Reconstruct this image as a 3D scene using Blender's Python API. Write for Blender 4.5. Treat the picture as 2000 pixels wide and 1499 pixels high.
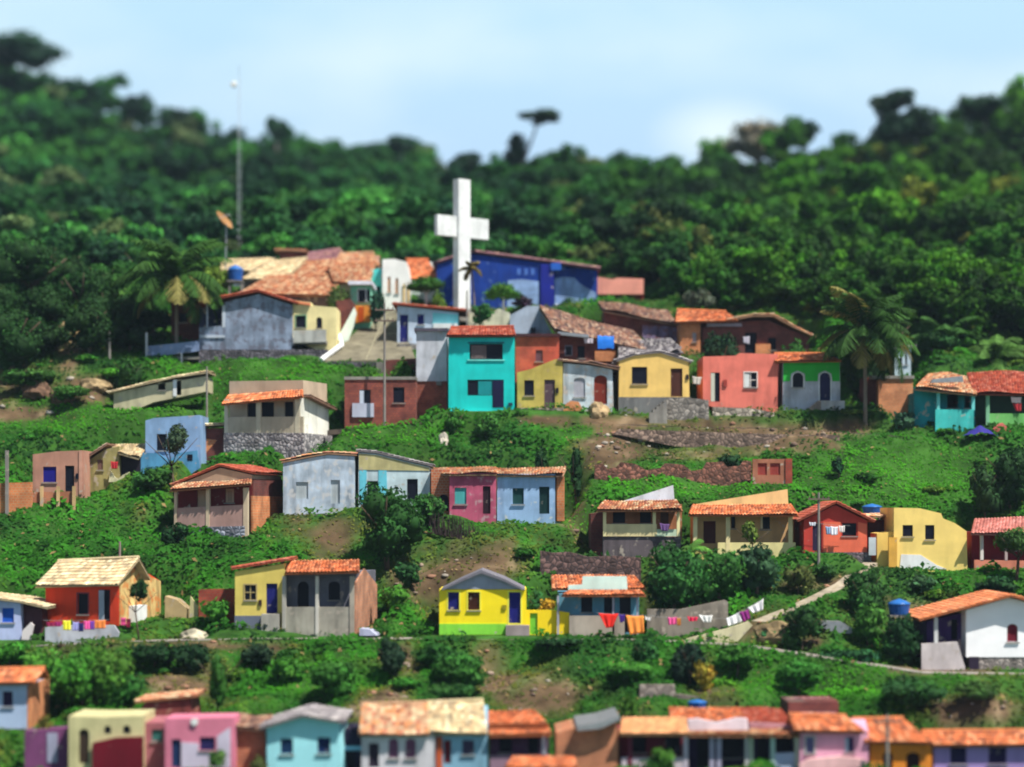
import bpy, bmesh, math, random
import numpy as np
from mathutils import Vector, Matrix
from mathutils.geometry import tessellate_polygon

for o in list(bpy.data.objects):
    bpy.data.objects.remove(o)
scene = bpy.context.scene
COL = scene.collection
R = math.radians

# ---------------------------------------------------------------- camera
FPX, HY, CZ = 4200.0, 1000.0, 25.0        # focal length in pixels of a 2000 px wide picture, horizon row, eye height
cam_d = bpy.data.cameras.new("camera")
cam = bpy.data.objects.new("camera", cam_d)
COL.objects.link(cam)
cam.location = (0, 0, CZ)
cam.rotation_euler = (R(90), 0, 0)
cam_d.sensor_width = 36.0
cam_d.lens = FPX / 2000 * 36
cam_d.shift_y = (HY - 749.5) / 2000
cam_d.clip_start = 1.0
cam_d.clip_end = 8000
cam_d.dof.use_dof = True                    # long lens wide open: near and far rows go soft as in the photograph
cam_d.dof.focus_distance = 164
cam_d.dof.aperture_fstop = 0.056
scene.camera = cam

# ---------------------------------------------------------------- world, sun, exposure
SUN = Vector((0.46, -0.36, 1.0)).normalized()
elev = math.asin(SUN.z)
az = math.atan2(SUN.x, SUN.y)
world = bpy.data.worlds.new("World")
scene.world = world
world.use_nodes = True
wn, wl = world.node_tree.nodes, world.node_tree.links
wn.clear()
wo = wn.new("ShaderNodeOutputWorld")
bg = wn.new("ShaderNodeBackground")
sky = wn.new("ShaderNodeTexSky")
sky.sky_type = 'NISHITA'
sky.sun_disc = False
sky.sun_elevation = elev
sky.sun_rotation = az
sky.altitude = 0
sky.air_density = 1.0
sky.dust_density = 1.0
sky.ozone_density = 1.0
bg.inputs[1].default_value = 0.05
# bright humid haze low in the sky, with faint white cloud in it
tc = wn.new("ShaderNodeTexCoord")
sepz = wn.new("ShaderNodeSeparateXYZ")
wl.new(tc.outputs['Generated'], sepz.inputs[0])
low = wn.new("ShaderNodeMapRange")
low.interpolation_type = 'SMOOTHSTEP'
low.inputs[1].default_value, low.inputs[2].default_value = 0.245, 0.3
low.inputs[3].default_value, low.inputs[4].default_value = 1.0, 0.0
wl.new(sepz.outputs[2], low.inputs[0])
mp = wn.new("ShaderNodeMapping")
mp.inputs['Scale'].default_value = (3.0, 3.0, 9.0)
mp.inputs['Location'].default_value = (0.55, 0.1, 0.25)
nz = wn.new("ShaderNodeTexNoise")
nz.inputs['Scale'].default_value = 1.6
nz.inputs['Detail'].default_value = 5
nz.inputs['Roughness'].default_value = 0.5
wl.new(tc.outputs['Generated'], mp.inputs['Vector'])
wl.new(mp.outputs[0], nz.inputs['Vector'])
rmp = wn.new("ShaderNodeMapRange")
rmp.inputs[1].default_value, rmp.inputs[2].default_value = 0.5, 0.78
rmp.inputs[3].default_value, rmp.inputs[4].default_value = 0.0, 0.8
wl.new(nz.outputs[0], rmp.inputs[0])
# slightly bluer right above the ridge, paler cyan higher up
gr = wn.new("ShaderNodeMapRange")
gr.inputs[1].default_value, gr.inputs[2].default_value = 0.1, 0.22
wl.new(sepz.outputs[2], gr.inputs[0])
hz = wn.new("ShaderNodeMix")
hz.data_type = 'RGBA'
hz.inputs[6].default_value = (7.1, 9.6, 13.7, 1)
hz.inputs[7].default_value = (7.4, 11.0, 13.5, 1)
wl.new(gr.outputs[0], hz.inputs[0])
cl = wn.new("ShaderNodeMix")
cl.data_type = 'RGBA'
cl.inputs[7].default_value = (11.57, 13.68, 14.30, 1)
wl.new(hz.outputs[2], cl.inputs[6])
# one soft white cloud low over the ridge
dst = wn.new("ShaderNodeVectorMath")
dst.operation = 'DISTANCE'
m2 = wn.new("ShaderNodeMapping")
m2.inputs['Scale'].default_value = (1.0, 1.0, 1.9)
wl.new(tc.outputs['Generated'], m2.inputs[0])
wl.new(m2.outputs[0], dst.inputs[0])
cdir = Vector((0.098, 1, 0.176)).normalized()
dst.inputs[1].default_value = (cdir.x, cdir.y, cdir.z * 1.9)
cm = wn.new("ShaderNodeMapRange")
cm.inputs[1].default_value, cm.inputs[2].default_value = 0.008, 0.036
cm.inputs[3].default_value, cm.inputs[4].default_value = 0.95, 0.0
wl.new(dst.outputs['Value'], cm.inputs[0])
mxx = wn.new("ShaderNodeMath")
mxx.operation = 'MAXIMUM'
wl.new(cm.outputs[0], mxx.inputs[0])
wl.new(rmp.outputs[0], mxx.inputs[1])
wl.new(mxx.outputs[0], cl.inputs[0])
mx = wn.new("ShaderNodeMix")
mx.data_type = 'RGBA'
wl.new(low.outputs[0], mx.inputs[0])
wl.new(sky.outputs[0], mx.inputs[6])
wl.new(cl.outputs[2], mx.inputs[7])
wl.new(mx.outputs[2], bg.inputs[0])
wl.new(bg.outputs[0], wo.inputs[0])

sd = bpy.data.lights.new("sun", 'SUN')
sd.energy = 5.0
sd.angle = R(0.5)
sd.color = (1.0, 0.95, 0.86)
so = bpy.data.objects.new("sun", sd)
COL.objects.link(so)
so.rotation_euler = SUN.to_track_quat('Z', 'Y').to_euler()
scene.view_settings.view_transform = 'Standard'
scene.view_settings.look = 'None'
scene.view_settings.gamma = 1
scene.view_settings.exposure = 0.62
scene.cycles.filter_width = 1.9
scene.cycles.max_bounces = 5
scene.cycles.diffuse_bounces = 3
scene.cycles.volume_bounces = 0

# ---------------------------------------------------------------- colour + materials
def lin(v):
    v = v / 255
    return v / 12.92 if v <= 0.04045 else ((v + 0.055) / 1.055) ** 2.4
def C(r, g, b, k=0.92):
    return (lin(r) * k, lin(g) * k, lin(b) * k)
def mulc(c, k):
    return tuple(min(1, x * k) for x in c)

MATS = {}
def nodes_of(name):
    m = bpy.data.materials.new(name)
    m.use_nodes = True
    n, l = m.node_tree.nodes, m.node_tree.links
    return m, n, l, n['Principled BSDF']

def paint(col, wear=0.35, under=(0.42, 0.36, 0.3), rough=0.85):
    """Painted plaster: slow blotches, rain streaks, patches worn through to render."""
    wear = min(1.0, wear * 1.2 + 0.05)
    key = ('paint', tuple(round(x, 3) for x in col), wear, under)
    if key in MATS:
        return MATS[key]
    m, n, l, b = nodes_of("painted_plaster")
    tc = n.new("ShaderNodeTexCoord")
    def noise(scale, detail, mapping=None):
        t = n.new("ShaderNodeTexNoise")
        t.inputs['Scale'].default_value = scale
        t.inputs['Detail'].default_value = detail
        if mapping:
            q = n.new("ShaderNodeMapping")
            q.inputs['Scale'].default_value = mapping
            l.new(tc.outputs['Object'], q.inputs[0])
            l.new(q.outputs[0], t.inputs[0])
        else:
            l.new(tc.outputs['Object'], t.inputs[0])
        return t
    n1 = noise(0.7, 4)
    n2 = noise(1.0, 5, (1.4, 1.4, 0.35))
    n3 = noise(1.7, 8)
    r1 = n.new("ShaderNodeMapRange")
    r1.inputs[1].default_value, r1.inputs[2].default_value = 0.3, 0.75
    r1.inputs[3].default_value, r1.inputs[4].default_value = 1.1, 1.0 - 0.6 * wear
    l.new(n1.outputs[0], r1.inputs[0])
    r2 = n.new("ShaderNodeMapRange")
    r2.inputs[1].default_value, r2.inputs[2].default_value = 0.45, 0.8
    r2.inputs[3].default_value, r2.inputs[4].default_value = 1.0, 1.0 - 0.75 * wear
    l.new(n2.outputs[0], r2.inputs[0])
    mu = n.new("ShaderNodeMath")
    mu.operation = 'MULTIPLY'
    l.new(r1.outputs[0], mu.inputs[0])
    l.new(r2.outputs[0], mu.inputs[1])
    sc_ = n.new("ShaderNodeVectorMath")
    sc_.operation = 'SCALE'
    sc_.inputs[0].default_value = col
    l.new(mu.outputs[0], sc_.inputs['Scale'])
    r3 = n.new("ShaderNodeMapRange")
    r3.inputs[1].default_value, r3.inputs[2].default_value = 0.72 - 0.21 * wear, 0.78 - 0.18 * wear
    r3.inputs[4].default_value = 0.8
    l.new(n3.outputs[0], r3.inputs[0])
    mix = n.new("ShaderNodeMix")
    mix.data_type = 'RGBA'
    mix.inputs[7].default_value = (*under, 1)
    l.new(r3.outputs[0], mix.inputs[0])
    l.new(sc_.outputs[0], mix.inputs[6])
    l.new(mix.outputs[2], b.inputs['Base Color'])
    b.inputs['Roughness'].default_value = rough
    b.inputs['Specular IOR Level'].default_value = 0.25
    bp = n.new("ShaderNodeBump")
    bp.inputs['Strength'].default_value = 0.35
    bp.inputs['Distance'].default_value = 0.04
    l.new(n3.outputs[0], bp.inputs['Height'])
    l.new(bp.outputs[0], b.inputs['Normal'])
    MATS[key] = m
    return m

def brick(c1=(0.42, 0.12, 0.045), c2=(0.3, 0.075, 0.03), mortar=(0.33, 0.24, 0.17)):
    key = ('brick', c1)
    if key in MATS:
        return MATS[key]
    m, n, l, b = nodes_of("bare_brick")
    tc = n.new("ShaderNodeTexCoord")
    sp = n.new("ShaderNodeSeparateXYZ")
    l.new(tc.outputs['Object'], sp.inputs[0])
    ad = n.new("ShaderNodeMath")
    l.new(sp.outputs[0], ad.inputs[0])
    l.new(sp.outputs[1], ad.inputs[1])
    cb = n.new("ShaderNodeCombineXYZ")
    l.new(ad.outputs[0], cb.inputs[0])
    l.new(sp.outputs[2], cb.inputs[1])
    t = n.new("ShaderNodeTexBrick")
    t.inputs['Scale'].default_value = 1.0
    t.inputs['Brick Width'].default_value = 0.3
    t.inputs['Row Height'].default_value = 0.21
    t.inputs['Mortar Size'].default_value = 0.018
    t.inputs['Color1'].default_value = (*c1, 1)
    t.inputs['Color2'].default_value = (*c2, 1)
    t.inputs['Mortar'].default_value = (*mortar, 1)
    l.new(cb.outputs[0], t.inputs['Vector'])
    nz = n.new("ShaderNodeTexNoise")
    nz.inputs['Scale'].default_value = 0.8
    nz.inputs['Detail'].default_value = 6
    l.new(tc.outputs['Object'], nz.inputs[0])
    r = n.new("ShaderNodeMapRange")
    r.inputs[1].default_value, r.inputs[2].default_value = 0.3, 0.7
    r.inputs[3].default_value, r.inputs[4].default_value = 1.35, 0.55
    l.new(nz.outputs[0], r.inputs[0])
    s = n.new("ShaderNodeVectorMath")
    s.operation = 'SCALE'
    l.new(t.outputs[0], s.inputs[0])
    l.new(r.outputs[0], s.inputs['Scale'])
    l.new(s.outputs[0], b.inputs['Base Color'])
    b.inputs['Roughness'].default_value = 0.9
    MATS[key] = m
    return m

def stone(c1=(0.26, 0.24, 0.22), c2=(0.07, 0.065, 0.07), scale=3.2):
    key = ('stone', c1, c2, scale)
    if key in MATS:
        return MATS[key]
    m, n, l, b = nodes_of("rubble_stone")
    tc = n.new("ShaderNodeTexCoord")
    v = n.new("ShaderNodeTexVoronoi")
    v.feature = 'DISTANCE_TO_EDGE'
    v.inputs['Scale'].default_value = scale
    v2 = n.new("ShaderNodeTexVoronoi")
    v2.inputs['Scale'].default_value = scale
    l.new(tc.outputs['Object'], v.inputs[0])
    l.new(tc.outputs['Object'], v2.inputs[0])
    r = n.new("ShaderNodeMapRange")
    r.inputs[2].default_value = 0.12
    l.new(v.outputs['Distance'], r.inputs[0])
    sp = n.new("ShaderNodeSeparateColor")
    l.new(v2.outputs['Color'], sp.inputs[0])
    r2 = n.new("ShaderNodeMapRange")
    r2.inputs[3].default_value, r2.inputs[4].default_value = 0.35, 1.5
    l.new(sp.outputs[0], r2.inputs[0])
    s = n.new("ShaderNodeVectorMath")
    s.operation = 'SCALE'
    s.inputs[0].default_value = c1
    l.new(r2.outputs[0], s.inputs['Scale'])
    mix = n.new("ShaderNodeMix")
    mix.data_type = 'RGBA'
    mix.inputs[6].default_value = (*c2, 1)
    l.new(r.outputs[0], mix.inputs[0])
    l.new(s.outputs[0], mix.inputs[7])
    l.new(mix.outputs[2], b.inputs['Base Color'])
    bp = n.new("ShaderNodeBump")
    bp.inputs['Distance'].default_value = 0.1
    l.new(v.outputs['Distance'], bp.inputs['Height'])
    l.new(bp.outputs[0], b.inputs['Normal'])
    b.inputs['Roughness'].default_value = 0.95
    MATS[key] = m
    return m

def plain(col, rough=0.6, metal=0.0, name="plain_paint"):
    key = ('plain', tuple(round(x, 3) for x in col), rough, metal)
    if key in MATS:
        return MATS[key]
    m, n, l, b = nodes_of(name)
    tc = n.new("ShaderNodeTexCoord")
    nz = n.new("ShaderNodeTexNoise")
    nz.inputs['Scale'].default_value = 2.5
    nz.inputs['Detail'].default_value = 5
    l.new(tc.outputs['Object'], nz.inputs[0])
    r = n.new("ShaderNodeMapRange")
    r.inputs[3].default_value, r.inputs[4].default_value = 0.7, 1.3
    l.new(nz.outputs[0], r.inputs[0])
    s = n.new("ShaderNodeVectorMath")
    s.operation = 'SCALE'
    s.inputs[0].default_value = col
    l.new(r.outputs[0], s.inputs['Scale'])
    l.new(s.outputs[0], b.inputs['Base Color'])
    b.inputs['Roughness'].default_value = rough
    b.inputs['Specular IOR Level'].default_value = 0.12
    b.inputs['Metallic'].default_value = metal
    MATS[key] = m
    return m

def tinted(name, rough=0.85, transl=0.0, jitter=0.35, nscale=3.0, bump=0.0):
    """Colour from the mesh's own 'tint' attribute (each tile, clump or leaf has its colour), broken up by noise."""
    m, n, l, b = nodes_of(name)
    a = n.new("ShaderNodeAttribute")
    a.attribute_name = "tint"
    tc = n.new("ShaderNodeTexCoord")
    nz = n.new("ShaderNodeTexNoise")
    nz.inputs['Scale'].default_value = nscale
    nz.inputs['Detail'].default_value = 5
    l.new(tc.outputs['Object'], nz.inputs[0])
    r = n.new("ShaderNodeMapRange")
    r.inputs[1].default_value, r.inputs[2].default_value = 0.25, 0.75
    r.inputs[3].default_value, r.inputs[4].default_value = 1 - jitter, 1 + jitter
    l.new(nz.outputs[0], r.inputs[0])
    s = n.new("ShaderNodeVectorMath")
    s.operation = 'SCALE'
    l.new(a.outputs['Color'], s.inputs[0])
    l.new(r.outputs[0], s.inputs['Scale'])
    l.new(s.outputs[0], b.inputs['Base Color'])
    b.inputs['Roughness'].default_value = rough
    b.inputs['Specular IOR Level'].default_value = 0.15
    if bump:
        bp = n.new("ShaderNodeBump")
        bp.inputs['Distance'].default_value = bump
        l.new(nz.outputs[0], bp.inputs['Height'])
        l.new(bp.outputs[0], b.inputs['Normal'])
    if transl:
        t = n.new("ShaderNodeBsdfTranslucent")
        l.new(s.outputs[0], t.inputs[0])
        mx = n.new("ShaderNodeMixShader")
        mx.inputs[0].default_value = transl
        out = n['Material Output']
        l.new(b.outputs[0], mx.inputs[1])
        l.new(t.outputs[0], mx.inputs[2])
        l.new(mx.outputs[0], out.inputs[0])
    return m
M_TILE = tinted("clay_roof_tiles", 0.9, 0, 0.3, 2.0)
M_LEAF = tinted("leaves", 0.75, 0.22, 0.3, 0.6)
M_GROUND = tinted("hillside_soil", 0.95, 0, 0.45, 0.9, 0.15)
GLASS = plain((0.006, 0.007, 0.016), 0.5, name="dark_pane")
WOODD = plain((0.05, 0.025, 0.015), 0.7)
WHITE = paint(C(238, 240, 240), 0.25)
CONC = paint((0.3, 0.28, 0.25), 0.6, (0.2, 0.19, 0.18))
DARKSTONE = stone((0.11, 0.1, 0.12), (0.03, 0.03, 0.035))
BRICK = brick()
BRICKRED = brick((0.36, 0.055, 0.03), (0.26, 0.035, 0.02), (0.2, 0.08, 0.05))
BRICKOR = brick((0.6, 0.2, 0.07), (0.5, 0.15, 0.05), (0.45, 0.28, 0.15))
BRICKDK = brick((0.16, 0.035, 0.025), (0.11, 0.02, 0.018), (0.1, 0.05, 0.04))
METAL = plain((0.35, 0.36, 0.38), 0.45, 0.6)
WOODG = plain((0.16, 0.12, 0.1), 0.9)
POLE = paint((0.25, 0.23, 0.21), 0.4)

# ---------------------------------------------------------------- mesh building
class MB:
    def __init__(s):
        s.v, s.f, s.c = [], [], []
    def add(s, verts, faces, col=None):
        k = len(s.v)
        s.v += [tuple(p) for p in verts]
        s.f += [tuple(i + k for i in f) for f in faces]
        s.c += [col or (1, 1, 1)] * len(verts)
    def box(s, x0, y0, z0, x1, y1, z1, col=None):
        v = [(x, y, z) for z in (z0, z1) for y in (y0, y1) for x in (x0, x1)]
        s.add(v, [(0, 2, 3, 1), (4, 5, 7, 6), (0, 1, 5, 4), (2, 6, 7, 3), (0, 4, 6, 2), (1, 3, 7, 5)], col)
    def tube(s, a, b, r0, r1=None, n=8, col=None):
        a, b = Vector(a), Vector(b)
        r1 = r0 if r1 is None else r1
        d = (b - a).normalized()
        u = d.orthogonal().normalized()
        w = d.cross(u)
        v = []
        for p, r in ((a, r0), (b, r1)):
            v += [p + (u * math.cos(2 * math.pi * i / n) + w * math.sin(2 * math.pi * i / n)) * r for i in range(n)]
        f = [(i, (i + 1) % n, n + (i + 1) % n, n + i) for i in range(n)] + [tuple(range(n))[::-1], tuple(range(n, 2 * n))]
        s.add(v, f, col)
    def build(s, name, mat, parent=None, smooth=False, fix=True, loc=None):
        me = bpy.data.meshes.new(name)
        me.from_pydata(s.v, [], s.f)
        if fix:
            bm = bmesh.new()
            bm.from_mesh(me)
            bmesh.ops.recalc_face_normals(bm, faces=bm.faces)
            bm.to_mesh(me)
            bm.free()
        at = me.color_attributes.new("tint", 'FLOAT_COLOR', 'POINT')
        at.data.foreach_set("color", np.array([(*c, 1) for c in s.c], dtype=np.float32).ravel())
        if smooth:
            me.shade_smooth()
        me.materials.append(mat)
        o = bpy.data.objects.new(name, me)
        COL.objects.link(o)
        o.parent = parent
        if loc is not None:
            o.location = loc
        return o

def big_mesh(name, V, F, Ccol, mat, parent=None, smooth=False):
    """numpy verts (n,3), faces (m,4) or (m,3), colours (n,3)"""
    me = bpy.data.meshes.new(name)
    k = F.shape[1]
    me.vertices.add(len(V))
    me.vertices.foreach_set("co", V.astype(np.float32).ravel())
    me.loops.add(F.size)
    me.loops.foreach_set("vertex_index", F.astype(np.int32).ravel())
    me.polygons.add(len(F))
    me.polygons.foreach_set("loop_start", np.arange(0, F.size, k, dtype=np.int32))
    me.update(calc_edges=True)
    at = me.color_attributes.new("tint", 'FLOAT_COLOR', 'POINT')
    at.data.foreach_set("color", np.concatenate([Ccol, np.ones((len(V), 1))], 1).astype(np.float32).ravel())
    if smooth:
        me.shade_smooth()
    me.materials.append(mat)
    o = bpy.data.objects.new(name, me)
    COL.objects.link(o)
    o.parent = parent
    return o

def tag(o, label=None, cat=None, group=None, kind=None):
    if label: o["label"] = label
    if cat: o["category"] = cat
    if group: o["group"] = group
    if kind: o["kind"] = kind
    return o

def empty(name, loc, label, cat, group=None, yaw=0.0):
    o = bpy.data.objects.new(name, None)
    COL.objects.link(o)
    o.location = loc
    o.rotation_euler = (0, 0, yaw)
    o.empty_display_size = 0.3
    return tag(o, label, cat, group)

# ---------------------------------------------------------------- the lie of the land
PRO = np.array([(1700, 112), (1499, 126), (1430, 131), (1370, 138), (1245, 149), (1185, 153), (1100, 160), (1010, 167), (930, 172.5),
                (850, 178), (805, 182), (760, 186), (700, 191), (650, 197), (600, 205), (560, 213)], float)
def gY(py):
    return float(np.interp(-py, -PRO[:, 0], PRO[:, 1]))
PZ = CZ + (1000 - PRO[:, 0]) / FPX * PRO[:, 1]
def P(px, py, Y=None):
    """point of the hillside that the photograph shows at a pixel (depth by the slope's profile unless given)"""
    if Y is None: Y = gY(py)
    return Vector(((px - 1000) / FPX * Y, Y, CZ + (1000 - py) / FPX * Y))
def base_z(x, y):
    x, y = np.asarray(x, float), np.asarray(y, float)
    z = np.interp(y, PRO[:, 1], PZ)
    front = y < 112
    z = np.where(front, np.maximum(PZ[0] - (112 - y) * 0.25, 0.0), z)
    # wooded ridges behind the village: a higher, farther one on the left, a nearer one on the right
    px = 1000 + x / 330 * FPX
    crest_py = np.interp(px, [-1500, -300, 0, 130, 260, 400, 560, 760, 880, 1000, 1200, 1400, 1500, 1680, 1760, 1850, 2000, 2400, 3500],
                         [205, 200, 210, 258, 305, 330, 330, 345, 400, 380, 392, 380, 355, 350, 318, 300, 285, 290, 330])
    yc = np.interp(px, [700, 1000], [400, 325])
    zc = CZ + (1000 - crest_py) / FPX * yc
    t = np.clip((y - 213) / (yc - 213), 0, 1)
    zr = PZ[-1] + (zc - PZ[-1]) * (0.75 * t + 0.25 * t * t)
    z = np.where(y > 213, zr, z)
    z = np.where(y > yc, np.maximum(zc - (y - yc) * 0.12, 0.0), z)
    n = 0.35 * np.sin(x * 0.35 + y * 0.21) + 0.25 * np.sin(x * 0.8 - y * 0.5 + 2) + 0.2 * np.sin(x * 0.17 + y * 0.9)
    n = n + 0.12 * np.sin(x * 2.1 + 1.3 * np.sin(y)) * np.sin(y * 1.7)
    return z + n * np.clip((y - 112) / 15, 0, 1)
FLAT = []        # levelled plots: (M_inverse, x0, x1, y0, y1, z at y0, z at y1, blend)
LINES = []       # levelled paths: (points, halfwidth, blend)
def ground(x, y):
    """height of the ground with every plot and path levelled, and how strongly a point lies on a plot"""
    x, y = np.asarray(x, float), np.asarray(y, float)
    z = base_z(x, y)
    on = np.zeros_like(z)
    for pts, hw, bl in LINES:
        best = np.full_like(z, 1e9)
        zz = np.zeros_like(z)
        for a, b in zip(pts[:-1], pts[1:]):
            dx, dy = b[0] - a[0], b[1] - a[1]
            t = np.clip(((x - a[0]) * dx + (y - a[1]) * dy) / (dx * dx + dy * dy), 0, 1)
            d = np.hypot(x - a[0] - t * dx, y - a[1] - t * dy)
            zz = np.where(d < best, a[2] + t * (b[2] - a[2]), zz)
            best = np.minimum(best, d)
        w = np.clip(1 - (best - hw) / bl, 0, 1)
        w = w * w * (3 - 2 * w)
        z = z + (zz - z) * w
        on = np.maximum(on, (best < hw) * 1.0)
    for c, s, ox, oy, x0, x1, y0, y1, z0, z1, bl in FLAT:
        lx = (x - ox) * c + (y - oy) * s
        ly = -(x - ox) * s + (y - oy) * c
        d = np.hypot(np.maximum(np.maximum(x0 - lx, lx - x1), 0), np.maximum(np.maximum(y0 - ly, ly - y1), 0))
        w = np.clip(1 - d / bl, 0, 1)
        w = w * w * (3 - 2 * w)
        zf = z0 + (z1 - z0) * np.clip((ly - y0) / (y1 - y0), 0, 1)
        z = z + (zf - z) * w
        on = np.maximum(on, (d < 0.15) * 1.0)
    return z, on
def gz(x, y):
    return float(ground(np.array([x]), np.array([y]))[0][0])

# ---------------------------------------------------------------- roofs
RS = {'new': [(.64, .21, .085), (.52, .16, .065), (.68, .3, .15), (.34, .12, .065)],
      'orange': [(.46, .2, .1), (.5, .31, .18), (.3, .12, .075), (.58, .43, .27), (.42, .15, .075)],
      'old': [(.34, .2, .14), (.22, .13, .11), (.46, .33, .24), (.13, .085, .08), (.3, .15, .1)],
      'tan': [(.62, .5, .3), (.52, .38, .22), (.68, .58, .38), (.36, .28, .18)],
      'red': [(.4, .09, .05), (.3, .06, .04), (.44, .15, .1)],
      'grey': [(.28, .26, .27), (.17, .15, .16), (.4, .37, .36), (.1, .09, .1)],
      'mix': [(.5, .3, .18), (.58, .26, .12), (.6, .44, .28), (.4, .16, .1)],
      'pinkred': [(.55, .22, .18), (.5, .18, .15), (.6, .28, .24)],
      'purple': [(.34, .17, .2), (.4, .22, .22), (.5, .3, .25), (.25, .12, .14)],
      'peach': [(.75, .4, .2), (.7, .36, .17)]}
def tile_grid(mb, e0, e1, r1, r0, style, rng, sag=0.0):
    e0, e1, r1, r0 = [np.array(p, float) for p in (e0, e1, r1, r0)]
    L = max(np.linalg.norm(e1 - e0), np.linalg.norm(r1 - r0))
    S = np.linalg.norm((r0 + r1) / 2 - (e0 + e1) / 2)
    nrm = np.cross(e1 - e0, r0 - e0)
    nrm /= np.linalg.norm(nrm)
    if nrm[2] < 0: nrm = -nrm
    nu, nv = max(2, int(L / 0.24)), max(2, int(S / 0.38))
    q = 4
    us = np.linspace(0, 1, nu * q + 1)
    hump = 0.075 * np.abs(np.sin(np.pi * us * nu))
    cols = RS[style]
    V, Cc, F = [], [], []
    cw = len(us)
    ph = rng.random() * 6
    for j in range(nv):
        tcol = []
        for i in range(nu):
            c = cols[int(rng.random() ** 1.3 * len(cols))]
            k = rng.uniform(0.75, 1.2)
            tcol.append([x * k for x in c])
        tcol.append(tcol[-1])
        for k, lift in ((0, 0.05), (1, 0.0)):
            v = (j + k) / nv
            for i, u in enumerate(us):
                p = (e0 * (1 - u) + e1 * u) * (1 - v) + (r0 * (1 - u) + r1 * u) * v
                s_ = sag * (math.sin(u * 5 + ph) + 0.6 * math.sin(v * 4 + u * 9 + ph * 2)) if sag else 0
                if j == 0 and k == 0 and sag:
                    p = p + (e0 - r0) / max(S, .1) * rng.uniform(-0.03, 0.12)
                V.append(tuple(p + nrm * (hump[i] + lift + s_)))
                Cc.append(tuple(tcol[min(i // q, nu)]))
        b = j * 2 * cw
        for i in range(cw - 1):
            F.append((b + i, b + i + 1, b + cw + i + 1, b + cw + i))
            if j:
                F.append((b - cw + i, b - cw + i + 1, b + i + 1, b + i))
    k = len(mb.v)
    mb.v += V
    mb.f += [tuple(i + k for i in f) for f in F]
    mb.c += Cc
    t, u_ = nrm * (-0.02 - sag), nrm * (-0.12 - sag)
    c8 = [e0 + t, e1 + t, r1 + t, r0 + t, e0 + u_, e1 + u_, r1 + u_, r0 + u_]
    mb.add([tuple(p) for p in c8], [(0, 1, 2, 3), (7, 6, 5, 4), (0, 4, 5, 1), (1, 5, 6, 2), (2, 6, 7, 3), (3, 7, 4, 0)],
           mulc(cols[0], 0.6))

# ---------------------------------------------------------------- buildings, drawn on their own facade plane
def arch_pts(x0, y0, x1, y1, arch):
    if not arch:
        return [(x0, y1), (x0, y0), (x1, y0), (x1, y1)]
    r = (x1 - x0) / 2
    h = r * arch
    pts = [(x0, y1)]
    for i in range(9):
        a = math.pi * (1 - i / 8)
        pts.append(((x0 + x1) / 2 + r * math.cos(a), y0 + h - h * math.sin(a)))
    return pts + [(x1, y1)]
def op(kind, x0, y0, x1, y1, col=None, frame=None, arch=0, leaf=None, bars=False, sill=True):
    return dict(kind=kind, r=(x0, y0, x1, y1), col=col, frame=frame, arch=arch, leaf=leaf, bars=bars, sill=sill)

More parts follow.
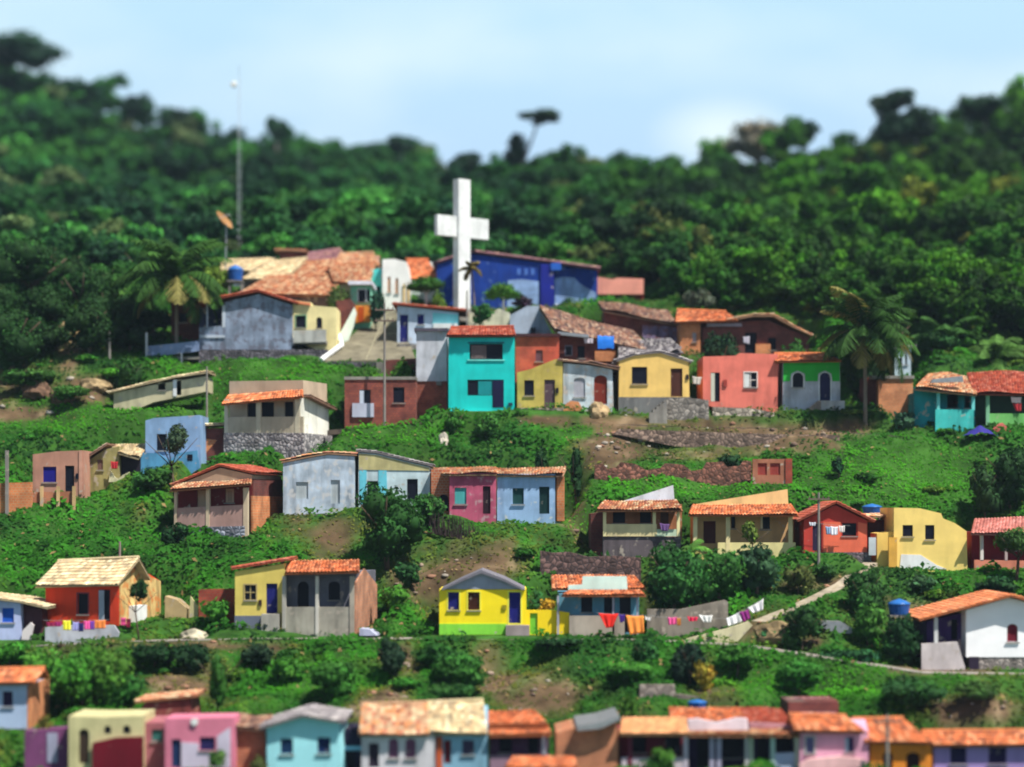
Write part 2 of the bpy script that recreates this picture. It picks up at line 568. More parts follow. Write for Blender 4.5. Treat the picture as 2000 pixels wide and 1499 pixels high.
LAND = []
class House:
    def __init__(s, name, label, cat, px, py, yaw=0.0, Y=None, group=None, seed=None):
        s.O = P(px, py, Y)
        s.yaw = R(yaw)
        s.e = empty(name, s.O, label, cat, group, s.yaw)
        s.inv = Matrix.Rotation(-s.yaw, 3, 'Z')
        s.cl = s.inv @ (Vector((0, 0, CZ)) - s.O)
        ph = label
        for w in (' with ', ' under ', ' beside ', ' below ', ' right of ', ' left of ', ' behind ', ' above ', ' between ', ' at the ', ' along ', ' half ', ' on the ', ' in front', ' in the ', ' off the '):
            ph = ph.split(w)[0]
        LAND.append((s.O.x, s.O.y, ph))
        s.rng = random.Random(seed if seed is not None else int(px * 7 + py))
    def ray(s, px, py):
        return s.inv @ Vector(((px - 1000) / FPX, 1, (HY - py) / FPX))
    def at(s, px, py, d=0.0):
        D = s.ray(px, py)
        t = (d - s.cl.y) / D.y
        return s.cl + D * t
    def on_slope(s, px, py, y0, z0, t):
        """meet the plane z = z0 + t (y - y0)"""
        D = s.ray(px, py)
        k = (z0 + t * (s.cl.y - y0) - s.cl.z) / (D.z - t * D.y)
        return s.cl + D * k
    def foot(s, x0, x1, y0, y1, z, blend=2.2):
        c, n = math.cos(s.yaw), math.sin(s.yaw)
        FLAT.append((c, n, s.O.x, s.O.y, x0 - 0.3, x1 + 0.3, y0 - 0.5, y1 + 0.3, s.O.z + z - 0.03, s.O.z + z - 0.03, blend))
    def prism(s, pts, d0, d1, name, mat, ops=(), ext=0.0, local=False, parent=None, extra=None):
        P0 = [Vector((p[0], d0, p[1])) for p in pts] if local else [s.at(x, y, d0) for x, y in pts]
        if ext:
            zmin = min(p.z for p in P0)
            for p in P0:
                if p.z < zmin + 0.45:
                    p.z -= ext
        mb = MB()
        holes = []
        for o in ops:
            holes.append([s.at(x, y, d0) for x, y in arch_pts(*o['r'], o['arch'])])
        flat = [p for loop in [P0] + holes for p in loop]
        tris = tessellate_polygon([[Vector((p.x, p.z, 0)) for p in loop] for loop in [P0] + holes])
        mb.add(flat, [tuple(t) for t in tris])
        for h in holes:
            n = len(h)
            hb = [Vector((p.x, min(d0 + 0.24, d1 - 0.01), p.z)) for p in h]
            mb.add(list(h) + hb, [(i, (i + 1) % n, n + (i + 1) % n, n + i) for i in range(n)])
        Bk = [Vector((p.x, d1, p.z)) for p in P0]
        n = len(P0)
        mb.add(P0 + Bk, [(i, (i + 1) % n, n + (i + 1) % n, n + i) for i in range(n)])
        tr2 = tessellate_polygon([[Vector((p.x, p.z, 0)) for p in Bk]])
        mb.add(Bk, [tuple(t) for t in tr2])
        if extra:
            extra(mb)
        ob = mb.build(name, mat, parent or s.e)
        for o in ops:
            s.opening(o, d0)
        return ob, P0
    def opening(s, o, d0):
        x0, y0, x1, y1 = o['r']
        ap = arch_pts(x0, y0, x1, y1, o['arch'])
        H = [s.at(x, y, d0) for x, y in ap]
        cx, cz = sum(p.x for p in H) / len(H), sum(p.z for p in H) / len(H)
        col = o['col']
        m = GLASS if col is None else paint(col, 0.3)
        w = max(p.x for p in H) - min(p.x for p in H)
        x_lo, x_hi = min(p.x for p in H), max(p.x for p in H)
        z_lo, z_hi = min(p.z for p in H), max(p.z for p in H)
        def slab(name, pts, a, b, mat, parent):
            mb = MB()
            n = len(pts)
            A = [Vector((p[0], a, p[1])) for p in pts]
            B = [Vector((p[0], b, p[1])) for p in pts]
            mb.add(A + B, [(i, (i + 1) % n, n + (i + 1) % n, n + i) for i in range(n)] + [tuple(range(n)), tuple(range(n, 2 * n))[::-1]])
            return mb, lambda: mb.build(name, mat, parent)
        inner = [(cx + (p.x - cx) * 0.985, cz + (p.z - cz) * 0.985) for p in H]
        main_name = 'door' if o['kind'] == 'd' else 'window'
        def ring(grow, a, b):
            mb = MB()
            k = len(H)
            out = [(cx + (p.x - cx) * (1 + 2 * grow / w), cz + (p.z - cz) * (1 + 2 * grow / (z_hi - z_lo))) for p in H]
            inn = [(p.x, p.z) for p in H]
            v = [(x, a, z) for x, z in out] + [(x, a, z) for x, z in inn] + [(x, b, z) for x, z in out] + [(x, b, z) for x, z in inn]
            f = []
            for i in range(k):
                j = (i + 1) % k
                f += [(i, j, k + j, k + i), (2 * k + i, 2 * k + j, j, i), (k + i, k + j, 3 * k + j, 3 * k + i)]
            mb.add(v, f)
            return mb
        if o['kind'] == 'd':
            mb, bd = slab('door', inner, d0 + 0.13, d0 + 0.18, m, s.e)
            if col is not None:      # plank battens
                for k in (0.25, 0.5, 0.75):
                    xx = x_lo + w * k
                    mb.box(xx - 0.012, d0 + 0.115, z_lo + 0.1, xx + 0.012, d0 + 0.129, z_hi - 0.25)
            main = bd()
            if o['frame'] is not None:
                ring(0.09, d0 - 0.035, d0 - 0.004).build('frame', paint(o['frame'], 0.2), main)
        else:
            fc = o['frame']
            if fc is not None:
                main = ring(0.09, d0 - 0.035, d0 - 0.004).build('window', paint(fc, 0.2), s.e)
                mb, bd = slab('pane', inner, d0 + 0.11, d0 + 0.15, m, main)
            else:
                main = None
                mb, bd = slab('window', inner, d0 + 0.11, d0 + 0.15, m, s.e)
            if col is not None:
                for k in (0.33, 0.5, 0.66):
                    xx = x_lo + w * k
                    mb.box(xx - 0.012, d0 + 0.095, z_lo + 0.08, xx + 0.012, d0 + 0.109, z_hi - 0.15)
            ob = bd()
            main = main or ob
            if o['bars']:
                b = MB()
                xm, zm = (x_lo + x_hi) / 2, (z_lo + z_hi) / 2
                b.box(xm - 0.03, d0 + 0.05, z_lo + 0.02, xm + 0.03, d0 + 0.09, z_hi - 0.05)
                b.box(x_lo + 0.02, d0 + 0.045, zm - 0.03, x_hi - 0.02, d0 + 0.088, zm + 0.03)
                b.build('bar', paint(fc or (0.5, 0.5, 0.5), 0.2), main)
            if o['sill']:
                b = MB()
                b.box(x_lo - 0.1, d0 - 0.11, z_lo - 0.1, x_hi + 0.1, d0 - 0.037, z_lo - 0.02)
                b.build('sill', CONC, main)
        if o['leaf'] is not None:      # one shutter leaf standing half open
            lc, side, frac = o['leaf']
            b = MB()
            lw = w * frac
            if side == 'l':
                b.box(x_lo + 0.02, d0 + 0.02, z_lo + 0.03, x_lo + lw, d0 + 0.06, z_hi - 0.06)
            else:
                b.box(x_hi - lw, d0 + 0.02, z_lo + 0.03, x_hi - 0.02, d0 + 0.06, z_hi - 0.06)
            b.build('shutter', paint(lc, 0.2), main)
    # --- volumes
    def body(s, pts, L, mat, ops=(), d0=0.0, ext=0.7, foot=True, name='wall', extra=None):
        ob, P0 = s.prism(pts, d0, d0 + L, name, mat, ops, ext, extra=extra)
        z = min(s.at(x, y, d0).z for x, y in pts)
        if foot:
            s.foot(min(p.x for p in P0), max(p.x for p in P0), d0, d0 + L, z)
        return P0
    def box(s, name, x0, y0, x1, y1, d0, d1, mat, parent=None, ext=0.0):
        return s.prism([(x0, y1), (x0, y0), (x1, y0), (x1, y1)], d0, d1, name, mat, ext=ext, parent=parent)[0]
    def poly(s, name, pts, d0, d1, mat, parent=None, ext=0.0):
        return s.prism(pts, d0, d1, name, mat, ext=ext, parent=parent)[0]
    def gable(s, top, L, style, o=0.35, side=0.35, d0=0.0, sag=0.0, lift=0.04, name='roof'):
        """tiled roof whose profile on the facade is the pixel polyline `top`; it runs back L metres"""
        T = [s.at(x, y, d0) for x, y in top]
        mb = MB()
        for i in range(len(T) - 1):
            a, b = T[i].copy(), T[i + 1].copy()
            dr = (b - a).normalized()
            if i == 0: a = a - dr * side
            if i == len(T) - 2: b = b + dr * side
            lo, hi = (a, b) if a.z < b.z else (b, a)
            y0, y1 = d0 - o, d0 + L + 0.2
            f = lambda p, y: (p.x, y, p.z + lift + 0.12)
            tile_grid(mb, f(lo, y0), f(lo, y1), f(hi, y1), f(hi, y0), style, s.rng, sag)
        return mb.build(name, M_TILE, s.e, fix=False)
    def slope_roof(s, eave, ridge, style, pitch=24, d_eave=-0.4, back=True, sag=0.0, wall=None, mat=None, name='roof', thick=None):
        """roof plane facing the street: eave and ridge as pixel pairs ((xl,yl),(xr,yr)); wall=(xl,xr) adds the gable wedge below"""
        a, b = s.at(*eave[0], d_eave), s.at(*eave[1], d_eave)
        t = math.tan(R(pitch))
        r0 = s.on_slope(*ridge[0], d_eave, a.z, t)
        r1 = s.on_slope(*ridge[1], d_eave, b.z, t)
        ym = (r0.y + r1.y) / 2
        mb = MB()
        tile_grid(mb, a, b, r1, r0, style, s.rng, sag)
        if back:
            run = ym - d_eave
            k0, k1 = Vector((r0.x, ym + run * 0.85, a.z + (r0.z - a.z) * 0.15)), Vector((r1.x, ym + run * 0.85, b.z + (r1.z - b.z) * 0.15))
            tile_grid(mb, k0, k1, r1, r0, style, s.rng, sag)
            c = mulc(RS[style][0], 0.9)
            mb.tube(r0 + Vector((0, 0, 0.06)), r1 + Vector((0, 0, 0.06)), 0.11, n=6, col=c)
        ob = mb.build(name, M_TILE, s.e, fix=False)
        return a, b, r0, r1
    def slope_body(s, xl, xr, ybl, yel, L, mat, ops=(), ybr=None, yer=None, eave=None, ridge=None, style='new', pitch=24, d_eave=-0.4,
                   sag=0.0, ext=0.7, back=True):
        ybr = ybl if ybr is None else ybr
        yer = yel if yer is None else yer
        a, b, r0, r1 = s.slope_roof(eave, ridge, style, pitch, d_eave, back, sag)
        X0, X1 = s.at(xl, yel), s.at(xr, yer)
        ym = (r0.y + r1.y) / 2
        zr = (r0.z + r1.z) / 2 - 0.2
        L = max(L, ym + 0.3) if back else L
        def wedge(mb):
            z0, z1 = X0.z - 0.001, X1.z - 0.001
            xa, xb = X0.x + 0.001, X1.x - 0.001
            xra, xrb = max(xa, min(xb, r0.x)) , max(xa, min(xb, r1.x))
            if abs(xra - xa) < 1.2: xra = xa
            if abs(xrb - xb) < 1.2: xrb = xb
            v = [(xa, 0.002, z0), (xb, 0.002, z1), (xb, L, z1), (xa, L, z0), (xra, ym, zr), (xrb, ym, zr)]
            mb.add(v, [(0, 1, 5, 4), (2, 3, 4, 5), (0, 4, 3), (1, 2, 5)])
        s.body([(xl, ybl), (xl, yel), (xr, yer), (xr, ybr)], L, mat, ops, ext=ext, extra=wedge if back else None)
        return ym
    def wire(s):
        pass
# ================================================================ upper village
DK = (0.02, 0.012, 0.02)
NAVY = C(25, 30, 110)
BRN = C(80, 45, 35)

# ---- old grey gabled hall on the left with its stone basement
h = House('gabled_house', 'weathered grey-blue boarded gable house with red tile edges above a dark stone basement', 'house', 480, 712, Y=191.5)
AW = paint(C(150, 165, 190), 0.8, (0.12, 0.12, 0.16))  # bluish cast of the shaded wall is put into this base colour
h.body([(440, 683), (440, 590), (506, 575), (570, 596), (570, 680)], 9, AW, d0=0.0)
h.body([(389, 685), (389, 640), (440, 636), (440, 684)], 0.25, AW, foot=False, ext=0, name='parapet')
h.poly('wall', [(389, 640), (389, 596), (440, 588), (440, 640)], 2.2, 8.5, paint(C(70, 72, 110), 0.6))  # recess wall in darker blue: shade below the roof painted in
h.box('post', 434, 596, 440, 640, -0.02, 0.12, paint(C(190, 200, 215), 0.3))
h.box('rail', 391, 655, 439, 660, -0.12, -0.02, paint(C(190, 200, 215), 0.3))
h.box('post', 403, 592, 406, 640, 0.0, 0.12, paint(C(170, 180, 205), 0.3))
h.box('basement', 389, 683, 640, 713, -0.15, 6, DARKSTONE, ext=1.0)
h.gable([(384, 598), (440, 583), (506, 571), (573, 592)], 9, 'red', o=0.5, sag=0.03)
h.foot(h.at(389, 700).x, h.at(640, 700).x, 0, 8, 0, 2)

h = House('balcony_terrace', 'low grey balcony wall on thin posts left of the grey gable house', 'terrace', 335, 725, Y=191)
h.poly('parapet', [(284, 699), (284, 677), (389, 666), (389, 686)], 0, 0.2, paint(C(130, 150, 190), 0.5))
h.box('deck', 284, 697, 389, 702, 0.2, 3.2, CONC)
h.box('post', 284, 650, 288, 725, -0.03, 0.15, paint(C(190, 195, 205), 0.3), ext=0.5)
h.box('post', 353, 690, 356, 728, -0.03, 0.15, paint(C(190, 195, 205), 0.3), ext=0.5)
h.box('shade_backing', 284, 700, 389, 726, 2.8, 3.2, plain((0.03, 0.028, 0.045)), ext=0.5)  # near-black sheet, painted as the shade beneath the deck

h = House('brick_shack', 'dark red brick shack in the shade of the palm beside the grey gable house', 'shack', 368, 668, Y=196)
h.body([(334, 666), (334, 590), (402, 583), (402, 668)], 4, BRICKDK, [op('w', 350, 612, 366, 630)])
h.gable([(332, 588), (403, 580)], 4, 'red', o=0.3)

# ---- cream house by the ramp
h = House('cream_house', 'cream parapet house with a green framed window beside the concrete ramp', 'house', 615, 668, Y=192.5)
h.body([(572, 660), (572, 587), (607, 591), (608, 597), (657, 601), (657, 690)], 6.5, paint(C(240, 225, 165), 0.25),
       [op('w', 578, 617, 597, 640, frame=C(110, 160, 130)), op('w', 618, 620, 629, 641, arch=0.8)])
h.poly('parapet', [(573, 670), (573, 646), (637, 644), (637, 668)], -1.2, -1.0, paint(C(190, 190, 185), 0.5))
h.box('terrace', 573, 666, 638, 672, -1.0, 0, CONC)
h.poly('awning', [(576, 592), (576, 588), (606, 592), (606, 597)], -0.3, -0.05, plain(C(230, 140, 100)))

h = House('brick_annex', 'dark red lean-to behind the cream house at the top of the ramp', 'shack', 670, 640, Y=197)
h.body([(657, 640), (657, 588), (684, 584), (690, 590), (690, 620)], 4, BRICKDK)
h = House('ramp_wall', 'white sloping boundary wall rising along the left of the ramp', 'wall', 668, 660, Y=196)
h.poly('wall', [(661, 676), (662, 655), (692, 600), (696, 612), (690, 640), (671, 676)], 0, 0.3, paint(C(235, 250, 240), 0.2), ext=0.6)

# ---- mint and orange shop at the ramp head
h = House('narrow_house', 'narrow mint house with an orange lower half at the top of the ramp', 'house', 705, 630, Y=200)
h.body([(685, 632), (685, 556), (724, 556), (724, 628)], 5, paint(C(130, 205, 175), 0.25),
       [op('w', 700, 566, 714, 590, frame=C(220, 230, 235)), op('w', 716, 566, 723, 590)])
h.poly('lower_wall', [(694, 631), (694, 597), (724, 597), (724, 628)], -0.5, -0.02, paint(C(235, 150, 60), 0.2))
h.box('door', 700, 600, 710, 629, -0.56, -0.505, paint(C(190, 80, 20), 0.2))
h.box('roof', 680, 549, 727, 556, -0.8, 5.1, paint(C(225, 225, 240), 0.2))

# ---- the long run of old tile roofs
h = House('long_tiled_house', 'long low house under a weathered orange tile roof behind the cream house', 'house', 560, 600, Y=199)
h.slope_body(470, 650, 612, 575, 7, paint(C(110, 90, 90), 0.7), eave=((466, 574), (648, 577)), ridge=((520, 541), (672, 538)), style='orange', pitch=20, sag=0.06, ext=1)
h = House('tile_roofed_house', 'house under a patchy orange roof left of the turquoise and white house', 'house', 690, 585, Y=203)
h.slope_body(655, 722, 580, 556, 6, paint(C(220, 205, 150), 0.4), eave=((650, 552), (722, 553)), ridge=((640, 520), (735, 513)), style='orange', pitch=24, sag=0.05)
h = House('tan_roofed_house', 'house under a pale tan tile roof beside the blue water tank', 'house', 500, 572, Y=206)
h.slope_body(470, 560, 570, 545, 6, paint(C(130, 120, 110), 0.5), eave=((468, 546), (560, 544)), ridge=((530, 512), (600, 505)), style='tan', pitch=24, sag=0.06)
h = House('tan_roofed_cottage', 'small tan roofed cottage half hidden by palm leaves', 'house', 452, 560, Y=209)
h.slope_body(430, 486, 560, 530, 5, paint(C(120, 130, 150), 0.4), eave=((427, 530), (488, 530)), ridge=((432, 510), (540, 506)), style='tan', pitch=22, sag=0.05)
h = House('purple_roofed_house', 'house under a faded purplish tile roof at the top of the village', 'house', 620, 555, Y=210)
h.slope_body(560, 700, 552, 530, 6, paint(C(180, 120, 100), 0.5), eave=((556, 532), (702, 527)), ridge=((590, 498), (664, 487)), style='purple', pitch=25, sag=0.08)
h = House('dark_red_shed', 'small dark red walled shed with a tan roof edge above the tan roofs', 'shed', 568, 530, Y=212.5)
h.body([(546, 525), (546, 493), (590, 495), (590, 525)], 3, BRICKDK)
h.gable([(543, 491), (592, 493)], 3, 'mix', o=0.3)

h = House('patchwork_roof_house', 'low house with a patchwork brown roof in the middle of the hilltop roofs', 'house', 600, 560, Y=206.5)
h.slope_body(545, 655, 560, 545, 5, paint(C(120, 90, 80), 0.6), eave=((540, 546), (660, 543)), ridge=((560, 515), (668, 508)), style='orange', pitch=24, sag=0.09)
h = House('rear_roofed_house', 'house with a light brown roof behind the turquoise and white house', 'house', 700, 540, Y=210.5)
h.slope_body(655, 738, 540, 520, 5, paint(C(160, 120, 100), 0.6), eave=((652, 520), (742, 518)), ridge=((662, 497), (730, 494)), style='mix', pitch=24, sag=0.08)
# ---- turquoise and white two-storey house
h = House('two_tone_house', 'tall white house with a turquoise side wall and cream columns behind the topiary', 'house', 770, 592, Y=205)
h.body([(747, 592), (747, 507), (770, 506), (794, 512), (800, 542), (800, 592)], 7, paint(C(245, 245, 240), 0.15),
       [op('w', 757, 541, 763, 571, C(200, 150, 110)), op('w', 772, 544, 778, 573, C(200, 150, 110))])
h.poly('side_wall', [(722, 592), (722, 528), (746, 524), (746, 592)], 0.9, 6, paint(C(90, 220, 215), 0.2))
h.box('window', 736, 560, 743, 580, 0.84, 0.895, GLASS)
h.box('window', 726, 562, 731, 580, 0.84, 0.895, GLASS)
for x in (787, 796):
    h.box('column', x, 556, x + 4, 592, -0.12, -0.005, paint(C(240, 205, 140), 0.2))

h = House('orange_roofed_house', 'grey house under a clean orange roof between the white house and the cross', 'house', 825, 578, Y=209)
h.slope_body(800, 856, 575, 546, 6, paint(C(190, 205, 200), 0.3), eave=((797, 546), (858, 543)), ridge=((793, 508), (836, 508)), style='new', pitch=30, back=True)

# ---- blue hall
BLUE = paint(C(18, 60, 150), 0.4, (0.12, 0.2, 0.4))
h = House('blue_hall', 'large blue hall with whitewashed patches and a thin red tile edge behind the white cross', 'hall', 1010, 604, Y=206)
h.body([(853, 604), (853, 517), (921, 496), (1060, 514), (1060, 604)], 10, BLUE)
h.body([(1060, 604), (1060, 514), (1167, 529), (1167, 604)], 9, BLUE, d0=0.8, foot=False)
h.box('pilaster', 1056, 516, 1082, 604, -0.2, 0.78, paint(C(22, 35, 140), 0.2))
h.gable([(848, 517), (921, 493), (1060, 511), (1169, 526)], 10, 'purple', o=0.25, side=0.2)
wash = paint(C(150, 180, 225), 0.5, (0.25, 0.4, 0.7))
h.poly('whitewash', [(990, 602), (992, 548), (1020, 546), (1053, 550), (1053, 602)], -0.03, -0.004, wash)
h.poly('whitewash', [(1084, 600), (1083, 545), (1100, 541), (1122, 543), (1132, 554), (1145, 562), (1164, 572), (1165, 600)], 0.77, 0.796, wash)
h.box('ledge', 1083, 594, 1131, 600, 0.5, 0.765, WHITE)
for x in (1010, 1024, 1037):
    h.box('vent', x, 525, x + 7, 537, -0.03, -0.004, paint(C(80, 120, 200), 0.2))
h.box('tank_box', 1076, 514, 1096, 528, -0.35, -0.21, paint(C(40, 100, 200), 0.2))

h = House('pink_parapet_house', 'pink parapet house with a dark red porch right of the blue hall', 'house', 1213, 592, Y=208)
h.body([(1168, 592), (1168, 572), (1257, 573), (1257, 592)], 5, paint(C(120, 30, 35), 0.4), [op('w', 1190, 576, 1200, 588), op('w', 1222, 576, 1234, 588)], d0=0.9)
h.poly('parapet', [(1167, 575), (1167, 541), (1196, 546), (1206, 543), (1257, 545), (1257, 575)], 0, 0.85, paint(C(240, 160, 140), 0.2))

# ---- white cross monument
e = P(902, 603, 203)
Y = 203
cr = empty('cross_monument', e, 'tall white concrete cross on a plain shaft in front of the blue hall', 'cross', yaw=R(38))
s_ = FPX / Y
wht = paint(C(232, 235, 235), 0.25, (0.5, 0.5, 0.5))
H = 252 / s_
mb = MB(); mb.box(-0.7, -0.42, -1.2, 0.7, 0.42, H * 0.999); mb.build('shaft', wht, cr)
zc = (600 - 441) / s_
mb = MB()
mb.box(-3.0, -0.24, zc - 0.98, -0.702, 0.24, zc + 0.94)
mb.build('arm', wht, cr)
mb = MB()
mb.box(0.702, -0.24, zc - 0.98, 3.0, 0.24, zc + 0.94)
mb.build('arm', wht, cr)
mb = MB(); mb.box(-1.6, -1.1, -1.3, 1.6, 1.1, -0.1); mb.build('plinth', CONC, cr)

# ---- small white and cyan house in front of the cross
h = House('white_cyan_house', 'pale blue house with a cyan end and navy door below the cross', 'house', 836, 671, Y=195)
h.body([(776, 672), (776, 598), (895, 611), (895, 660)], 6, paint(C(200, 215, 235), 0.35),
       [op('d', 781, 615, 797, 669, NAVY), op('w', 815, 614, 828, 634, NAVY)])
h.poly('lower_wall', [(845, 660), (845, 611), (895, 615), (895, 660)], -0.05, -0.004, paint(C(130, 215, 225), 0.2))
h.gable([(774, 597), (905, 609)], 6, 'red', o=0.5)
h.poly('step', [(776, 690), (776, 672), (815, 672), (815, 690)], -1.2, -0.1, stone(), ext=0.8)
h.box('ledge', 846, 632, 893, 642, -0.5, -0.06, WHITE)

# ---- grey gabled house and brown roofs right of it
h = House('grey_house', 'pale grey gabled house with a small dark chimney pot behind the turquoise house', 'house', 1030, 655, Y=194)
h.body([(996, 660), (996, 616), (1030, 598), (1052, 598), (1086, 652), (1086, 660)], 6, paint(C(178, 190, 208), 0.4))
h.box('chimney', 1036, 640, 1046, 655, -0.4, -0.05, plain((0.02, 0.02, 0.03)))
h = House('rubble_house', 'low cream plaster wall house in the bushes right of the cross', 'house', 955, 642, Y=197)
h.body([(915, 645), (915, 612), (938, 608), (950, 618), (975, 603), (996, 612), (996, 645)], 4, paint(C(232, 228, 200), 0.5))

h = House('brown_roofed_house', 'brick house under a broad sagging brown tile roof behind the turquoise house', 'house', 1160, 705, Y=188)
h.body([(1087, 708), (1087, 652), (1205, 668), (1205, 708)], 7, BRICKDK,
       [op('w', 1105, 677, 1116, 694, frame=C(110, 120, 140)), op('w', 1128, 676, 1142, 700)], ext=1)
mb = MB()
f = lambda x, y, d: h.at(x, y, d)
tile_grid(mb, f(1084, 645, -0.5), f(1268, 684, -0.5), f(1238, 648, 3.6), f(1053, 600, 3.6), 'old', h.rng, 0.1)
mb.build('roof', M_TILE, h.e, fix=False)
mb = MB()
tile_grid(mb, f(1053, 604, 7.5), f(1238, 652, 7.5), f(1238, 648, 3.6), f(1053, 600, 3.6), 'old', h.rng, 0.06)
mb.build('roof', M_TILE, h.e, fix=False)
h.poly('awning', [(1090, 654), (1090, 648), (1150, 654), (1150, 660)], -1.3, -0.6, METAL)
h.box('lower_wall', 1162, 686, 1204, 706, -0.3, -0.01, BRICKOR)

h = House('second_brown_roofed_house', 'maroon house with peeling lavender plaster under a brown tile roof', 'house', 1260, 668, Y=196)
h.body([(1180, 672), (1180, 604), (1325, 632), (1325, 672)], 6, BRICKDK)
h.poly('plaster', [(1255, 668), (1255, 636), (1290, 636), (1322, 640), (1322, 668)], -0.06, -0.004, paint(C(150, 130, 165), 0.9, (0.2, 0.08, 0.08)))
mb = MB()
tile_grid(mb, h.at(1178, 606, -0.5), h.at(1327, 634, -0.5), h.at(1305, 606, 3.5), h.at(1168, 590, 3.5), 'old', h.rng, 0.1)
tile_grid(mb, h.at(1168, 594, 7), h.at(1305, 610, 7), h.at(1305, 606, 3.5), h.at(1168, 590, 3.5), 'old', h.rng, 0.05)
mb.build('roof', M_TILE, h.e, fix=False)

h = House('orange_brick_house', 'orange brick house with a bright orange roof between the brown roof and the dark tree', 'house', 1348, 690, Y=192.5)
h.body([(1328, 695), (1328, 632), (1368, 632), (1368, 695)], 5, BRICKOR, [op('w', 1352, 650, 1360, 668, C(180, 175, 180))], ext=0.8)
h.body([(1368, 650), (1368, 632), (1440, 628), (1440, 650)], 4, BRICKDK, foot=False, d0=1.5)
h.slope_roof(((1318, 630), (1442, 626)), ((1322, 606), (1418, 610)), 'new', 22, -0.5, True, 0.03)

h = House('old_brick_house', 'long brick house with a dark porch and pale ridge tiles left of the tall palm', 'house', 1510, 690, Y=193)
h.body([(1372, 695), (1372, 640), (1440, 628), (1500, 626), (1580, 660), (1580, 695)], 6, brick((0.2, 0.05, 0.04), (0.14, 0.035, 0.03), (0.12, 0.07, 0.06)),
       [op('d', 1455, 650, 1478, 692), op('w', 1500, 660, 1516, 684), op('w', 1400, 660, 1430, 690)], ext=0.8)
h.gable([(1428, 628), (1468, 620), (1510, 620), (1545, 640), (1585, 658)], 6, 'mix', o=0.9, sag=0.05)
h.box('lintel', 1381, 632, 1449, 638, -0.5, -0.3, paint(C(170, 165, 175), 0.3))
h.box('lower_wall', 1476, 672, 1505, 694, -0.3, -0.01, BRICKOR)

h = House('grey_ruin_roof', 'collapsed grey tile shed behind the cream yellow house', 'shed', 1255, 705, Y=186.5)
h.body([(1215, 712), (1215, 698), (1330, 690), (1330, 712)], 2.5, WOODG, foot=False)
mb = MB()
tile_grid(mb, h.at(1207, 700, -0.5), h.at(1335, 686, -0.5), h.at(1310, 662, 2.6), h.at(1208, 664, 2.6), 'grey', h.rng, 0.13)
mb.build('roof', M_TILE, h.e, fix=False)

# ================================================================ second row, along the terrace path
h = House('brick_house', 'dark red brick house with an open white shutter below the ramp', 'house', 740, 830, Y=180.5)
h.body([(673, 832), (673, 742), (812, 738), (812, 824)], 6, brick((0.3, 0.07, 0.04), (0.2, 0.04, 0.03), (0.1, 0.05, 0.045)),
       [op('w', 702, 762, 724, 790, leaf=(C(200, 210, 225), 'l', 0.42)), op('w', 768, 757, 790, 787)], ext=1)
h.box('panel', 688, 788, 730, 815, -0.2, -0.02, paint(C(190, 195, 215), 0.2))
h.box('parapet', 672, 736, 813, 742, -0.1, 6.05, CONC)

h = House('retaining_wall', 'dark stone retaining wall along the lower edge of the concrete ramp', 'wall', 725, 735, Y=189.4)
h.poly('wall', [(640, 735), (640, 706), (742, 708), (742, 735)], 0, 0.5, DARKSTONE, ext=1.5)
h.poly('pier', [(735, 737), (735, 708), (752, 708), (752, 737)], -0.2, -0.01, CONC, ext=1)
h.poly('brick_wall', [(752, 735), (752, 704), (813, 700), (813, 735)], 0, 0.4, BRICKDK, ext=1.5)

h = House('tall_grey_house', 'tall grey plastered house with a brick base left of the turquoise house', 'house', 842, 815, Y=183.2)
h.body([(813, 745), (813, 646), (873, 644), (873, 745)], 6, paint(C(205, 208, 218), 0.45), ext=0.0, foot=False)
h.body([(790, 818), (812, 745), (873, 745), (873, 816)], 5.8, brick((0.34, 0.08, 0.045), (0.24, 0.05, 0.035), (0.22, 0.12, 0.09)), d0=0.1, ext=0.8)
h.box('roof', 809, 641, 875, 647, -0.3, 6.1, paint(C(90, 85, 100), 0.4))
h.box('ledge', 852, 745, 862, 753, -0.2, 0.08, CONC)

TURQ = C(20, 205, 200)
h = House('turquoise_house', 'bright turquoise two-storey house with a small tiled roof', 'house', 940, 808, Y=181)
TQ = paint(TURQ, 0.2, (0.05, 0.45, 0.45))
h.slope_body(876, 1005, 803, 660, 6, TQ,
    [op('w', 917, 672, 982, 703, sill=False), op('w', 913, 742, 984, 773, sill=False)],
    eave=((871, 656), (1008, 655)), ridge=((880, 641), (1004, 639)), style='red', pitch=24, d_eave=-0.5, sag=0.02)
h.box('curtain', 920, 675, 950, 701, 0.06, 0.1, plain((0.14, 0.1, 0.1)))
h.box('shaded_porch_wall', 934, 745, 962, 772, 0.04, 0.1, paint(C(15, 140, 145), 0.2))  # darker teal copy of the wall: porch recess shade put into the paint
h.box('door', 962, 743, 984, 796, -0.03, 0.09, paint(C(14, 16, 60), 0.2))
h.box('frame', 914, 668, 985, 671.5, -0.06, -0.005, paint(C(15, 120, 130), 0.2))
h.box('meter', 993, 787, 1001, 792, -0.15, -0.01, plain((0.02, 0.05, 0.08)))
h.box('base', 880, 803, 1004, 816, -0.25, -0.01, paint(C(200, 225, 215), 0.5), ext=0.8)
h.box('sill', 913, 702.5, 986, 705, -0.1, -0.01, paint(C(120, 230, 220), 0.2))

h = House('red_brick_house', 'bright red brick upper storey between the turquoise house and the brown roof', 'house', 1050, 725, Y=186.8)
h.body([(1007, 735), (1007, 657), (1092, 657), (1092, 735)], 5, brick((0.5, 0.07, 0.035), (0.42, 0.05, 0.03), (0.35, 0.1, 0.06)), [op('w', 1046, 684, 1060, 706, (0.15, 0.06, 0.08))], ext=1.2)
h.box('roof', 1003, 652, 1095, 658, -0.3, 5.1, plain((0.06, 0.02, 0.025)))

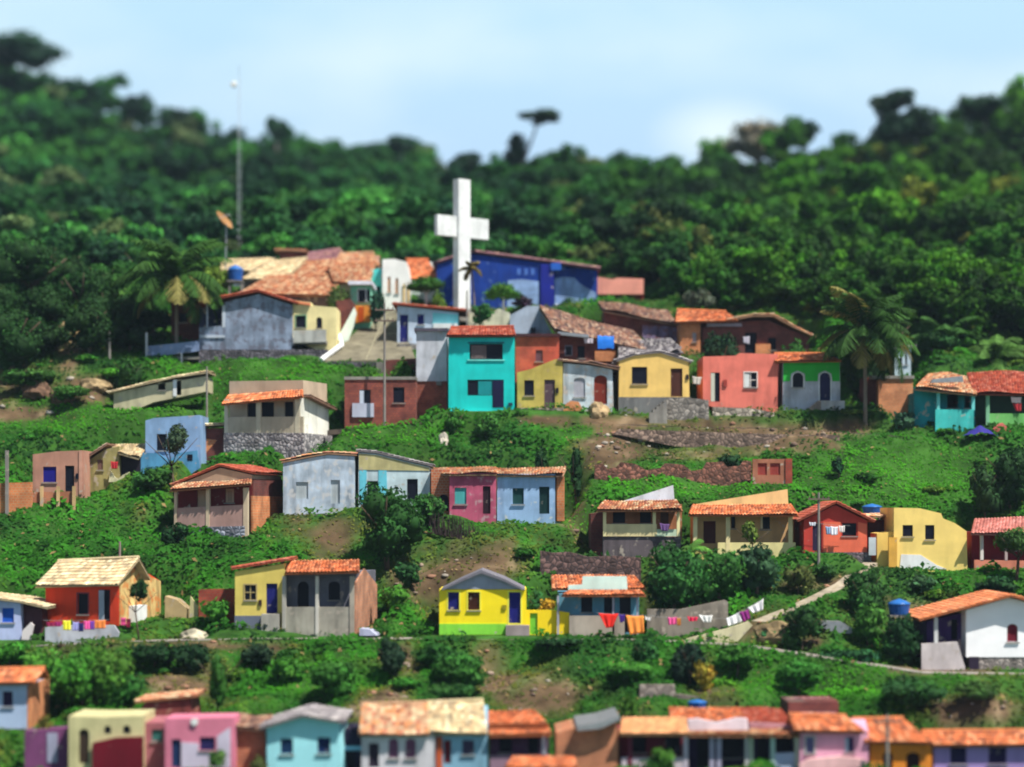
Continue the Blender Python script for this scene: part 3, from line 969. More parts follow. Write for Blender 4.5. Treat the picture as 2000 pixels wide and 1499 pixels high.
h = House('small_yellow_house', 'small mustard yellow house with a grey-brown door right of the turquoise house', 'house', 1052, 800, Y=181.6)
YM = paint(C(205, 185, 95), 0.5, (0.4, 0.3, 0.15))
h.body([(1010, 800), (1010, 728), (1035, 722), (1060, 712), (1085, 702), (1099, 703), (1099, 800)], 5, YM,
       [op('w', 1024, 743, 1043, 773), op('d', 1063, 742, 1084, 798, C(95, 75, 85))])
h.box('base', 1008, 797, 1100, 812, -0.3, -0.01, paint((0.2, 0.17, 0.16), 0.6), ext=0.6)
h.box('meter', 1086, 758, 1091, 768, -0.1, -0.01, GLASS)

h = House('peeling_white_house', 'peeling white house with a rusty red door and a patch of bare orange brick', 'house', 1150, 800, Y=181.8)
h.body([(1100, 803), (1100, 710), (1150, 714), (1196, 722), (1199, 803)], 5, paint(C(220, 232, 240), 0.75, (0.5, 0.42, 0.36)),
       [op('w', 1121, 738, 1143, 776, C(175, 175, 185), arch=0.5), op('d', 1160, 733, 1186, 790, C(135, 50, 35), arch=0.7)])
h.poly('bare_patch', [(1100, 803), (1104, 790), (1115, 783), (1130, 785), (1140, 803)], -0.03, -0.004, BRICKOR)
h.gable([(1097, 706), (1150, 711), (1203, 722)], 5, 'old', o=0.35, sag=0.05)

h = House('cream_yellow_house', 'warm cream yellow gabled house with a grey base and black window', 'house', 1278, 808, Y=181.6)
h.body([(1209, 808), (1209, 704), (1240, 694), (1290, 690), (1345, 706), (1348, 808)], 5.5, paint(C(245, 205, 120), 0.2, (0.5, 0.4, 0.25)),
       [op('w', 1234, 717, 1264, 750), op('d', 1310, 720, 1333, 775, BRN)])
h.poly('base', [(1208, 810), (1208, 776), (1349, 776), (1349, 810)], -0.06, -0.004, paint(C(125, 125, 125), 0.5), ext=0.6)
h.gable([(1205, 704), (1240, 692), (1290, 687), (1350, 706)], 5.5, 'grey', o=0.12, side=0.1, sag=0.06, lift=-0.05)
h.box('meter', 1340, 732, 1345, 742, -0.1, -0.01, GLASS)

h = House('stone_stair', 'grey stone stair wall below the door of the cream yellow house', 'stairs', 1325, 826, Y=180)
h.poly('wall', [(1268, 828), (1275, 800), (1300, 780), (1332, 776), (1384, 782), (1385, 828)], 0, 1.3, stone((0.3, 0.27, 0.24), (0.12, 0.11, 0.1), 2.2), ext=0.8)
for i in range(5):
    h.box('step', 1268 + i * 7, 806 - i * 6, 1275 + i * 7, 828, -0.45, -0.005, CONC, ext=0.8)
h = House('retaining_wall', 'pale rubble retaining wall under the salmon pink house', 'wall', 1450, 828, Y=180.3)
h.poly('wall', [(1392, 828), (1392, 795), (1470, 798), (1512, 806), (1514, 828)], 0, 0.8, stone((0.42, 0.37, 0.3), (0.14, 0.12, 0.1), 2.0), ext=1)

h = House('salmon_house', 'salmon pink flat-topped house with white shutters', 'house', 1446, 798, Y=182)
h.body([(1373, 790), (1373, 697), (1440, 695), (1444, 690), (1519, 692), (1519, 802)], 6, paint(C(238, 128, 112), 0.3, (0.55, 0.25, 0.2)),
       [op('d', 1388, 728, 1406, 785, leaf=(C(205, 205, 190), 'l', 0.45)), op('w', 1454, 728, 1478, 757, frame=C(235, 225, 220), leaf=(C(220, 225, 225), 'l', 0.4), bars=True)], ext=1.2)
h.box('meter', 1413, 742, 1420, 755, -0.12, -0.01, plain((0.3, 0.05, 0.04)))

h = House('green_white_house', 'green and white house with an arched white-edged door and window under an orange roof', 'house', 1585, 808, Y=182)
h.slope_body(1529, 1641, 812, 707, 6, paint(C(195, 198, 208), 0.5, (0.35, 0.33, 0.33)),
    [op('w', 1548, 728, 1569, 757, frame=C(240, 240, 240), arch=0.9), op('d', 1601, 728, 1622, 783, (0.02, 0.02, 0.08), frame=C(235, 240, 240), arch=0.9)],
    ybr=790, eave=((1513, 707), (1643, 705)), ridge=((1512, 692), (1612, 692)), style='new', pitch=22, d_eave=-0.45)
h.foot(-2, 2.4, 0, 6, 0.3)
GR = paint(C(50, 180, 65), 0.25)
xs = [(1530, 708), (1640, 708), (1640, 745), (1626, 745), (1624, 730), (1611, 724), (1598, 730), (1597, 745), (1573, 745), (1572, 730), (1558, 724), (1545, 730), (1543, 745), (1530, 745)]
h.poly('upper_wall', xs, -0.05, -0.037, GR)
h.poly('stair', [(1545, 815), (1598, 783), (1604, 783), (1604, 815)], -0.9, -0.05, paint((0.3, 0.24, 0.2), 0.5), ext=0.6)
h.box('porch', 1604, 783, 1650, 812, -0.95, -0.05, paint(C(205, 205, 205), 0.5), ext=0.6)

h = House('brick_shed', 'windowless orange brick shed beside the palm trunk', 'shed', 1740, 802, Y=184)
h.body([(1716, 803), (1716, 742), (1783, 738), (1783, 803)], 5, brick((0.62, 0.24, 0.1), (0.5, 0.17, 0.07), (0.42, 0.25, 0.15)), ext=1)
h.body([(1690, 803), (1690, 736), (1716, 742), (1716, 803)], 4, BRICKDK, d0=1.2, foot=False, ext=1)
h.box('roof', 1703, 734, 1786, 740, -0.15, 5.1, CONC)
h = House('white_hut', 'small pale blue hut behind the brick shed under the palm leaves', 'hut', 1762, 735, Y=191)
h.body([(1748, 740), (1748, 686), (1779, 682), (1779, 740)], 3.5, paint(C(205, 225, 240), 0.4), [op('w', 1757, 692, 1762, 712), op('w', 1768, 692, 1772, 712)])
h.gable([(1745, 684), (1782, 680)], 3.5, 'grey', o=0.2)

h = House('turquoise_veranda_house', 'turquoise veranda house under a ragged old tile roof at the right', 'house', 1845, 850, Y=178.5)
TV = paint(C(70, 200, 195), 0.35)
h.body([(1790, 835), (1790, 766), (1905, 772), (1905, 835)], 6, paint(C(20, 140, 150), 0.4), [op('w', 1812, 768, 1830, 793), op('w', 1850, 768, 1871, 797), op('w', 1884, 768, 1894, 797)], d0=1.6)
h.poly('parapet', [(1827, 852), (1827, 800), (1902, 800), (1902, 845)], -0.1, 0.15, TV, ext=0.8)
h.poly('side_wall', [(1786, 835), (1786, 757), (1830, 768), (1830, 835)], 1.0, 1.55, paint(C(25, 150, 160), 0.4), ext=0.8)
for x in (1830, 1898):
    h.box('post', x, 768, x + 6, 802, -0.08, 0.12, paint(C(120, 215, 215), 0.3))
mb = MB()
tile_grid(mb, h.at(1786, 758, -0.4), h.at(1908, 770, -0.6), h.at(1908, 733, 4.5), h.at(1812, 730, 4.5), 'mix', h.rng, 0.1)
mb.build('roof', M_TILE, h.e, fix=False)
h.poly('roof_sheet', [(1818, 748), (1822, 741), (1880, 735), (1882, 746)], -0.35, 0.2, METAL)

h = House('green_veranda_house', 'green house with a deep porch under a red tile roof at the right edge', 'house', 1960, 835, Y=179)
h.body([(1903, 835), (1903, 772), (2030, 772), (2030, 835)], 6, plain((0.02, 0.05, 0.03)), d0=1.6)  # near-black wall: shade of the deep porch put into its colour
h.poly('parapet', [(1930, 838), (1930, 808), (2030, 808), (2030, 840)], -0.05, 0.15, paint(C(120, 200, 110), 0.5), ext=0.8)
h.box('post', 1926, 772, 1933, 838, -0.1, 0.14, paint(C(130, 190, 150), 0.3), ext=0.8)
mb = MB()
tile_grid(mb, h.at(1900, 768, -0.4), h.at(2035, 770, -0.5), h.at(2035, 726, 4.5), h.at(1888, 728, 4.5), 'red', h.rng, 0.08)
mb.build('roof', M_TILE, h.e, fix=False)
h.poly('stair', [(1940, 838), (1958, 826), (1984, 850), (1984, 866), (1972, 866)], -1.6, -0.3, paint(C(215, 110, 100), 0.3), ext=0.5)
# ================================================================ left terraces
h = House('low_cream_shed', 'long low cream shed under a pale weathered tile edge on the upper left slope', 'shed', 310, 800, Y=182.5)
h.body([(222, 800), (222, 768), (300, 752), (403, 735), (403, 765), (300, 786)], 4, paint(C(205, 195, 160), 0.4),
       [op('w', 309, 748, 323, 762), op('d', 345, 742, 354, 772, (0.06, 0.02, 0.02))], ext=0.8)
h.gable([(219, 767), (300, 748), (345, 738), (400, 730)], 4, 'tan', o=0.4, sag=0.06)
h.box('pilaster', 338, 742, 345, 774, -0.06, -0.004, WHITE)

h = House('veranda_house', 'beige house with a long orange veranda roof and rubble stone base', 'house', 515, 890, yaw=-17, Y=176)
BEI = paint(C(190, 182, 158), 0.3)
h.body([(448, 846), (448, 745), (592, 743), (592, 846)], 5.2, paint(C(196, 176, 152), 0.25), [op('w', 483, 787, 500, 816), op('w', 510, 786, 535, 816), op('w', 556, 785, 573, 816)], d0=1.0, foot=False, ext=0)
h.poly('parapet', [(438, 846), (438, 815), (592, 814), (592, 846)], -0.1, 0.1, BEI)
for x in (438, 500, 576):
    h.box('post', x, 780, x + (7 if x < 500 else 9), 846, -0.13, 0.12, paint(C(205, 200, 175), 0.2))
mb = MB()
tile_grid(mb, h.at(431, 790, -0.6), h.at(592, 775, -0.6), h.at(592, 762, 1.0), h.at(445, 772, 1.0), 'new', h.rng, 0.02)
mb.build('roof', M_TILE, h.e, fix=False)
h.box('base', 437, 846, 593, 892, -0.15, 6.1, stone((0.34, 0.32, 0.32), (0.06, 0.06, 0.08), 3.0), ext=0.8)
xr = h.at(592, 800, 1.0).x
z0, z1 = h.at(592, 850, 0).z, h.at(592, 772, 0).z
mb = MB()
mb.add([(xr + .02, 0, z0), (xr + .02, 6.1, z0), (xr + .02, 6.1, z1 - .9), (xr + .02, 0, z1), (xr + .2, 0, z0), (xr + .2, 6.1, z0), (xr + .2, 6.1, z1 - .9), (xr + .2, 0, z1)],
       [(0, 1, 2, 3), (4, 5, 6, 7), (0, 1, 5, 4), (2, 3, 7, 6), (0, 3, 7, 4), (1, 2, 6, 5)])
mb.build('side_wall', paint(C(240, 240, 228), 0.3), h.e)
mb = MB()
tile_grid(mb, (xr + .8, 0.6, z1 - .0), (xr + .8, 6.6, z1 - .85), (xr - 3, 6.6, z1 - .4), (xr - 3, 0.6, z1 + .1), 'old', h.rng)
mb.build('roof', M_TILE, h.e, fix=False)
h.foot(h.at(437, 880).x, h.at(593, 880).x, 0, 6, 0.3)

h = House('brick_outhouse', 'dark brick outhouse with a pale roof between the blue wall and the beige veranda house', 'shed', 414, 890, Y=177.5)
h.body([(392, 892), (392, 838), (436, 836), (436, 892)], 3, BRICKDK, ext=1)
h.poly('bare_patch', [(394, 886), (394, 856), (424, 860), (402, 886)], -0.05, -0.004, BRICKOR)
h.gable([(390, 834), (438, 832)], 3, 'tan', o=0.5)

h = House('blue_house', 'pale blue tall walled house half hidden by a small tree', 'house', 335, 930, Y=173.5)
h.body([(284, 900), (284, 822), (300, 817), (390, 811), (392, 905)], 5, paint(C(135, 170, 210), 0.35), [op('w', 306, 848, 325, 880)], d0=0.6)
h.poly('lower_wall', [(275, 935), (275, 884), (310, 886), (330, 900), (350, 885), (385, 880), (390, 915), (330, 935)], 0, 0.3, paint(C(90, 160, 205), 0.4), ext=0.8)
h.box('window', 366, 888, 376, 900, -0.03, -0.004, GLASS)

h = House('old_cream_cottage', 'crooked cream cottage with a dark open end and a tan tile roof', 'house', 225, 945, Y=172.5)
h.body([(170, 945), (170, 902), (205, 878), (232, 872), (235, 945)], 5, paint(C(165, 155, 100), 0.6), [op('w', 190, 898, 201, 918, C(130, 100, 90))])
h.body([(235, 935), (235, 888), (274, 888), (274, 930)], 4.5, plain((0.02, 0.015, 0.025)), d0=0.8)  # solid near-black body paints the shade inside the open end
mb = MB()
tile_grid(mb, h.at(232, 884, -0.3), h.at(272, 895, -0.3), h.at(292, 868, 3.5), h.at(206, 868, 3.5), 'tan', h.rng, 0.05)
mb.build('roof', M_TILE, h.e, fix=False)
h.gable([(166, 900), (204, 875)], 5, 'old', o=0.4)
h.poly('parapet', [(212, 942), (216, 920), (224, 932), (230, 936), (240, 928), (252, 922), (256, 942)], -0.3, -0.1, paint(C(225, 220, 180), 0.4))

h = House('mauve_brown_house', 'pinkish brown flat house with a royal blue shutter on the left slope', 'house', 112, 968, Y=169.8)
h.body([(64, 972), (64, 888), (110, 882), (163, 880), (163, 968)], 5.5, paint(C(190, 140, 120), 0.35),
       [op('w', 84, 912, 110, 942, C(25, 20, 130)), op('d', 127, 910, 145, 962)])
h.box('meter', 148, 925, 153, 936, -0.1, -0.01, GLASS)
h.box('pilaster', 154, 880, 160, 966, -0.08, -0.004, paint(C(200, 150, 130), 0.3))
for x in (49, 78, 110, 141):
    h.box('post', x, 950, x + 6, 988, -2.0, -1.8, paint(C(215, 180, 130), 0.4), ext=0.8)
h.poly('parapet', [(50, 990), (50, 962), (140, 960), (140, 982)], -1.75, -1.6, paint(C(180, 120, 90), 0.4), ext=0.6)
h = House('orange_garden_wall', 'orange brick garden wall at the far left edge beside a concrete post', 'wall', 30, 1005, Y=167.5)
h.poly('wall', [(-20, 1005), (-20, 945), (62, 942), (62, 990), (40, 1004)], 0, 0.3, BRICKOR, ext=0.8)
h.box('post', 10, 880, 16, 1014, -0.35, -0.1, POLE, ext=0.5)

h = House('gabled_veranda_house', 'beige gabled house with a maroon veranda and brick right side', 'house', 425, 1050, yaw=-12, Y=164)
BG = paint(C(190, 160, 135), 0.25)
h.body([(346, 1000), (346, 948), (430, 914), (492, 928), (492, 1000)], 7.2, BG, d0=0.9, foot=False, ext=0)
h.body([(343, 1040), (343, 955), (492, 945), (492, 1040)], 6.5, paint(C(110, 35, 40), 0.3), [op('d', 385, 958, 402, 992, BRN), op('w', 440, 955, 457, 982, (0.06, 0.02, 0.03))], d0=0.8, ext=0.8)
h.poly('parapet', [(340, 1042), (340, 993), (480, 986), (480, 1036)], -0.5, -0.3, paint(C(185, 150, 140), 0.25))
for x, w in ((340, 5), (402, 7), (475, 9)):
    h.box('post', x, 953, x + w, 1040 if x < 470 else 1048, -0.55, -0.28, paint(C(215, 195, 165), 0.2), ext=0.3)
mb = MB()
tile_grid(mb, h.at(330, 958, -1.0), h.at(490, 945, -1.0), h.at(492, 936, 0.8), h.at(345, 946, 0.8), 'orange', h.rng, 0.03)
mb.build('roof', M_TILE, h.e, fix=False)
h.gable([(340, 948), (430, 911), (495, 926)], 7.4, 'red', o=0.15, side=0.25, d0=0.9, sag=0.03)
h.poly('base', [(368, 1052), (366, 1030), (478, 1028), (478, 1052)], -0.6, -0.2, stone((0.3, 0.32, 0.38), (0.06, 0.07, 0.1), 3.0), ext=1)
xr = h.at(492, 950, 0.9).x
zb, zt = h.at(492, 1045, 0).z, h.at(492, 938, 0).z
mb = MB(); mb.box(xr + .02, 0.6, zb, xr + .15, 8.0, zt - 1.2); mb.build('side_wall', BRICKOR, h.e)
mb = MB(); mb.box(xr + .02, 0.9, zt - 1.199, xr + .12, 8.0, zt + .1); mb.build('side_wall', BRICKDK, h.e)  # upper band in darker brick: eave shadow put into the colour

# ================================================================ third row
h = House('shabby_white_house', 'shabby white-blue blank house with faded window marks', 'house', 622, 1005, Y=167.2)
h.body([(553, 1006), (553, 905), (600, 896), (640, 889), (692, 892), (692, 1000)], 6, paint(C(205, 222, 240), 0.75, (0.55, 0.55, 0.55)),
       [op('w', 578, 942, 602, 975, C(185, 195, 200), sill=False), op('d', 646, 938, 664, 984, C(190, 200, 205))])
h.gable([(551, 903), (600, 893), (640, 886), (694, 889)], 6, 'mix', o=0.12, side=0.1, sag=0.05, lift=-0.02)
h.poly('base', [(553, 1018), (553, 1006), (640, 1003), (640, 1014)], -0.15, -0.01, stone((0.2, 0.18, 0.17)), ext=0.8)

h = House('cream_cyan_house', 'cream topped house with cyan and white lower wall and a black doorway', 'house', 770, 985, Y=167.8)
h.body([(700, 990), (700, 884), (735, 887), (780, 898), (840, 913), (840, 985)], 6, paint(C(205, 225, 232), 0.45),
       [op('w', 717, 940, 738, 965), op('d', 795, 936, 816, 980)])
h.poly('lower_wall', [(702, 985), (702, 920), (716, 918), (716, 967), (739, 967), (739, 918), (755, 918), (757, 985)], -0.04, -0.004, paint(C(110, 205, 225), 0.3))
h.poly('upper_wall', [(701, 918), (701, 886), (735, 889), (780, 900), (839, 914), (839, 920)], -0.05, -0.005, paint(C(205, 195, 140), 0.5))
h.gable([(698, 882), (735, 885), (780, 896), (843, 911)], 6, 'grey', o=0.15, side=0.1, lift=-0.02)

h = House('pink_house', 'faded deep pink house with a teal shutter and a brick left side', 'house', 920, 1018, Y=166.4)
PK = paint(C(200, 95, 125), 0.6, (0.45, 0.3, 0.32))
h.body([(878, 1012), (878, 924), (969, 924), (969, 1020)], 6, PK, [op('w', 888, 953, 911, 985, C(80, 170, 170)), op('d', 943, 950, 958, 1004, (0.03, 0.01, 0.02))])
h.body([(842, 1000), (842, 917), (878, 917), (878, 1005)], 5, BRICK, [op('d', 857, 966, 876, 998, arch=0.9)], d0=0.6)
mb = MB()
tile_grid(mb, h.at(868, 926, -0.3), h.at(970, 925, -0.3), h.at(970, 914, 3), h.at(845, 914, 3), 'mix', h.rng, 0.06)
mb.build('roof', M_TILE, h.e, fix=False)

h = House('pale_blue_house', 'pale blue house with dark green door and shutter and a brick right side', 'house', 1028, 1020, yaw=-6, Y=166.4)
h.body([(971, 1022), (971, 926), (1084, 926), (1084, 1018)], 6, paint(C(165, 200, 240), 0.4, (0.6, 0.62, 0.6)),
       [op('w', 1001, 954, 1023, 985, C(30, 75, 75)), op('d', 1053, 951, 1073, 1004, C(20, 60, 60))])
xr = h.at(1084, 950, 0).x
zb, zt = h.at(1084, 1018, 0).z, h.at(1084, 930, 0).z
mb = MB(); mb.box(xr + .02, 0.3, zb, xr + .15, 6.0, zt); mb.box(xr + .152, 0.05, zb, xr + .7, 0.4, zt - .05); mb.build('side_wall', BRICKOR, h.e)
mb = MB()
tile_grid(mb, h.at(968, 927, -0.3), h.at(1100, 928, -0.3), h.at(1106, 914, 3), h.at(968, 914, 3), 'mix', h.rng, 0.07)
mb.build('roof', M_TILE, h.e, fix=False)

h = House('white_gable_veranda_house', 'cream veranda house with a white slanting gable and ragged orange eave', 'house', 1255, 1085, Y=160.8)
CR = paint(C(228, 212, 160), 0.25)
h.body([(1178, 1050), (1178, 985), (1332, 985), (1332, 1050)], 5.5, paint(C(170, 110, 75), 0.3),
       [op('w', 1197, 996, 1221, 1022), op('w', 1250, 996, 1272, 1022), op('d', 1290, 996, 1306, 1048, (0.1, 0.05, 0.04))], d0=1.3, foot=False, ext=0.2)
h.poly('gable_wall', [(1195, 986), (1315, 948), (1318, 986)], 2.4, 2.7, paint(C(230, 235, 245), 0.3))
h.poly('parapet', [(1178, 1048), (1178, 1024), (1283, 1024), (1283, 1048)], -0.1, 0.08, CR)
for x in (1178, 1275, 1322):
    h.box('post', x, 994, x + 6, 1048, -0.13, 0.1, paint(C(238, 225, 170), 0.2))
h.poly('parapet', [(1283, 1048), (1283, 1034), (1328, 1034), (1328, 1048)], -0.1, 0.08, paint(C(200, 220, 190), 0.2))
mb = MB()
tile_grid(mb, h.at(1164, 996, -0.7), h.at(1334, 996, -0.7), h.at(1322, 978, 1.8), h.at(1180, 978, 1.8), 'orange', h.rng, 0.06)
mb.build('roof', M_TILE, h.e, fix=False)
h.body([(1178, 1088), (1178, 1049), (1330, 1049), (1330, 1088)], 6, paint(C(105, 95, 100), 0.6), name='base')
h.body([(1154, 1070), (1154, 1004), (1178, 1000), (1178, 1070)], 5, BRICKDK, d0=1.4, foot=False, name='side_wall')

h = House('cream_veranda_house', 'cream veranda house with a slanting cream gable and straight orange eave', 'house', 1450, 1092, Y=160.2)
h.body([(1360, 1065), (1360, 990), (1550, 990), (1550, 1065)], 5.5, paint(C(205, 165, 115), 0.25),
       [op('d', 1374, 1018, 1398, 1062, (0.08, 0.02, 0.02)), op('w', 1428, 1006, 1436, 1032), op('w', 1485, 1004, 1504, 1034, leaf=(C(230, 215, 180), 'l', 0.25))], d0=1.3, foot=False)
h.poly('gable_wall', [(1355, 990), (1365, 984), (1538, 956), (1540, 990)], 2.4, 2.7, paint(C(240, 200, 140), 0.2))
h.poly('parapet', [(1402, 1092), (1402, 1060), (1554, 1060), (1554, 1092)], -0.1, 0.1, paint(C(240, 225, 160), 0.2), ext=0.5)
for x in (1354, 1418, 1540):
    h.box('post', x, 1000, x + 8, 1088, -0.13, 0.12, paint(C(238, 220, 165), 0.2), ext=0.3)
mb = MB()
tile_grid(mb, h.at(1344, 1006, -0.7), h.at(1560, 1006, -0.7), h.at(1546, 986, 1.8), h.at(1352, 986, 1.8), 'new', h.rng, 0.03)
mb.build('roof', M_TILE, h.e, fix=False)
h.foot(h.at(1354, 1090).x, h.at(1554, 1090).x, -0.1, 6.5, 0.1)

h = House('red_gabled_house', 'red gabled house with a coral lower wall and washing at the window', 'house', 1635, 1104, Y=159.5)
h.body([(1570, 1080), (1570, 1016), (1632, 987), (1694, 1018), (1694, 1080)], 6, paint(C(205, 70, 60), 0.25),
       [op('d', 1587, 1022, 1605, 1076, (0.03, 0.02, 0.06)), op('w', 1645, 1022, 1673, 1047)])
h.poly('lower_wall', [(1608, 1079), (1608, 1020), (1642, 1020), (1642, 1051), (1676, 1051), (1676, 1020), (1693, 1024), (1693, 1079)], -0.04, -0.005, paint(C(240, 115, 85), 0.2))
h.gable([(1564, 1017), (1632, 984), (1700, 1018)], 6, 'red', o=0.4)
h.box('base', 1572, 1079, 1702, 1106, -0.12, 6, stone((0.14, 0.11, 0.13)), ext=0.6)
h = House('tile_shed', 'low shed with old roof tiles between the red house and the yellow house', 'shed', 1722, 1040, Y=163)
h.body([(1697, 1060), (1697, 1018), (1748, 1014), (1748, 1060)], 3, plain((0.06, 0.015, 0.02)))  # very dark body: shade of the gap below the tiles painted in
h.gable([(1694, 1012), (1750, 1008)], 3, 'mix', o=0.9, sag=0.06)

YL = paint(C(253, 222, 130), 0.15, (0.6, 0.5, 0.3))
h = House('large_yellow_house', 'large pale yellow house with a curved top and two dark windows', 'house', 1818, 1116, Y=158.8)
h.body([(1746, 1112), (1746, 992), (1795, 993), (1838, 1003), (1842, 1013), (1865, 1022), (1888, 1038), (1890, 1116)], 6, YL,
       [op('w', 1763, 1026, 1783, 1048), op('w', 1807, 1026, 1825, 1054)])
h.poly('lower_wall', [(1757, 1112), (1760, 1083), (1798, 1084), (1830, 1104), (1850, 1112)], -0.04, -0.004, WHITE)
h.body([(1713, 1108), (1713, 1042), (1746, 1038), (1746, 1110)], 3, paint(C(245, 205, 110), 0.2), [op('d', 1703, 1052, 1704, 1056)] if False else [], d0=0.3)
h.box('buttress', 1736, 1050, 1752, 1108, -0.3, -0.05, paint(C(235, 180, 80), 0.3))
h.box('gate', 1697, 1050, 1711, 1085, 0.3, 0.4, paint(C(200, 210, 215), 0.3))

h = House('coral_house', 'pink-red veranda house at the right edge behind a small tree', 'house', 1950, 1116, Y=158.5)
h.body([(1898, 1110), (1898, 1040), (2040, 1036), (2040, 1110)], 5, paint(C(135, 35, 50), 0.3), [op('w', 1960, 1045, 1990, 1075)], d0=1.2)
h.poly('parapet', [(1903, 1120), (1903, 1094), (2040, 1096), (2040, 1122)], -0.1, 0.1, paint(C(225, 140, 115), 0.3), ext=0.6)
h.box('post', 1915, 1042, 1921, 1096, -0.1, 0.1, paint(C(235, 225, 220), 0.2))
h.box('post', 1963, 1042, 1968, 1096, -0.1, 0.1, paint(C(200, 180, 180), 0.2))
mb = MB()
tile_grid(mb, h.at(1896, 1042, -0.5), h.at(2045, 1044, -0.5), h.at(2045, 1010, 3.5), h.at(1903, 1014, 3.5), 'pinkred', h.rng, 0.03)
mb.build('roof', M_TILE, h.e, fix=False)

# ---- ruined walls on the slope
h = House('ruined_wall', 'long ruined brick and stone terrace wall on the bare slope', 'wall', 1300, 935, Y=171.9)
rw = [(1160, 938), (1162, 908), (1178, 906), (1186, 916), (1204, 913), (1212, 903), (1240, 906), (1262, 918), (1290, 914), (1300, 905), (1335, 908), (1350, 920), (1372, 917), (1380, 903), (1412, 902), (1420, 912), (1445, 910), (1452, 900), (1468, 901), (1468, 935), (1300, 930), (1200, 938)]
h.poly('wall', rw, 0, 0.4, stone((0.24, 0.1, 0.07), (0.07, 0.04, 0.03), 2.8), ext=0.8)
h = House('roofless_brick_room', 'roofless brick room with gaps at the right end of the ruined wall', 'ruin', 1510, 945, Y=171)
h.body([(1470, 942), (1470, 897), (1534, 897), (1534, 945)], 0.3, paint(C(175, 115, 90), 0.5), [op('w', 1480, 905, 1498, 928, (0.3, 0.05, 0.04), sill=False), op('w', 1504, 905, 1524, 928, (0.3, 0.05, 0.04), sill=False)])
mb = MB(); mb.box(h.at(1534, 900).x, -0.1, h.at(1534, 948).z, h.at(1547, 900).x, 2.5, h.at(1534, 896).z); mb.build('pier', BRICKRED, h.e)
h = House('retaining_wall', 'dark rubble retaining wall with bright specks under the white gable veranda house', 'wall', 1150, 1120, Y=158.5)
h.poly('wall', [(1055, 1122), (1055, 1076), (1080, 1080), (1112, 1078), (1150, 1088), (1200, 1086), (1252, 1090), (1252, 1122)], 0, 0.5, stone((0.15, 0.085, 0.075), (0.04, 0.028, 0.03), 2.4), ext=1.2)
h = House('terrace_wall', 'dry stone terrace wall along the path under the second row of houses', 'wall', 1330, 868, Y=177)
h.poly('wall', [(1195, 850), (1210, 838), (1320, 842), (1430, 846), (1560, 850), (1640, 850), (1640, 858), (1430, 862), (1320, 856), (1210, 850)], 0, 0.5, stone((0.26, 0.18, 0.14), (0.09, 0.06, 0.05), 2.5), ext=0.7)
# twig fence
h = House('twig_fence', 'leaning fence of dark twigs below the pink and pale blue houses', 'fence', 960, 1060, Y=163)
mb = MB()
for i in range(230):
    t = i / 230
    x = 842 + 215 * t
    yb = 1012 + 22 * min(t * 2, 1) + 66 * max(0, t - .25)
    a = h.at(x + h.rng.uniform(-2, 2), yb + 30, h.rng.uniform(-.1, .1))
    b = h.at(x + h.rng.uniform(-5, 5), yb - h.rng.uniform(-6, 16), h.rng.uniform(-.2, .2))
    mb.tube(a, b, 0.045, 0.02, 4)
mb.build('fence', plain((0.05, 0.035, 0.035), 0.95), h.e)
# ================================================================ fourth row, along the street
h = House('blue_shutter_house', 'lilac white house with a royal blue shutter at the left edge of the street', 'house', 40, 1250, Y=148.6)
h.body([(-25, 1250), (-25, 1172), (40, 1178), (42, 1250)], 5, paint(C(185, 195, 235), 0.3), [op('w', 4, 1188, 27, 1216, C(30, 90, 190))])
h.body([(42, 1248), (42, 1182), (82, 1190), (84, 1240)], 4, plain((0.08, 0.03, 0.04)), d0=0.8)
h.gable([(-30, 1170), (40, 1178), (86, 1189)], 5, 'tan', o=0.3)
h.poly('wall', [(42, 1250), (44, 1232), (60, 1216), (66, 1222), (60, 1250)], -0.3, -0.05, paint(C(235, 225, 225), 0.2))

h = House('orange_red_house', 'orange-red house under a pale straw coloured tile roof with a worn yellow side', 'house', 160, 1220, yaw=-13, Y=150.5)
OR = paint(C(228, 70, 40), 0.25, (0.5, 0.12, 0.08))
ym = h.slope_body(89, 232, 1220, 1142, 7.6, OR, [op('w', 152, 1160, 172, 1200, frame=C(130, 60, 70)), op('d', 192, 1152, 215, 1214, leaf=(C(170, 180, 195), 'l', 0.48))],
    eave=((68, 1145), (230, 1141)), ridge=((113, 1097), (272, 1090)), style='tan', pitch=34, d_eave=-0.5, sag=0.05, ext=0.8)
xr = h.at(232, 1180, 0).x
zb, zt = h.at(232, 1222, 0).z, h.at(232, 1142, 0).z
zr = zt + 0.62 * ym
sw = paint(C(240, 205, 135), 1.0, (0.62, 0.2, 0.05))
mb = MB()
for a, b in (((0.05, 7.4)),):
    v = [(xr + .02, a, zb), (xr + .02, b, zb), (xr + .02, b, zt), (xr + .02, ym, zr - .15), (xr + .02, a, zt)]
    v2 = [(x + .08, y, z) for x, y, z in v]
    mb.add(v + v2, [(0, 1, 2, 3, 4), (9, 8, 7, 6, 5)] + [(i, (i + 1) % 5, 5 + (i + 1) % 5, 5 + i) for i in range(5)])
mb.build('side_wall', sw, h.e)
mb = MB(); mb.box(xr + .11, 1.5, zb, xr + .6, 3.6, zb + 1.3); mb.build('porch', WHITE, h.e)
h = House('terrace_wall', 'whitewashed terrace wall under the orange-red house', 'wall', 160, 1250, Y=148.0)
h.poly('wall', [(88, 1252), (88, 1226), (110, 1222), (222, 1222), (232, 1236), (232, 1254)], 0, 0.5, paint(C(190, 195, 205), 0.4), ext=1)

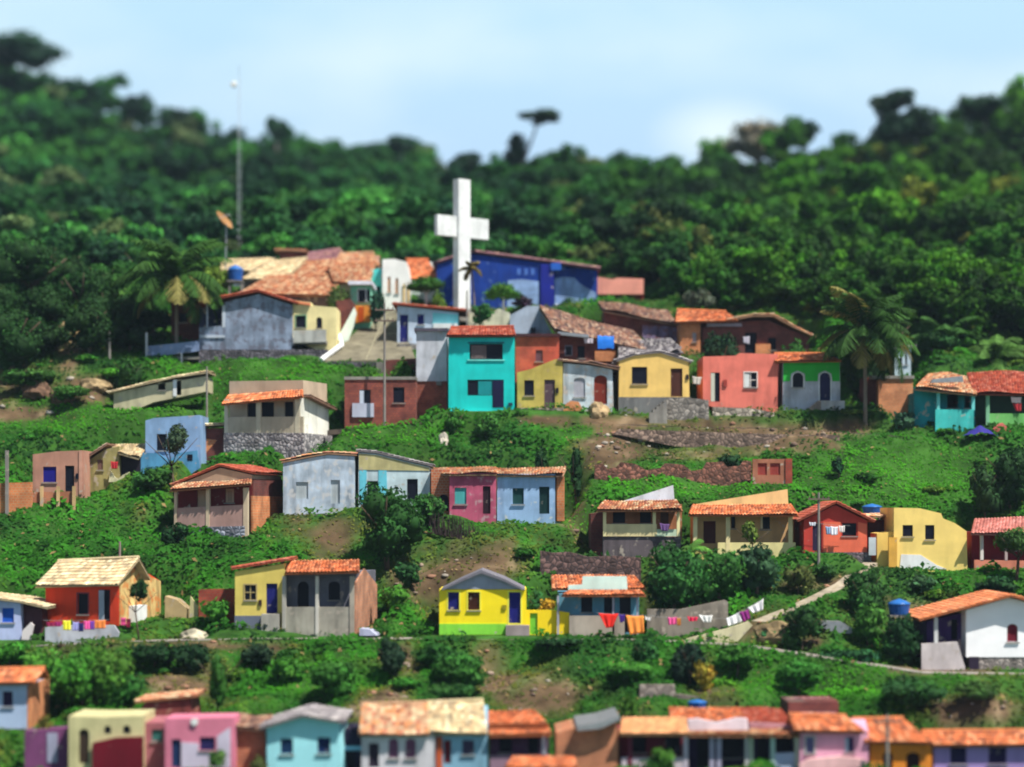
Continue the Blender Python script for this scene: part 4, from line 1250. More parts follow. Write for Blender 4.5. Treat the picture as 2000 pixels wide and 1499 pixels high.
h = House('rubble_shed', 'tumbledown cream and brick shed right of the orange-red house', 'shed', 350, 1205, Y=152.5)
h.body([(322, 1208), (322, 1165), (345, 1172), (366, 1190), (366, 1208)], 2, paint(C(190, 165, 120), 0.6))
h.poly('wall', [(370, 1206), (372, 1165), (386, 1185), (386, 1206)], -0.2, 0.1, paint(C(225, 215, 160), 0.4))
h = House('brick_garden_wall', 'dark red brick garden wall left of the yellow cream house', 'wall', 425, 1195, Y=152)
h.poly('wall', [(388, 1195), (388, 1152), (462, 1150), (462, 1195)], 0, 0.3, BRICKRED, ext=0.8)

h = House('yellow_cream_house', 'dull yellow house with a navy door and a sloping roof line beside the grey porch', 'house', 507, 1226, Y=150)
h.body([(459, 1226), (459, 1117), (556, 1101), (556, 1224)], 6, paint(C(222, 200, 105), 0.2), [op('w', 478, 1143, 500, 1172, frame=C(180, 160, 110), bars=True), op('d', 520, 1140, 542, 1199, NAVY)])
h.gable([(456, 1114), (560, 1097)], 6, 'red', o=0.2, side=0.15)
h.poly('base', [(458, 1228), (458, 1203), (519, 1203), (519, 1228)], -0.05, -0.004, paint(C(105, 112, 130), 0.3), ext=0.5)
h.box('step', 510, 1200, 545, 1245, -0.9, -0.06, paint(C(185, 180, 170), 0.4), ext=0.5)
h.box('meter', 505, 1172, 511, 1184, -0.12, -0.01, plain((0.05, 0.03, 0.02)))

h = House('grey_porch_house', 'unpainted grey porch house with arched openings under a bright orange roof', 'house', 625, 1240, yaw=-7, Y=149)
GW = paint(C(110, 112, 125), 0.4)
h.body([(558, 1238), (558, 1120), (700, 1118), (700, 1238)], 6.5, GW, [op('d', 581, 1136, 603, 1187, arch=0.9), op('w', 642, 1136, 664, 1172, arch=0.7)], d0=1.5, ext=0.8)
h.poly('parapet', [(552, 1242), (552, 1186), (686, 1186), (686, 1242)], 0, 0.18, paint(C(178, 172, 158), 0.5), ext=0.5)
for x, w, m in ((551, 7, C(190, 185, 175)), (616, 6, C(215, 210, 200)), (683, 9, C(185, 175, 160))):
    h.box('post', x, 1126, x + w, 1242, -0.06, 0.2, paint(m, 0.3), ext=0.4)
mb = MB()
tile_grid(mb, h.at(556, 1120, -0.5), h.at(702, 1117, -0.5), h.at(702, 1095, 3.2), h.at(566, 1097, 3.2), 'new', h.rng, 0.01)
tile_grid(mb, h.at(566, 1102, 7.4), h.at(702, 1100, 7.4), h.at(702, 1095, 3.2), h.at(566, 1097, 3.2), 'new', h.rng, 0.01)
mb.build('roof', M_TILE, h.e, fix=False)
xr = h.at(700, 1180, 1.5).x
zb, zt = h.at(700, 1236, 1.5).z, h.at(700, 1112, 1.5).z
mb = MB()
v = [(xr + .02, 0, zb), (xr + .02, 8, zb), (xr + .02, 8, zt - 1.3), (xr + .02, 3.2, zt), (xr + .02, 0, zt - .9)]
v2 = [(x + .1, y, z) for x, y, z in v]
mb.add(v + v2, [(0, 1, 2, 3, 4), (9, 8, 7, 6, 5)] + [(i, (i + 1) % 5, 5 + (i + 1) % 5, 5 + i) for i in range(5)])
mb.build('side_wall', brick((0.5, 0.22, 0.12), (0.42, 0.17, 0.09), (0.35, 0.22, 0.16)), h.e)
h.poly('ramp', [(702, 1242), (702, 1228), (722, 1230), (736, 1242)], -0.2, 1.5, paint(C(180, 185, 210), 0.3))

h = House('bright_yellow_house', 'bright lemon yellow house with blue shutters and a grey triangular gable', 'house', 942, 1240, Y=149.2)
YB = paint(C(250, 225, 30), 0.08, (0.6, 0.5, 0.1))
h.body([(858, 1240), (858, 1152), (1028, 1152), (1028, 1240)], 6.5, YB,
       [op('w', 875, 1157, 897, 1192, C(22, 25, 120), frame=C(250, 240, 80)), op('w', 914, 1157, 937, 1192, C(60, 25, 12), frame=C(250, 240, 80)), op('d', 994, 1157, 1017, 1218, C(22, 25, 120), frame=C(250, 245, 90))])
h.poly('gable_wall', [(866, 1151), (900, 1135), (940, 1118), (985, 1134), (1020, 1151)], 0.0, 6.5, paint(C(165, 172, 190), 0.25))
h.poly('roof', [(860, 1152), (900, 1132), (940, 1114), (985, 1131), (1026, 1152), (1020, 1153), (985, 1136), (940, 1120), (900, 1137), (866, 1153)], -0.35, 6.8, paint(C(120, 118, 128), 0.3))
h.box('base', 858, 1219, 990, 1240, -0.05, -0.004, paint(C(140, 220, 70), 0.2))
h.box('step', 988, 1222, 1034, 1242, -0.8, -0.06, paint(C(165, 150, 150), 0.3))
h.box('meter', 981, 1182, 989, 1191, -0.1, -0.01, plain(C(150, 140, 40)))
h = House('yellow_yard_wall', 'yellow yard wall with a lime green gate right of the bright yellow house', 'wall', 1070, 1240, Y=149.6)
h.body([(1028, 1241), (1028, 1192), (1078, 1192), (1112, 1197), (1112, 1241)], 0.25, paint(C(248, 215, 30), 0.15), [op('d', 1035, 1198, 1050, 1240, C(120, 200, 60))], foot=False)

h = House('mint_parapet_house', 'house with a mint white parapet over an orange eave and washing hung in front', 'house', 1170, 1240, Y=149.4)
h.body([(1092, 1240), (1092, 1160), (1248, 1160), (1248, 1240)], 6, paint(C(95, 150, 175), 0.25),
       [op('w', 1135, 1166, 1157, 1196), op('w', 1180, 1166, 1201, 1200), op('d', 1210, 1166, 1232, 1236)], d0=1.0)
h.poly('parapet', [(1112, 1242), (1112, 1203), (1220, 1203), (1220, 1242)], -0.1, 0.08, paint(C(180, 168, 155), 0.4), ext=0.3)
for x in (1088, 1196, 1243):
    h.box('post', x, 1164, x + 4, 1240, -0.1, 0.06, paint(C(170, 170, 185), 0.3))
h.poly('upper_wall', [(1109, 1158), (1110, 1144), (1137, 1142), (1138, 1126), (1224, 1126), (1226, 1158)], 1.2, 1.5, paint(C(205, 240, 232), 0.15))
mb = MB()
tile_grid(mb, h.at(1096, 1163, -0.5), h.at(1262, 1163, -0.5), h.at(1250, 1153, 1.1), h.at(1112, 1153, 1.1), 'new', h.rng, 0.01)
tile_grid(mb, h.at(1078, 1150, 1.7), h.at(1262, 1150, 1.7), h.at(1240, 1124, 4.6), h.at(1076, 1124, 4.6), 'new', h.rng, 0.02)
mb.build('roof', M_TILE, h.e, fix=False)

h = House('grey_yard_wall', 'grey rendered yard wall rising to the right behind the washing line', 'wall', 1340, 1240, Y=150.2)
h.poly('wall', [(1264, 1240), (1264, 1190), (1330, 1190), (1416, 1172), (1422, 1176), (1422, 1232), (1340, 1242)], 0, 0.25, paint(C(150, 140, 128), 0.5), ext=0.6)
h = House('low_wall', 'low cream curb wall at the foot of the grey yard wall', 'wall', 1400, 1246, Y=148.6)
h.poly('wall', [(1330, 1246), (1332, 1236), (1420, 1228), (1462, 1214), (1470, 1222), (1440, 1240), (1400, 1248)], 0, 0.3, paint(C(225, 215, 175), 0.3), ext=0.5)

h = House('white_gable_house', 'brilliant white gabled house with a purple porch, orange roof and maroon arched window', 'house', 1940, 1310, Y=144.5)
WW = paint((0.9, 0.9, 0.92), 0.0)
h.body([(1887, 1284), (1887, 1192), (1972, 1168), (2040, 1186), (2040, 1284)], 7, WW, [op('w', 1967, 1219, 1988, 1254, C(120, 25, 45), arch=0.8)], foot=False, ext=0)
h.box('base', 1896, 1283, 2040, 1312, 0.05, 7, stone((0.3, 0.26, 0.24), (0.18, 0.15, 0.14), 3), ext=0.8)
h.box('basement_door', 1893, 1283, 1912, 1312, 0.0, 0.04, plain((0.03, 0.02, 0.04)), ext=0.3)
h.body([(1810, 1270), (1810, 1214), (1887, 1196), (1887, 1270)], 5, paint(C(75, 50, 110), 0.3), [op('d', 1858, 1210, 1870, 1250)], d0=1.6, foot=False)
h.gable([(1794, 1213), (1970, 1166), (2045, 1186)], 7, 'new', o=0.7, side=0.1)
h.box('post', 1825, 1206, 1832, 1260, -0.3, -0.1, paint(C(225, 225, 225), 0.2))
h.box('post', 1872, 1250, 1877, 1284, -0.3, -0.1, plain((0.05, 0.04, 0.05)))
h.poly('parapet', [(1800, 1292), (1800, 1258), (1870, 1254), (1885, 1280), (1885, 1292)], -0.35, -0.05, paint(C(215, 205, 205), 0.4), ext=0.8)
h.foot(h.at(1805, 1300).x, h.at(2040, 1300).x, -0.3, 7, 0.1)

h = House('lean_to', 'low open lean-to with a grey metal sheet roof among the bushes', 'shed', 1640, 1270, Y=148.5)
h.poly('roof', [(1598, 1222), (1600, 1214), (1642, 1214), (1672, 1232), (1660, 1238), (1630, 1236)], -0.2, 2.5, METAL)
h.box('shade_backing', 1605, 1236, 1700, 1270, 2.0, 2.2, plain((0.02, 0.018, 0.03)), ext=0.8)  # near-black sheet: shade under the metal roof put into colour
for x in (1608, 1634, 1664):
    h.box('post', x, 1232, x + 3, 1272, 0, 0.08, WOODG, ext=0.5)

# ================================================================ bottom row, nearest houses (soft in the photograph)
h = House('orange_roof_house', 'pale blue-white house with orange roof and brick side, leftmost of the lowest row', 'house', 25, 1422, Y=131.5)
h.slope_body(-40, 52, 1424, 1334, 6, paint(C(175, 195, 225), 0.25), [op('w', 5, 1351, 25, 1380, (0.02, 0.01, 0.05))], eave=((-45, 1336), (66, 1334)), ridge=((-40, 1309), (88, 1306)),
             style='new', pitch=24, d_eave=-0.5)
xr = h.at(52, 1380, 0).x
zb, zt = h.at(52, 1424, 0).z, h.at(52, 1336, 0).z
mb = MB(); mb.box(xr + .02, 0.1, zb, xr + .12, 6.0, zt - 0.1); mb.build('side_wall', BRICKOR, h.e)
h.box('base', -40, 1424, 52, 1520, -0.1, 5.5, paint(C(75, 70, 70), 0.5), ext=0.5)
h = House('purple_yard_wall', 'low mauve purple yard wall with a pale gate in the lower left corner', 'wall', 95, 1510, Y=127.5)
h.body([(48, 1520), (48, 1428), (140, 1422), (140, 1520)], 1.5, paint(C(125, 70, 115), 0.4), ext=0.5)
h.box('gate', 92, 1432, 112, 1490, -0.06, -0.004, paint(C(160, 160, 185), 0.2))

h = House('cream_oval_window_house', 'cream flat-topped house with small oval windows and a dark crimson lower wall', 'house', 205, 1520, Y=126.5)
h.body([(134, 1530), (134, 1399), (200, 1401), (278, 1399), (278, 1530)], 4.5, paint(C(208, 200, 150), 0.3),
       [op('d', 154, 1424, 174, 1492, (0.05, 0.03, 0.02), arch=0.9), op('w', 203, 1418, 217, 1434, arch=1.0, sill=False), op('w', 240, 1417, 255, 1434, arch=1.0, sill=False)])
h.poly('lower_wall', [(180, 1530), (180, 1452), (225, 1442), (278, 1440), (278, 1530)], -0.5, -0.05, paint(C(105, 8, 30), 0.2), ext=0.4)
h = House('brick_hut', 'small brick and plaster hut behind the pink house in the lowest row', 'hut', 320, 1410, Y=132.5)
h.body([(278, 1412), (278, 1376), (325, 1372), (370, 1366), (380, 1412)], 4, paint(C(150, 75, 70), 0.7, (0.4, 0.3, 0.2)))
h.gable([(275, 1374), (325, 1369), (374, 1364)], 4, 'orange', o=0.2)
h = House('teal_shutter_house', 'narrow dark front with a teal shutter between the cream and pink houses', 'house', 300, 1520, Y=127.5)
h.body([(279, 1530), (279, 1412), (322, 1412), (322, 1530)], 4.5, paint(C(175, 105, 115), 0.4), [op('w', 296, 1425, 318, 1448, C(60, 120, 115))])

h = House('rose_house', 'rose pink house with a flat top and a small white ornament near the roof', 'house', 390, 1520, Y=126)
h.body([(322, 1530), (322, 1404), (456, 1402), (456, 1530)], 3, paint(C(215, 125, 150), 0.2), [op('d', 335, 1444, 353, 1500, C(30, 55, 100)), op('w', 390, 1440, 420, 1466, C(40, 35, 90))])
h.poly('plaster', [(354, 1500), (354, 1450), (388, 1452), (388, 1468), (424, 1468), (424, 1438), (450, 1420), (450, 1500)], -0.04, -0.004, paint(C(205, 195, 215), 0.2))
mb = MB(); c = h.at(380, 1410, -0.05); mb.tube(c, c + Vector((0, -0.08, 0)), 0.22, n=10); mb.build('ornament', WHITE, h.e)

h = House('tile_brick_house', 'brick house under old brown tiles between the rose and the cyan house', 'house', 490, 1520, Y=127.5)
h.body([(458, 1530), (458, 1418), (518, 1420), (518, 1530)], 5, BRICK)
mb = MB()
tile_grid(mb, h.at(456, 1420, -0.4), h.at(516, 1424, -0.4), h.at(534, 1398, 3), h.at(462, 1396, 3), 'old', h.rng, 0.05)
mb.build('roof', M_TILE, h.e, fix=False)

h = House('cyan_house', 'sky cyan gabled house with two small dark windows in the lowest row', 'house', 596, 1520, Y=126)
h.body([(522, 1530), (521, 1420), (560, 1408), (592, 1401), (640, 1406), (662, 1412), (672, 1530)], 6, paint(C(160, 225, 235), 0.1), [op('w', 548, 1443, 572, 1473, C(10, 50, 90)), op('w', 620, 1441, 645, 1472, C(10, 40, 90))])
h.gable([(514, 1422), (592, 1398), (668, 1411)], 6, 'grey', o=0.45, side=0.2, lift=-0.02)
h = House('navy_gap_house', 'dark narrow house front with a blue lower wall right of the cyan house', 'house', 690, 1520, Y=128.5)
h.body([(673, 1530), (673, 1425), (706, 1425), (706, 1530)], 4, paint(C(25, 22, 50), 0.3), [op('d', 677, 1468, 692, 1520)])
h.box('lower_wall', 673, 1458, 706, 1466, -0.2, -0.02, paint(C(120, 165, 190), 0.3))

h = House('old_tiled_house', 'white house with mauve shutters under a mossy grey tile roof in the lowest row', 'house', 775, 1520, Y=126.5)
h.slope_body(706, 848, 1530, 1432, 6, paint(C(215, 212, 218), 0.3), [op('d', 720, 1452, 740, 1500, (0.03, 0.02, 0.04)), op('w', 759, 1443, 778, 1481, C(125, 80, 110), arch=0.6), op('w', 792, 1443, 812, 1481, C(125, 80, 110), arch=0.6)],
             eave=((700, 1434), (838, 1434)), ridge=((706, 1378), (835, 1374)), style='mix', pitch=32, sag=0.07)
h = House('rust_blue_house', 'light blue house with a rust orange door corner under a mossy yellow tile roof', 'house', 900, 1520, Y=126.8)
h.slope_body(850, 952, 1530, 1434, 6, paint(C(135, 180, 205), 0.3), [op('d', 867, 1446, 881, 1492, (0.15, 0.01, 0.02)), op('w', 903, 1446, 926, 1474, (0.05, 0.04, 0.09))],
             eave=((832, 1432), (952, 1432)), ridge=((828, 1374), (944, 1369)), style='tan', pitch=32, sag=0.07)
h.box('pilaster', 852, 1440, 864, 1510, -0.08, -0.004, paint(C(195, 90, 50), 0.3))

h = House('orange_veranda_house', 'house with a stepped bright orange roof over a dark veranda', 'house', 1012, 1520, Y=127)
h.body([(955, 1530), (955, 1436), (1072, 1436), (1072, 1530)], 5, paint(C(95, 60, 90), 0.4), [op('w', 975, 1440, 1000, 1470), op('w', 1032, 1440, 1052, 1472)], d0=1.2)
h.box('post', 1058, 1436, 1066, 1480, -0.1, 0.1, paint(C(200, 195, 205), 0.2))
h.poly('parapet', [(957, 1500), (957, 1476), (1072, 1474), (1072, 1500)], -0.1, 0.1, paint(C(150, 120, 140), 0.3), ext=0.8)
mb = MB()
tile_grid(mb, h.at(956, 1437, -0.6), h.at(1078, 1434, -0.6), h.at(1074, 1424, 0.9), h.at(954, 1424, 0.9), 'new', h.rng)
tile_grid(mb, h.at(950, 1417, 0.6), h.at(1072, 1415, 0.6), h.at(1044, 1388, 4.6), h.at(952, 1390, 4.6), 'new', h.rng)
mb.build('roof', M_TILE, h.e, fix=False)
h.box('upper_wall', 955, 1416, 1072, 1440, 1.0, 1.15, paint(C(200, 80, 50), 0.2))
h = House('orange_porch_roof', 'low bright orange porch roof at the bottom edge of the picture', 'porch', 1060, 1530, Y=123)
mb = MB()
tile_grid(mb, h.at(985, 1500, -0.3), h.at(1130, 1502, -0.3), h.at(1122, 1478, 2.4), h.at(1000, 1478, 2.4), 'new', h.rng)
mb.build('roof', M_TILE, h.e, fix=False)
for x in (992, 1120):
    h.box('post', x, 1500, x + 6, 1560, 0, 0.15, POLE, ext=1)
h.foot(h.at(985, 1530).x, h.at(1130, 1530).x, 0, 3, 0)

h = House('blank_brick_house', 'windowless orange brick gable with a slanting roof sheet in the lowest row', 'house', 1145, 1520, Y=127)
h.body([(1086, 1530), (1086, 1432), (1130, 1420), (1206, 1404), (1208, 1530)], 5.5, brick((0.5, 0.19, 0.09), (0.45, 0.16, 0.08), (0.45, 0.22, 0.12)))
h.poly('roof_sheet', [(1128, 1428), (1126, 1418), (1170, 1412), (1210, 1400), (1212, 1406), (1172, 1424)], -0.6, 5.6, METAL)

def veranda(name, label, x0, x1, ybot, yeave, ytop, L, wallc, posts, roofstyle, ops=(), cat='house', par=None, Y=127.0, ridge=None, parapet_col=None):
    h = House(name, label, cat, (x0 + x1) / 2, 1520, Y=Y)
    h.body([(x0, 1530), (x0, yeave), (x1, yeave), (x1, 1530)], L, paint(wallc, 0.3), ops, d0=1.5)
    for x, c in posts:
        h.box('post', x, yeave, x + 9, 1520, -0.1, 0.12, paint(c, 0.2), ext=0.3)
    mb = MB()
    rl, rr = ridge or (x0 + 2, x1 - 2)
    tile_grid(mb, h.at(x0 - 3, yeave, -0.6), h.at(x1 + 3, yeave, -0.6), h.at(rr, ytop, 2.6), h.at(rl, ytop, 2.6), roofstyle, h.rng, 0.01)
    mb.build('roof', M_TILE, h.e, fix=False)
    return h
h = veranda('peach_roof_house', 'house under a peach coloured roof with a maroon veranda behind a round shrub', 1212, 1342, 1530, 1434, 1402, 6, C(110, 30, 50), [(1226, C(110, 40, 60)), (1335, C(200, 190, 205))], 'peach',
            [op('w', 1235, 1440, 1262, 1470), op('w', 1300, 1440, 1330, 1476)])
h.poly('parapet', [(1214, 1520), (1214, 1480), (1335, 1480), (1335, 1520)], -0.05, 0.1, paint(C(220, 205, 215), 0.3), ext=0.5)
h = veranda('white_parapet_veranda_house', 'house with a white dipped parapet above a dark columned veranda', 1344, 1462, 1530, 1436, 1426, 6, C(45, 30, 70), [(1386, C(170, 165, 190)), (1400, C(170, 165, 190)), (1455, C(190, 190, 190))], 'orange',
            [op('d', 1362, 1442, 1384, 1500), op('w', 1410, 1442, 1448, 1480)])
h.poly('upper_wall', [(1344, 1428), (1344, 1406), (1362, 1404), (1400, 1412), (1440, 1403), (1460, 1404), (1462, 1428)], 1.8, 2.2, paint(C(225, 215, 225), 0.2))
mb = MB()
tile_grid(mb, h.at(1310, 1410, 2.4), h.at(1462, 1410, 2.4), h.at(1440, 1382, 6), h.at(1305, 1383, 6), 'new', h.rng, 0.03)
mb.build('roof', M_TILE, h.e, fix=False)
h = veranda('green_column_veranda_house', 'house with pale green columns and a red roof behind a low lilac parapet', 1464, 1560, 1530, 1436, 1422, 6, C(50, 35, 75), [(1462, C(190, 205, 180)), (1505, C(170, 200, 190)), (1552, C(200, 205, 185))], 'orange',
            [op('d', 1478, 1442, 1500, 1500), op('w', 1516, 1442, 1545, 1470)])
h.poly('parapet', [(1512, 1520), (1512, 1472), (1556, 1470), (1556, 1520)], -0.05, 0.1, paint(C(175, 190, 215), 0.2), ext=0.5)
h.poly('upper_wall', [(1464, 1428), (1464, 1412), (1510, 1414), (1556, 1416), (1556, 1428)], 1.8, 2.2, paint(C(190, 140, 150), 0.3))
mb = MB()
tile_grid(mb, h.at(1450, 1414, 2.4), h.at(1552, 1416, 2.4), h.at(1526, 1384, 6), h.at(1442, 1382, 6), 'red', h.rng, 0.03)
mb.build('roof', M_TILE, h.e, fix=False)

h = House('brick_roof_room', 'small brick rooftop room behind the red roofs of the lowest row', 'hut', 1590, 1405, Y=133)
h.body([(1538, 1410), (1540, 1372), (1638, 1370), (1640, 1410)], 4, BRICKDK)
mb = MB()
tile_grid(mb, h.at(1566, 1396, -0.3), h.at(1634, 1396, -0.3), h.at(1620, 1364, 2.6), h.at(1534, 1364, 2.6), 'purple', h.rng)
mb.build('roof', M_TILE, h.e, fix=False)

h = House('light_pink_house', 'light pink house with two grey-blue windows and an orange roof band', 'house', 1630, 1520, Y=126.6)
h.slope_body(1562, 1696, 1530, 1428, 6, paint(C(215, 160, 185), 0.2), [op('w', 1574, 1440, 1590, 1472, C(100, 105, 150), frame=C(190, 195, 190)), op('w', 1650, 1440, 1668, 1470, (0.03, 0.02, 0.1), leaf=(C(150, 180, 200), 'l', 0.4))],
             eave=((1552, 1428), (1692, 1430)), ridge=((1540, 1397), (1652, 1400)), style='new', pitch=26)
h.poly('lower_wall', [(1562, 1530), (1562, 1496), (1580, 1484), (1640, 1478), (1690, 1484), (1696, 1530)], -0.6, -0.05, paint(C(240, 190, 190), 0.2))
h = House('amber_house', 'amber orange house with two dark arched doorways and a hipped orange roof', 'house', 1760, 1520, Y=126.8)
h.slope_body(1700, 1820, 1530, 1452, 6, paint(C(232, 140, 45), 0.2), [op('d', 1724, 1470, 1744, 1525, (0.08, 0.02, 0.02), arch=0.6), op('d', 1770, 1470, 1797, 1525, (0.03, 0.005, 0.005), arch=0.6)],
             eave=((1690, 1450), (1824, 1452)), ridge=((1664, 1406), (1764, 1404)), style='new', pitch=28)
h = House('lavender_house', 'lavender house with square dark windows and a long orange roof at the bottom right', 'house', 1910, 1520, Y=127)
h.slope_body(1824, 2040, 1530, 1456, 6, paint(C(165, 140, 200), 0.15), [op('w', 1856, 1460, 1888, 1492, (0.015, 0.01, 0.06)), op('w', 1931, 1460, 1966, 1492, (0.02, 0.01, 0.07))],
             eave=((1818, 1457), (2045, 1455)), ridge=((1800, 1430), (2045, 1428)), style='new', pitch=24)
h = House('stone_terrace_wall', 'grey stone retaining wall with steps above the red roofs', 'wall', 1300, 1372, Y=138)
h.poly('wall', [(1245, 1375), (1250, 1338), (1318, 1338), (1320, 1356), (1430, 1368), (1430, 1382), (1300, 1384)], 0, 0.5, stone((0.3, 0.25, 0.22), (0.15, 0.12, 0.1), 1.5), ext=1)
# ================================================================ streets, paths and the hillside
def line(pts, hw, bl):
    w = [tuple(P(*p)) for p in pts]
    LINES.append((w, hw, bl))
    return w
def ribbon(name, w, hw, mat, lift, label):
    mb = MB()
    n = len(w)
    for i in range(n):
        a, b = Vector(w[max(i - 1, 0)]), Vector(w[min(i + 1, n - 1)])
        d = (b - a)
        d.z = 0
        d.normalize()
        s = Vector((-d.y, d.x, 0)) * hw
        c = Vector(w[i]) + Vector((0, 0, lift))
        mb.v += [tuple(c - s), tuple(c + s), tuple(c - s - Vector((0, 0, .4))), tuple(c + s - Vector((0, 0, .4)))]
        mb.c += [(1, 1, 1)] * 4
    for i in range(n - 1):
        k = 4 * i
        mb.f += [(k, k + 4, k + 5, k + 1), (k, k + 2, k + 6, k + 4), (k + 1, k + 5, k + 7, k + 3)]
    o = mb.build(name, mat)
    return tag(o, label, kind='structure')
st = line([(-250, 1275, 147), (60, 1262, 147.2), (230, 1254, 147.6), (500, 1247, 148), (850, 1248, 148), (1260, 1250, 147.8), (1460, 1262, 146.5), (1650, 1290, 144), (1800, 1314, 142.2), (2100, 1318, 141.8)], 1.0, 2.0)
ribbon('street', st, 0.95, paint((0.3, 0.27, 0.24), 0.6, (0.2, 0.17, 0.14)), 0.04, 'narrow grey street running below the fourth row of houses')
dp = line([(1480, 1215, 149.5), (1540, 1192, 151.5), (1600, 1165, 153.5), (1645, 1142, 155.5), (1675, 1118, 157), (1700, 1100, 158)], 0.7, 1.2)
ribbon('path', dp, 0.65, paint((0.42, 0.36, 0.27), 0.6, (0.3, 0.24, 0.16)), 0.04, 'pale dirt path climbing to the yellow house')
up = line([(640, 842, 178.5), (870, 822, 179.8), (1010, 818, 180.1), (1200, 830, 179.6), (1380, 836, 179), (1520, 838, 179), (1680, 848, 178.3), (1790, 856, 177.6)], 0.6, 1.0)
ribbon('terrace_path', up, 0.55, paint((0.13, 0.1, 0.08), 0.6, (0.2, 0.17, 0.14)), 0.04, 'brown footpath in front of the second row of houses')

# concrete ramp
A, B_, Cc_, D_ = P(634, 705, 190), P(812, 703, 190), P(778, 606, 205), P(735, 612, 205)
FLAT.append((1, 0, 0, 190, A.x - 0.3, B_.x + 0.2, 0, 15, A.z - 0.15, (Cc_.z + D_.z) / 2 - 0.15, 1.2))
mb = MB()
def quadgrid(mb, a, b, c, d, n):
    k = len(mb.v)
    for j in range(n + 1):
        for i in range(n + 1):
            u, v = i / n, j / n
            mb.v.append(tuple((a * (1 - u) + b * u) * (1 - v) + (d * (1 - u) + c * u) * v))
            mb.c.append((1, 1, 1))
    for j in range(n):
        for i in range(n):
            q = k + j * (n + 1) + i
            mb.f.append((q, q + 1, q + n + 2, q + n + 1))
quadgrid(mb, A, B_, Cc_, D_, 4)
mb.add([A, B_, B_ - Vector((0, 0, 1)), A - Vector((0, 0, 1))], [(0, 1, 2, 3)])
tag(mb.build('concrete_ramp', paint((0.2, 0.18, 0.125), 0.5, (0.15, 0.13, 0.1))), 'grey-brown concrete ramp climbing between the cream house and the pale blue house', kind='structure')
mb = MB()
a, b = P(627, 706, 190), P(668, 676, 193.5)
a2, b2 = P(640, 690, 190.1), P(674, 664, 193.6)
mb.tube(a + Vector((0, 0, .12)), b + Vector((0, 0, .12)), 0.22, n=6)
mb.tube(b + Vector((0, 0, .12)), P(662, 655, 195.5), 0.2, n=6)
tag(mb.build('kerb', WHITE), 'white painted kerb along the left edge of the concrete ramp', 'kerb')
mb = MB()
mb.tube(A * .55 + B_ * .45 + Vector((0, 0, .03)), Cc_ * .5 + D_ * .5 + Vector((0, 0, .03)), 0.035, n=4)
mid1, mid2 = (A + D_) / 2, (B_ + Cc_) / 2
mb.tube(mid1 + Vector((0, 0, .03)), mid2 + Vector((0, 0, .03)), 0.03, n=4)
tag(mb.build('ramp_joint', plain((0.34, 0.32, 0.22))), 'pale mortar joints crossing the concrete ramp', kind='structure')

def to_px(x, y, z):
    return 1000 + x / y * FPX, 1000 - (z - CZ) / y * FPX
SOIL = [(1200, 824, 220, 12, 1), (1420, 845, 200, 12, .8), (1050, 822, 60, 10, .8), (1380, 890, 200, 12, .4), (1320, 868, 260, 26, .6), (1190, 885, 60, 45, .9), (60, 770, 170, 50, .9), (200, 760, 60, 30, 1), (140, 690, 40, 40, 1), (40, 812, 90, 14, 1), (640, 1040, 90, 26, .6), (560, 1012, 60, 12, .6),
        (640, 1095, 40, 60, .7), (900, 1085, 140, 40, .5), (830, 1130, 110, 45, .55), (1120, 960, 30, 90, .8), (1680, 835, 120, 18, .7), (1560, 868, 120, 18, .4), (870, 850, 30, 30, .5),
        (960, 1310, 40, 60, .7), (1060, 1350, 100, 50, .6), (1150, 1290, 60, 30, .5), (400, 1262, 160, 10, .9), (330, 1345, 60, 30, .9), (420, 1330, 40, 40, .5), (560, 1285, 60, 30, .5),
        (790, 1320, 40, 60, .7), (860, 1285, 40, 30, .4), (1500, 1230, 50, 36, 1), (1400, 1330, 60, 50, .7), (1900, 1370, 130, 40, .6), (1790, 1175, 60, 40, .6), (1830, 1310, 150, 12, .7), (1585, 1260, 26, 30, .9),
        (1600, 1135, 60, 20, .6), (720, 1370, 50, 30, .8), (1900, 900, 40, 25, .6), (1940, 950, 40, 40, .5), (960, 1115, 60, 30, .8), (260, 1000, 30, 30, .3), (650, 855, 30, 10, .5)]
LUSH = [(1740, 920, 190, 80), (1350, 950, 190, 30), (150, 820, 200, 60), (500, 740, 220, 40), (960, 860, 200, 60), (700, 860, 180, 40), (120, 1060, 200, 110), (450, 1090, 150, 50), (600, 1340, 160, 60),
        (900, 1300, 90, 60), (1550, 1310, 200, 60), (1150, 1290, 120, 40), (1250, 1310, 60, 60), (1850, 1130, 120, 40), (1150, 1000, 60, 40), (760, 1170, 40, 40), (420, 1190, 50, 40), (1700, 1370, 80, 40)]
GRASS = [(1745, 925, 190, 75), (1350, 948, 200, 24), (150, 812, 190, 36), (520, 728, 220, 22), (720, 850, 150, 22), (1150, 845, 60, 16), (1640, 1330, 240, 40), (1130, 1000, 40, 40), (620, 1330, 90, 40), (400, 880, 60, 16)]
def grassy(x, y, z):
    px, py = to_px(x, y, z)
    c = np.zeros_like(px)
    for ex, ey, rx, ry in GRASS:
        c = np.maximum(c, np.exp(-(((px - ex) / rx) ** 2 + ((py - ey) / ry) ** 2) ** 2))
    return c
